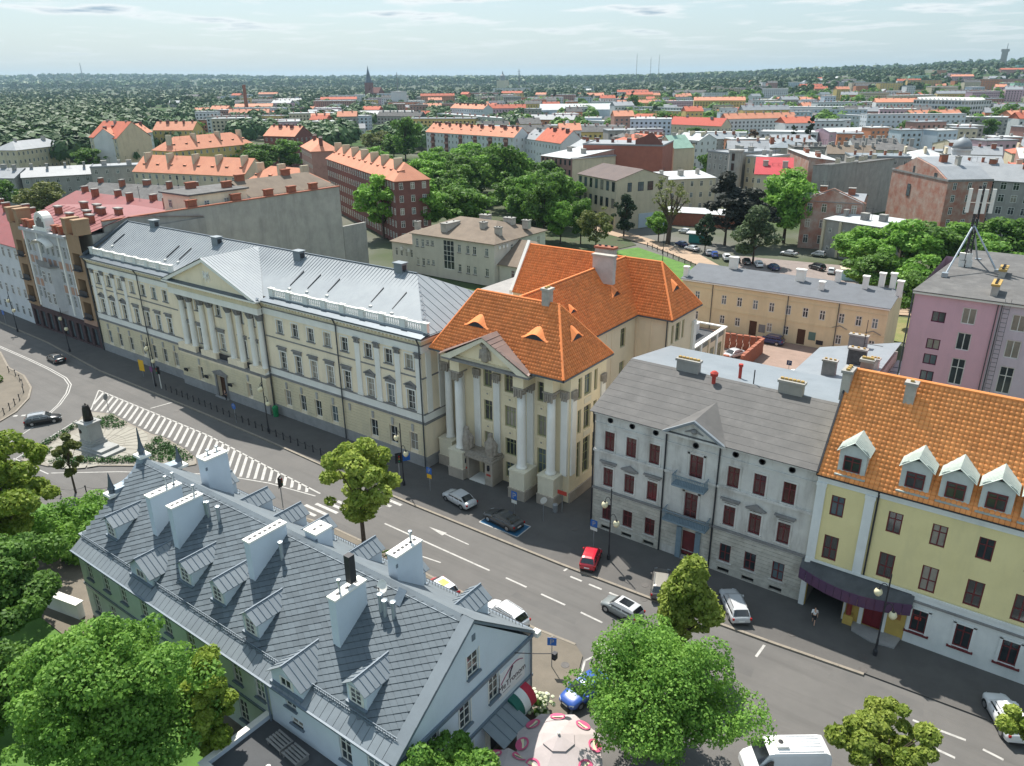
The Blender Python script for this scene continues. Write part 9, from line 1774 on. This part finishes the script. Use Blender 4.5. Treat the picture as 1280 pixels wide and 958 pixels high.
def figure(parent, h=1.75, stride=.0, skinm=None, shirt=None, trousers=None, hair=None, shorts=False, arms=(.1,.1), bend=.0, shoes=None, z=0.0):
    s_ = h/1.75; V = []; E = []; Rr = []; idx = {}
    def a(n_, p, r_, to=None):
        idx[n_] = len(V); V.append(tuple(c*s_ for c in p)); Rr.append(r_*s_ if not isinstance(r_, tuple) else (r_[0]*s_, r_[1]*s_))
        if to is not None: E.append((idx[to], idx[n_]))
    a('pelvis',(0,0,.95),(.14,.10)); a('waist',(0.01,0,1.1),(.125,.09),'pelvis'); a('chest',(.02+bend,0,1.32),(.16,.11),'waist'); a('neck',(.02+bend,0,1.48),.055,'chest'); a('jaw',(.04+bend*1.2,0,1.56),(.062,.07),'neck'); a('head',(.03+bend*1.2,0,1.66),(.08,.095),'jaw'); a('crown',(.02+bend*1.2,0,1.735),.05,'head'); a('nose',(.125+bend*1.2,0,1.615),.012,'head')
    for k, sd in (('l',1),('r',-1)):
        st_ = stride*sd; a('sh'+k,(.01+bend,.19*sd,1.42),.055,'chest'); a('el'+k,(-arms[0]*sd-.02+bend,.24*sd,1.14),.04,'sh'+k); fx = (arms[1]*sd)+.12
        a('wr'+k,(fx-.1+bend,.25*sd,.92),.028,'el'+k); a('palm'+k,(fx-.08+bend,.25*sd,.85),(.035,.02),'wr'+k)
        for j in range(4): a(f'f{k}{j}',(fx-.07+bend-.03+.02*j,.25*sd,.77+.012*abs(j-1.4)),.008,'palm'+k)
        a(f't{k}',(fx-.03+bend,.22*sd,.82),.009,'palm'+k)
        a('hip'+k,(0,.09*sd,.88),.085,'pelvis'); a('kn'+k,(st_*.55+.03,.095*sd,.5),.055,'hip'+k); a('an'+k,(st_*.85-.03-(.12 if st_ < 0 else 0),.095*sd,.09+(.05 if st_ < 0 else 0)),.036,'kn'+k); a('to'+k,(st_*.85+.14-(.1 if st_ < 0 else 0),.10*sd,.035),(.038,.028),'an'+k)
    o = skin_mesh('body', V, E, Rr, skinm, parent, (0,0,z), 0, 0)
    def cloth(name, names, mat, infl):
        ii = [idx[n_] for n_ in names]; mp = {j: i for i, j in enumerate(ii)}; ee = [(mp[p], mp[q_]) for p, q_ in E if p in mp and q_ in mp]
        rr_ = [(Rr[j][0]+infl, Rr[j][1]+infl) if isinstance(Rr[j], tuple) else Rr[j]+infl for j in ii]; skin_mesh(name, [V[j] for j in ii], ee, rr_, mat, parent, (0,0,z))
    if shirt: cloth('shirt', ['chest','waist','pelvis','shl','ell','shr','elr'], shirt, .018)
    if trousers: cloth('trousers', ['pelvis','hipl','knl','hipr','knr']+([] if shorts else ['anl','anr']), trousers, .022)
    if hair: cloth('hair', ['head','crown'], hair, .014)
    if shoes: cloth('shoe', ['anl','tol'], shoes, .012); cloth('shoe', ['anr','tor'], shoes, .012)
    return o
st_ = figure(mo_, 2.45, .06, m_bronze, m_bronze, m_bronze, m_bronze, z=3.88, arms=(.02,.25)); q = MB(); q.lathe([(.62,3.9),(.58,4.6),(.50,5.4),(.42,5.75),(.40,5.95),(.2,6.05)], (0,0,0), 10); 
for k in range(10): a = 2*math.pi*k/10; q.tube((.55*math.cos(a),.55*math.sin(a),3.92),(.42*math.cos(a),.42*math.sin(a),5.6),.09,.06,5)
q.build('bronze_coat', m_bronze, mo_, smooth=True)
m_skin = M('skin', (.50,.30,.21), (.46,.27,.19), s=6, rough=.6)
pw = thing('person', 'walking person in white shirt and black shorts before the gateway of the yellow house', 'person', (-10.8,59.4,.05), R(100)); figure(pw, 1.78, .3, m_skin, M('white_shirt',(.75,.75,.75)), M('black_shorts',(.02,.02,.025)), M('dark_hair',(.03,.02,.015)), True, (.12,.12), .05, m_trim)
pd = thing('person', 'person in dark clothes standing in the courthouse doorway', 'person', (-97.7,60.0,.05), R(-80)); figure(pd, 1.74, .05, m_skin, M('navy_jacket',(.03,.04,.07)), M('dark_trousers',(.03,.03,.04)), MATS['dark_hair'], False, (.03,.05), 0, m_trim)
# ================================================================ cafe umbrellas
m_canv = M('umbrella_canvas', (.46,.40,.39), (.40,.35,.34), s=1.2, rough=.8); m_logo = M('logo_pink', (.58,.10,.20), (.5,.09,.18), s=3, rough=.8); m_logo2 = M('logo_pale', (.66,.62,.40), (.6,.56,.36), s=3, rough=.8)
def umbrella(label, x, y, r_, z0, z1, rz):
    t = thing('cafe_umbrella', label, 'umbrella', (x,y,.05), rz, None); n = 8; MB().tube((0,0,0),(0,0,z1+.35),.05).build('pole', m_post, t)
    mq = []
    for k in range(n):
        a0, a1 = 2*math.pi*k/n, 2*math.pi*(k+1)/n; A = Vector((r_*math.cos(a0), r_*math.sin(a0), z0)); B = Vector((r_*math.cos(a1), r_*math.sin(a1), z0)); C = Vector((.9*math.cos(a1), .9*math.sin(a1), z1)); D = Vector((.9*math.cos(a0), .9*math.sin(a0), z1))
        q = MB(); mid = (A+B)/2+Vector((0,0,.06))-Vector((math.cos((a0+a1)/2), math.sin((a0+a1)/2),0))*.12; q.poly([tuple(A),tuple(mid),tuple((C+D)/2),tuple(D)]); q.poly([tuple(mid),tuple(B),tuple(C),tuple((C+D)/2)]); q.extrude([tuple(A),tuple(B),tuple(B-Vector((0,0,.2))),tuple(A-Vector((0,0,.2)))], (-.01*math.cos(a0),-.01*math.sin(a0),0)); pn_ = q.build('canopy_panel', m_canv, t)
        U = (B-A).normalized(); Cc = (A+B)/2*.78+(C+D)/2*.22; Vv = ((C+D)/2-(A+B)/2).normalized(); N_ = U.cross(Vv); N_ = N_ if N_.z > 0 else -N_
        ring = lambda ra, rb, a, b, m: [(Cc+U*(rr2*math.cos(th))+Vv*(rr2*math.sin(th))+N_*.085) for rr2, th in m]
        q = MB(); nn = 18
        for j in range(nn):
            t0, t1 = 2*math.pi*j/nn, 2*math.pi*(j+1)/nn; inn = .40 if j < nn*.55 else .02; P_ = lambda rr2, th: tuple(Cc+U*(rr2*math.cos(th))+Vv*(rr2*math.sin(th)*.9)+N_*.085); q.poly([P_(inn,t0),P_(.55,t0),P_(.55,t1),P_(inn,t1)])
        q.build('printed_ring', m_logo, pn_); q = MB(); q.poly([tuple(Cc+U*a_+Vv*b_+N_*.082) for a_, b_ in ((-.4,-.1),(.4,-.1),(.4,.14),(-.4,.14))]); q.build('printed_band', m_logo2, pn_)
    q = MB(); q.lathe([(1.15,z1-.02),(1.15,z1+.02),(.05,z1+.38),(0,z1+.42)], n=8); q.build('vent_cap', m_canv, t); q = MB(); q.lathe([(0,z1+.4),(.1,z1+.44),(.1,z1+.54),(0,z1+.58)], n=8); q.build('finial', m_cwhite, t)
umbrella('large octagonal white cafe umbrella with pink round prints near the bottom edge', -20.6, 33.1, 3.15, 2.55, 3.35, .2)
umbrella('second white cafe umbrella with pink prints, mostly cut by the bottom edge', -22.0, 28.6, 2.9, 2.45, 3.2, .5)
struct(sheet('terrace_paving', [(-25.4,24),(-14,24),(-18.5,34),(-21.5,36.2),(-25.4,37)], .052, M('brown_setts',(.13,.09,.075),(.1,.07,.06),s=1,stain=.3)))
for i, (x, y) in enumerate(((-20.2,32.2),(-21.8,33.6),(-19.0,33.8))):
    t = thing('cafe_table', ('cafe table under the large umbrella nearest its pole','cafe table under the large umbrella at its house side','cafe table under the large umbrella at its tree side')[i], 'table', (x,y,.06)); MB().lathe([(.45,.7),(.45,.74)], n=14).build('tabletop', m_dstone, t); MB().tube((0,0,0),(0,0,.7),.04).build('leg', m_dark, t); MB().lathe([(.25,0),(.22,.04)], n=10).build('foot', m_dark, t)
struct(sheet('garden_lawn', [(-140,-10),(-10,-10),(-10,8),(-38.6,17.2),(-38.6,22.6),(-64,22.6),(-80,31),(-92,29),(-118,14),(-140,14)], -.06, m_grass)); struct(sheet('brown_yard', [(-76,22),(-64.3,22),(-64.3,30),(-71,33),(-80,30)], .03, M('earth',(.20,.13,.09),(.15,.10,.07),s=.6,stain=.2)))
sl_ = thing('white_side_wall', 'white sunlit garden wall at the left corner of the slate-roofed house', 'wall', (-68.5,21.3,0), R(12)); MB().box(-2,-.3,0,4,.3,1.6).build('wall', m_cwhite, sl_); MB().box(-2.1,-.4,1.6,4.1,.4,1.7).build('wall_coping', m_cwhite, sl_)
# ================================================================ haze
hz = MB(); hz.box(-13500,-13500,-40,13500,13500,190); ho = stuff(hz.build('haze', [])); hm_ = bpy.data.materials.new('haze'); hm_.use_nodes = True; tn_ = hm_.node_tree; tn_.nodes.clear(); oo_ = tn_.nodes.new('ShaderNodeOutputMaterial'); pv_ = tn_.nodes.new('ShaderNodeVolumePrincipled'); pv_.inputs['Color'].default_value = (.50,.70,.86,1); pv_.inputs['Density'].default_value = 5.5e-5; pv_.inputs['Anisotropy'].default_value = .2; tn_.links.new(pv_.outputs[0], oo_.inputs['Volume']); ho.data.materials.append(hm_)
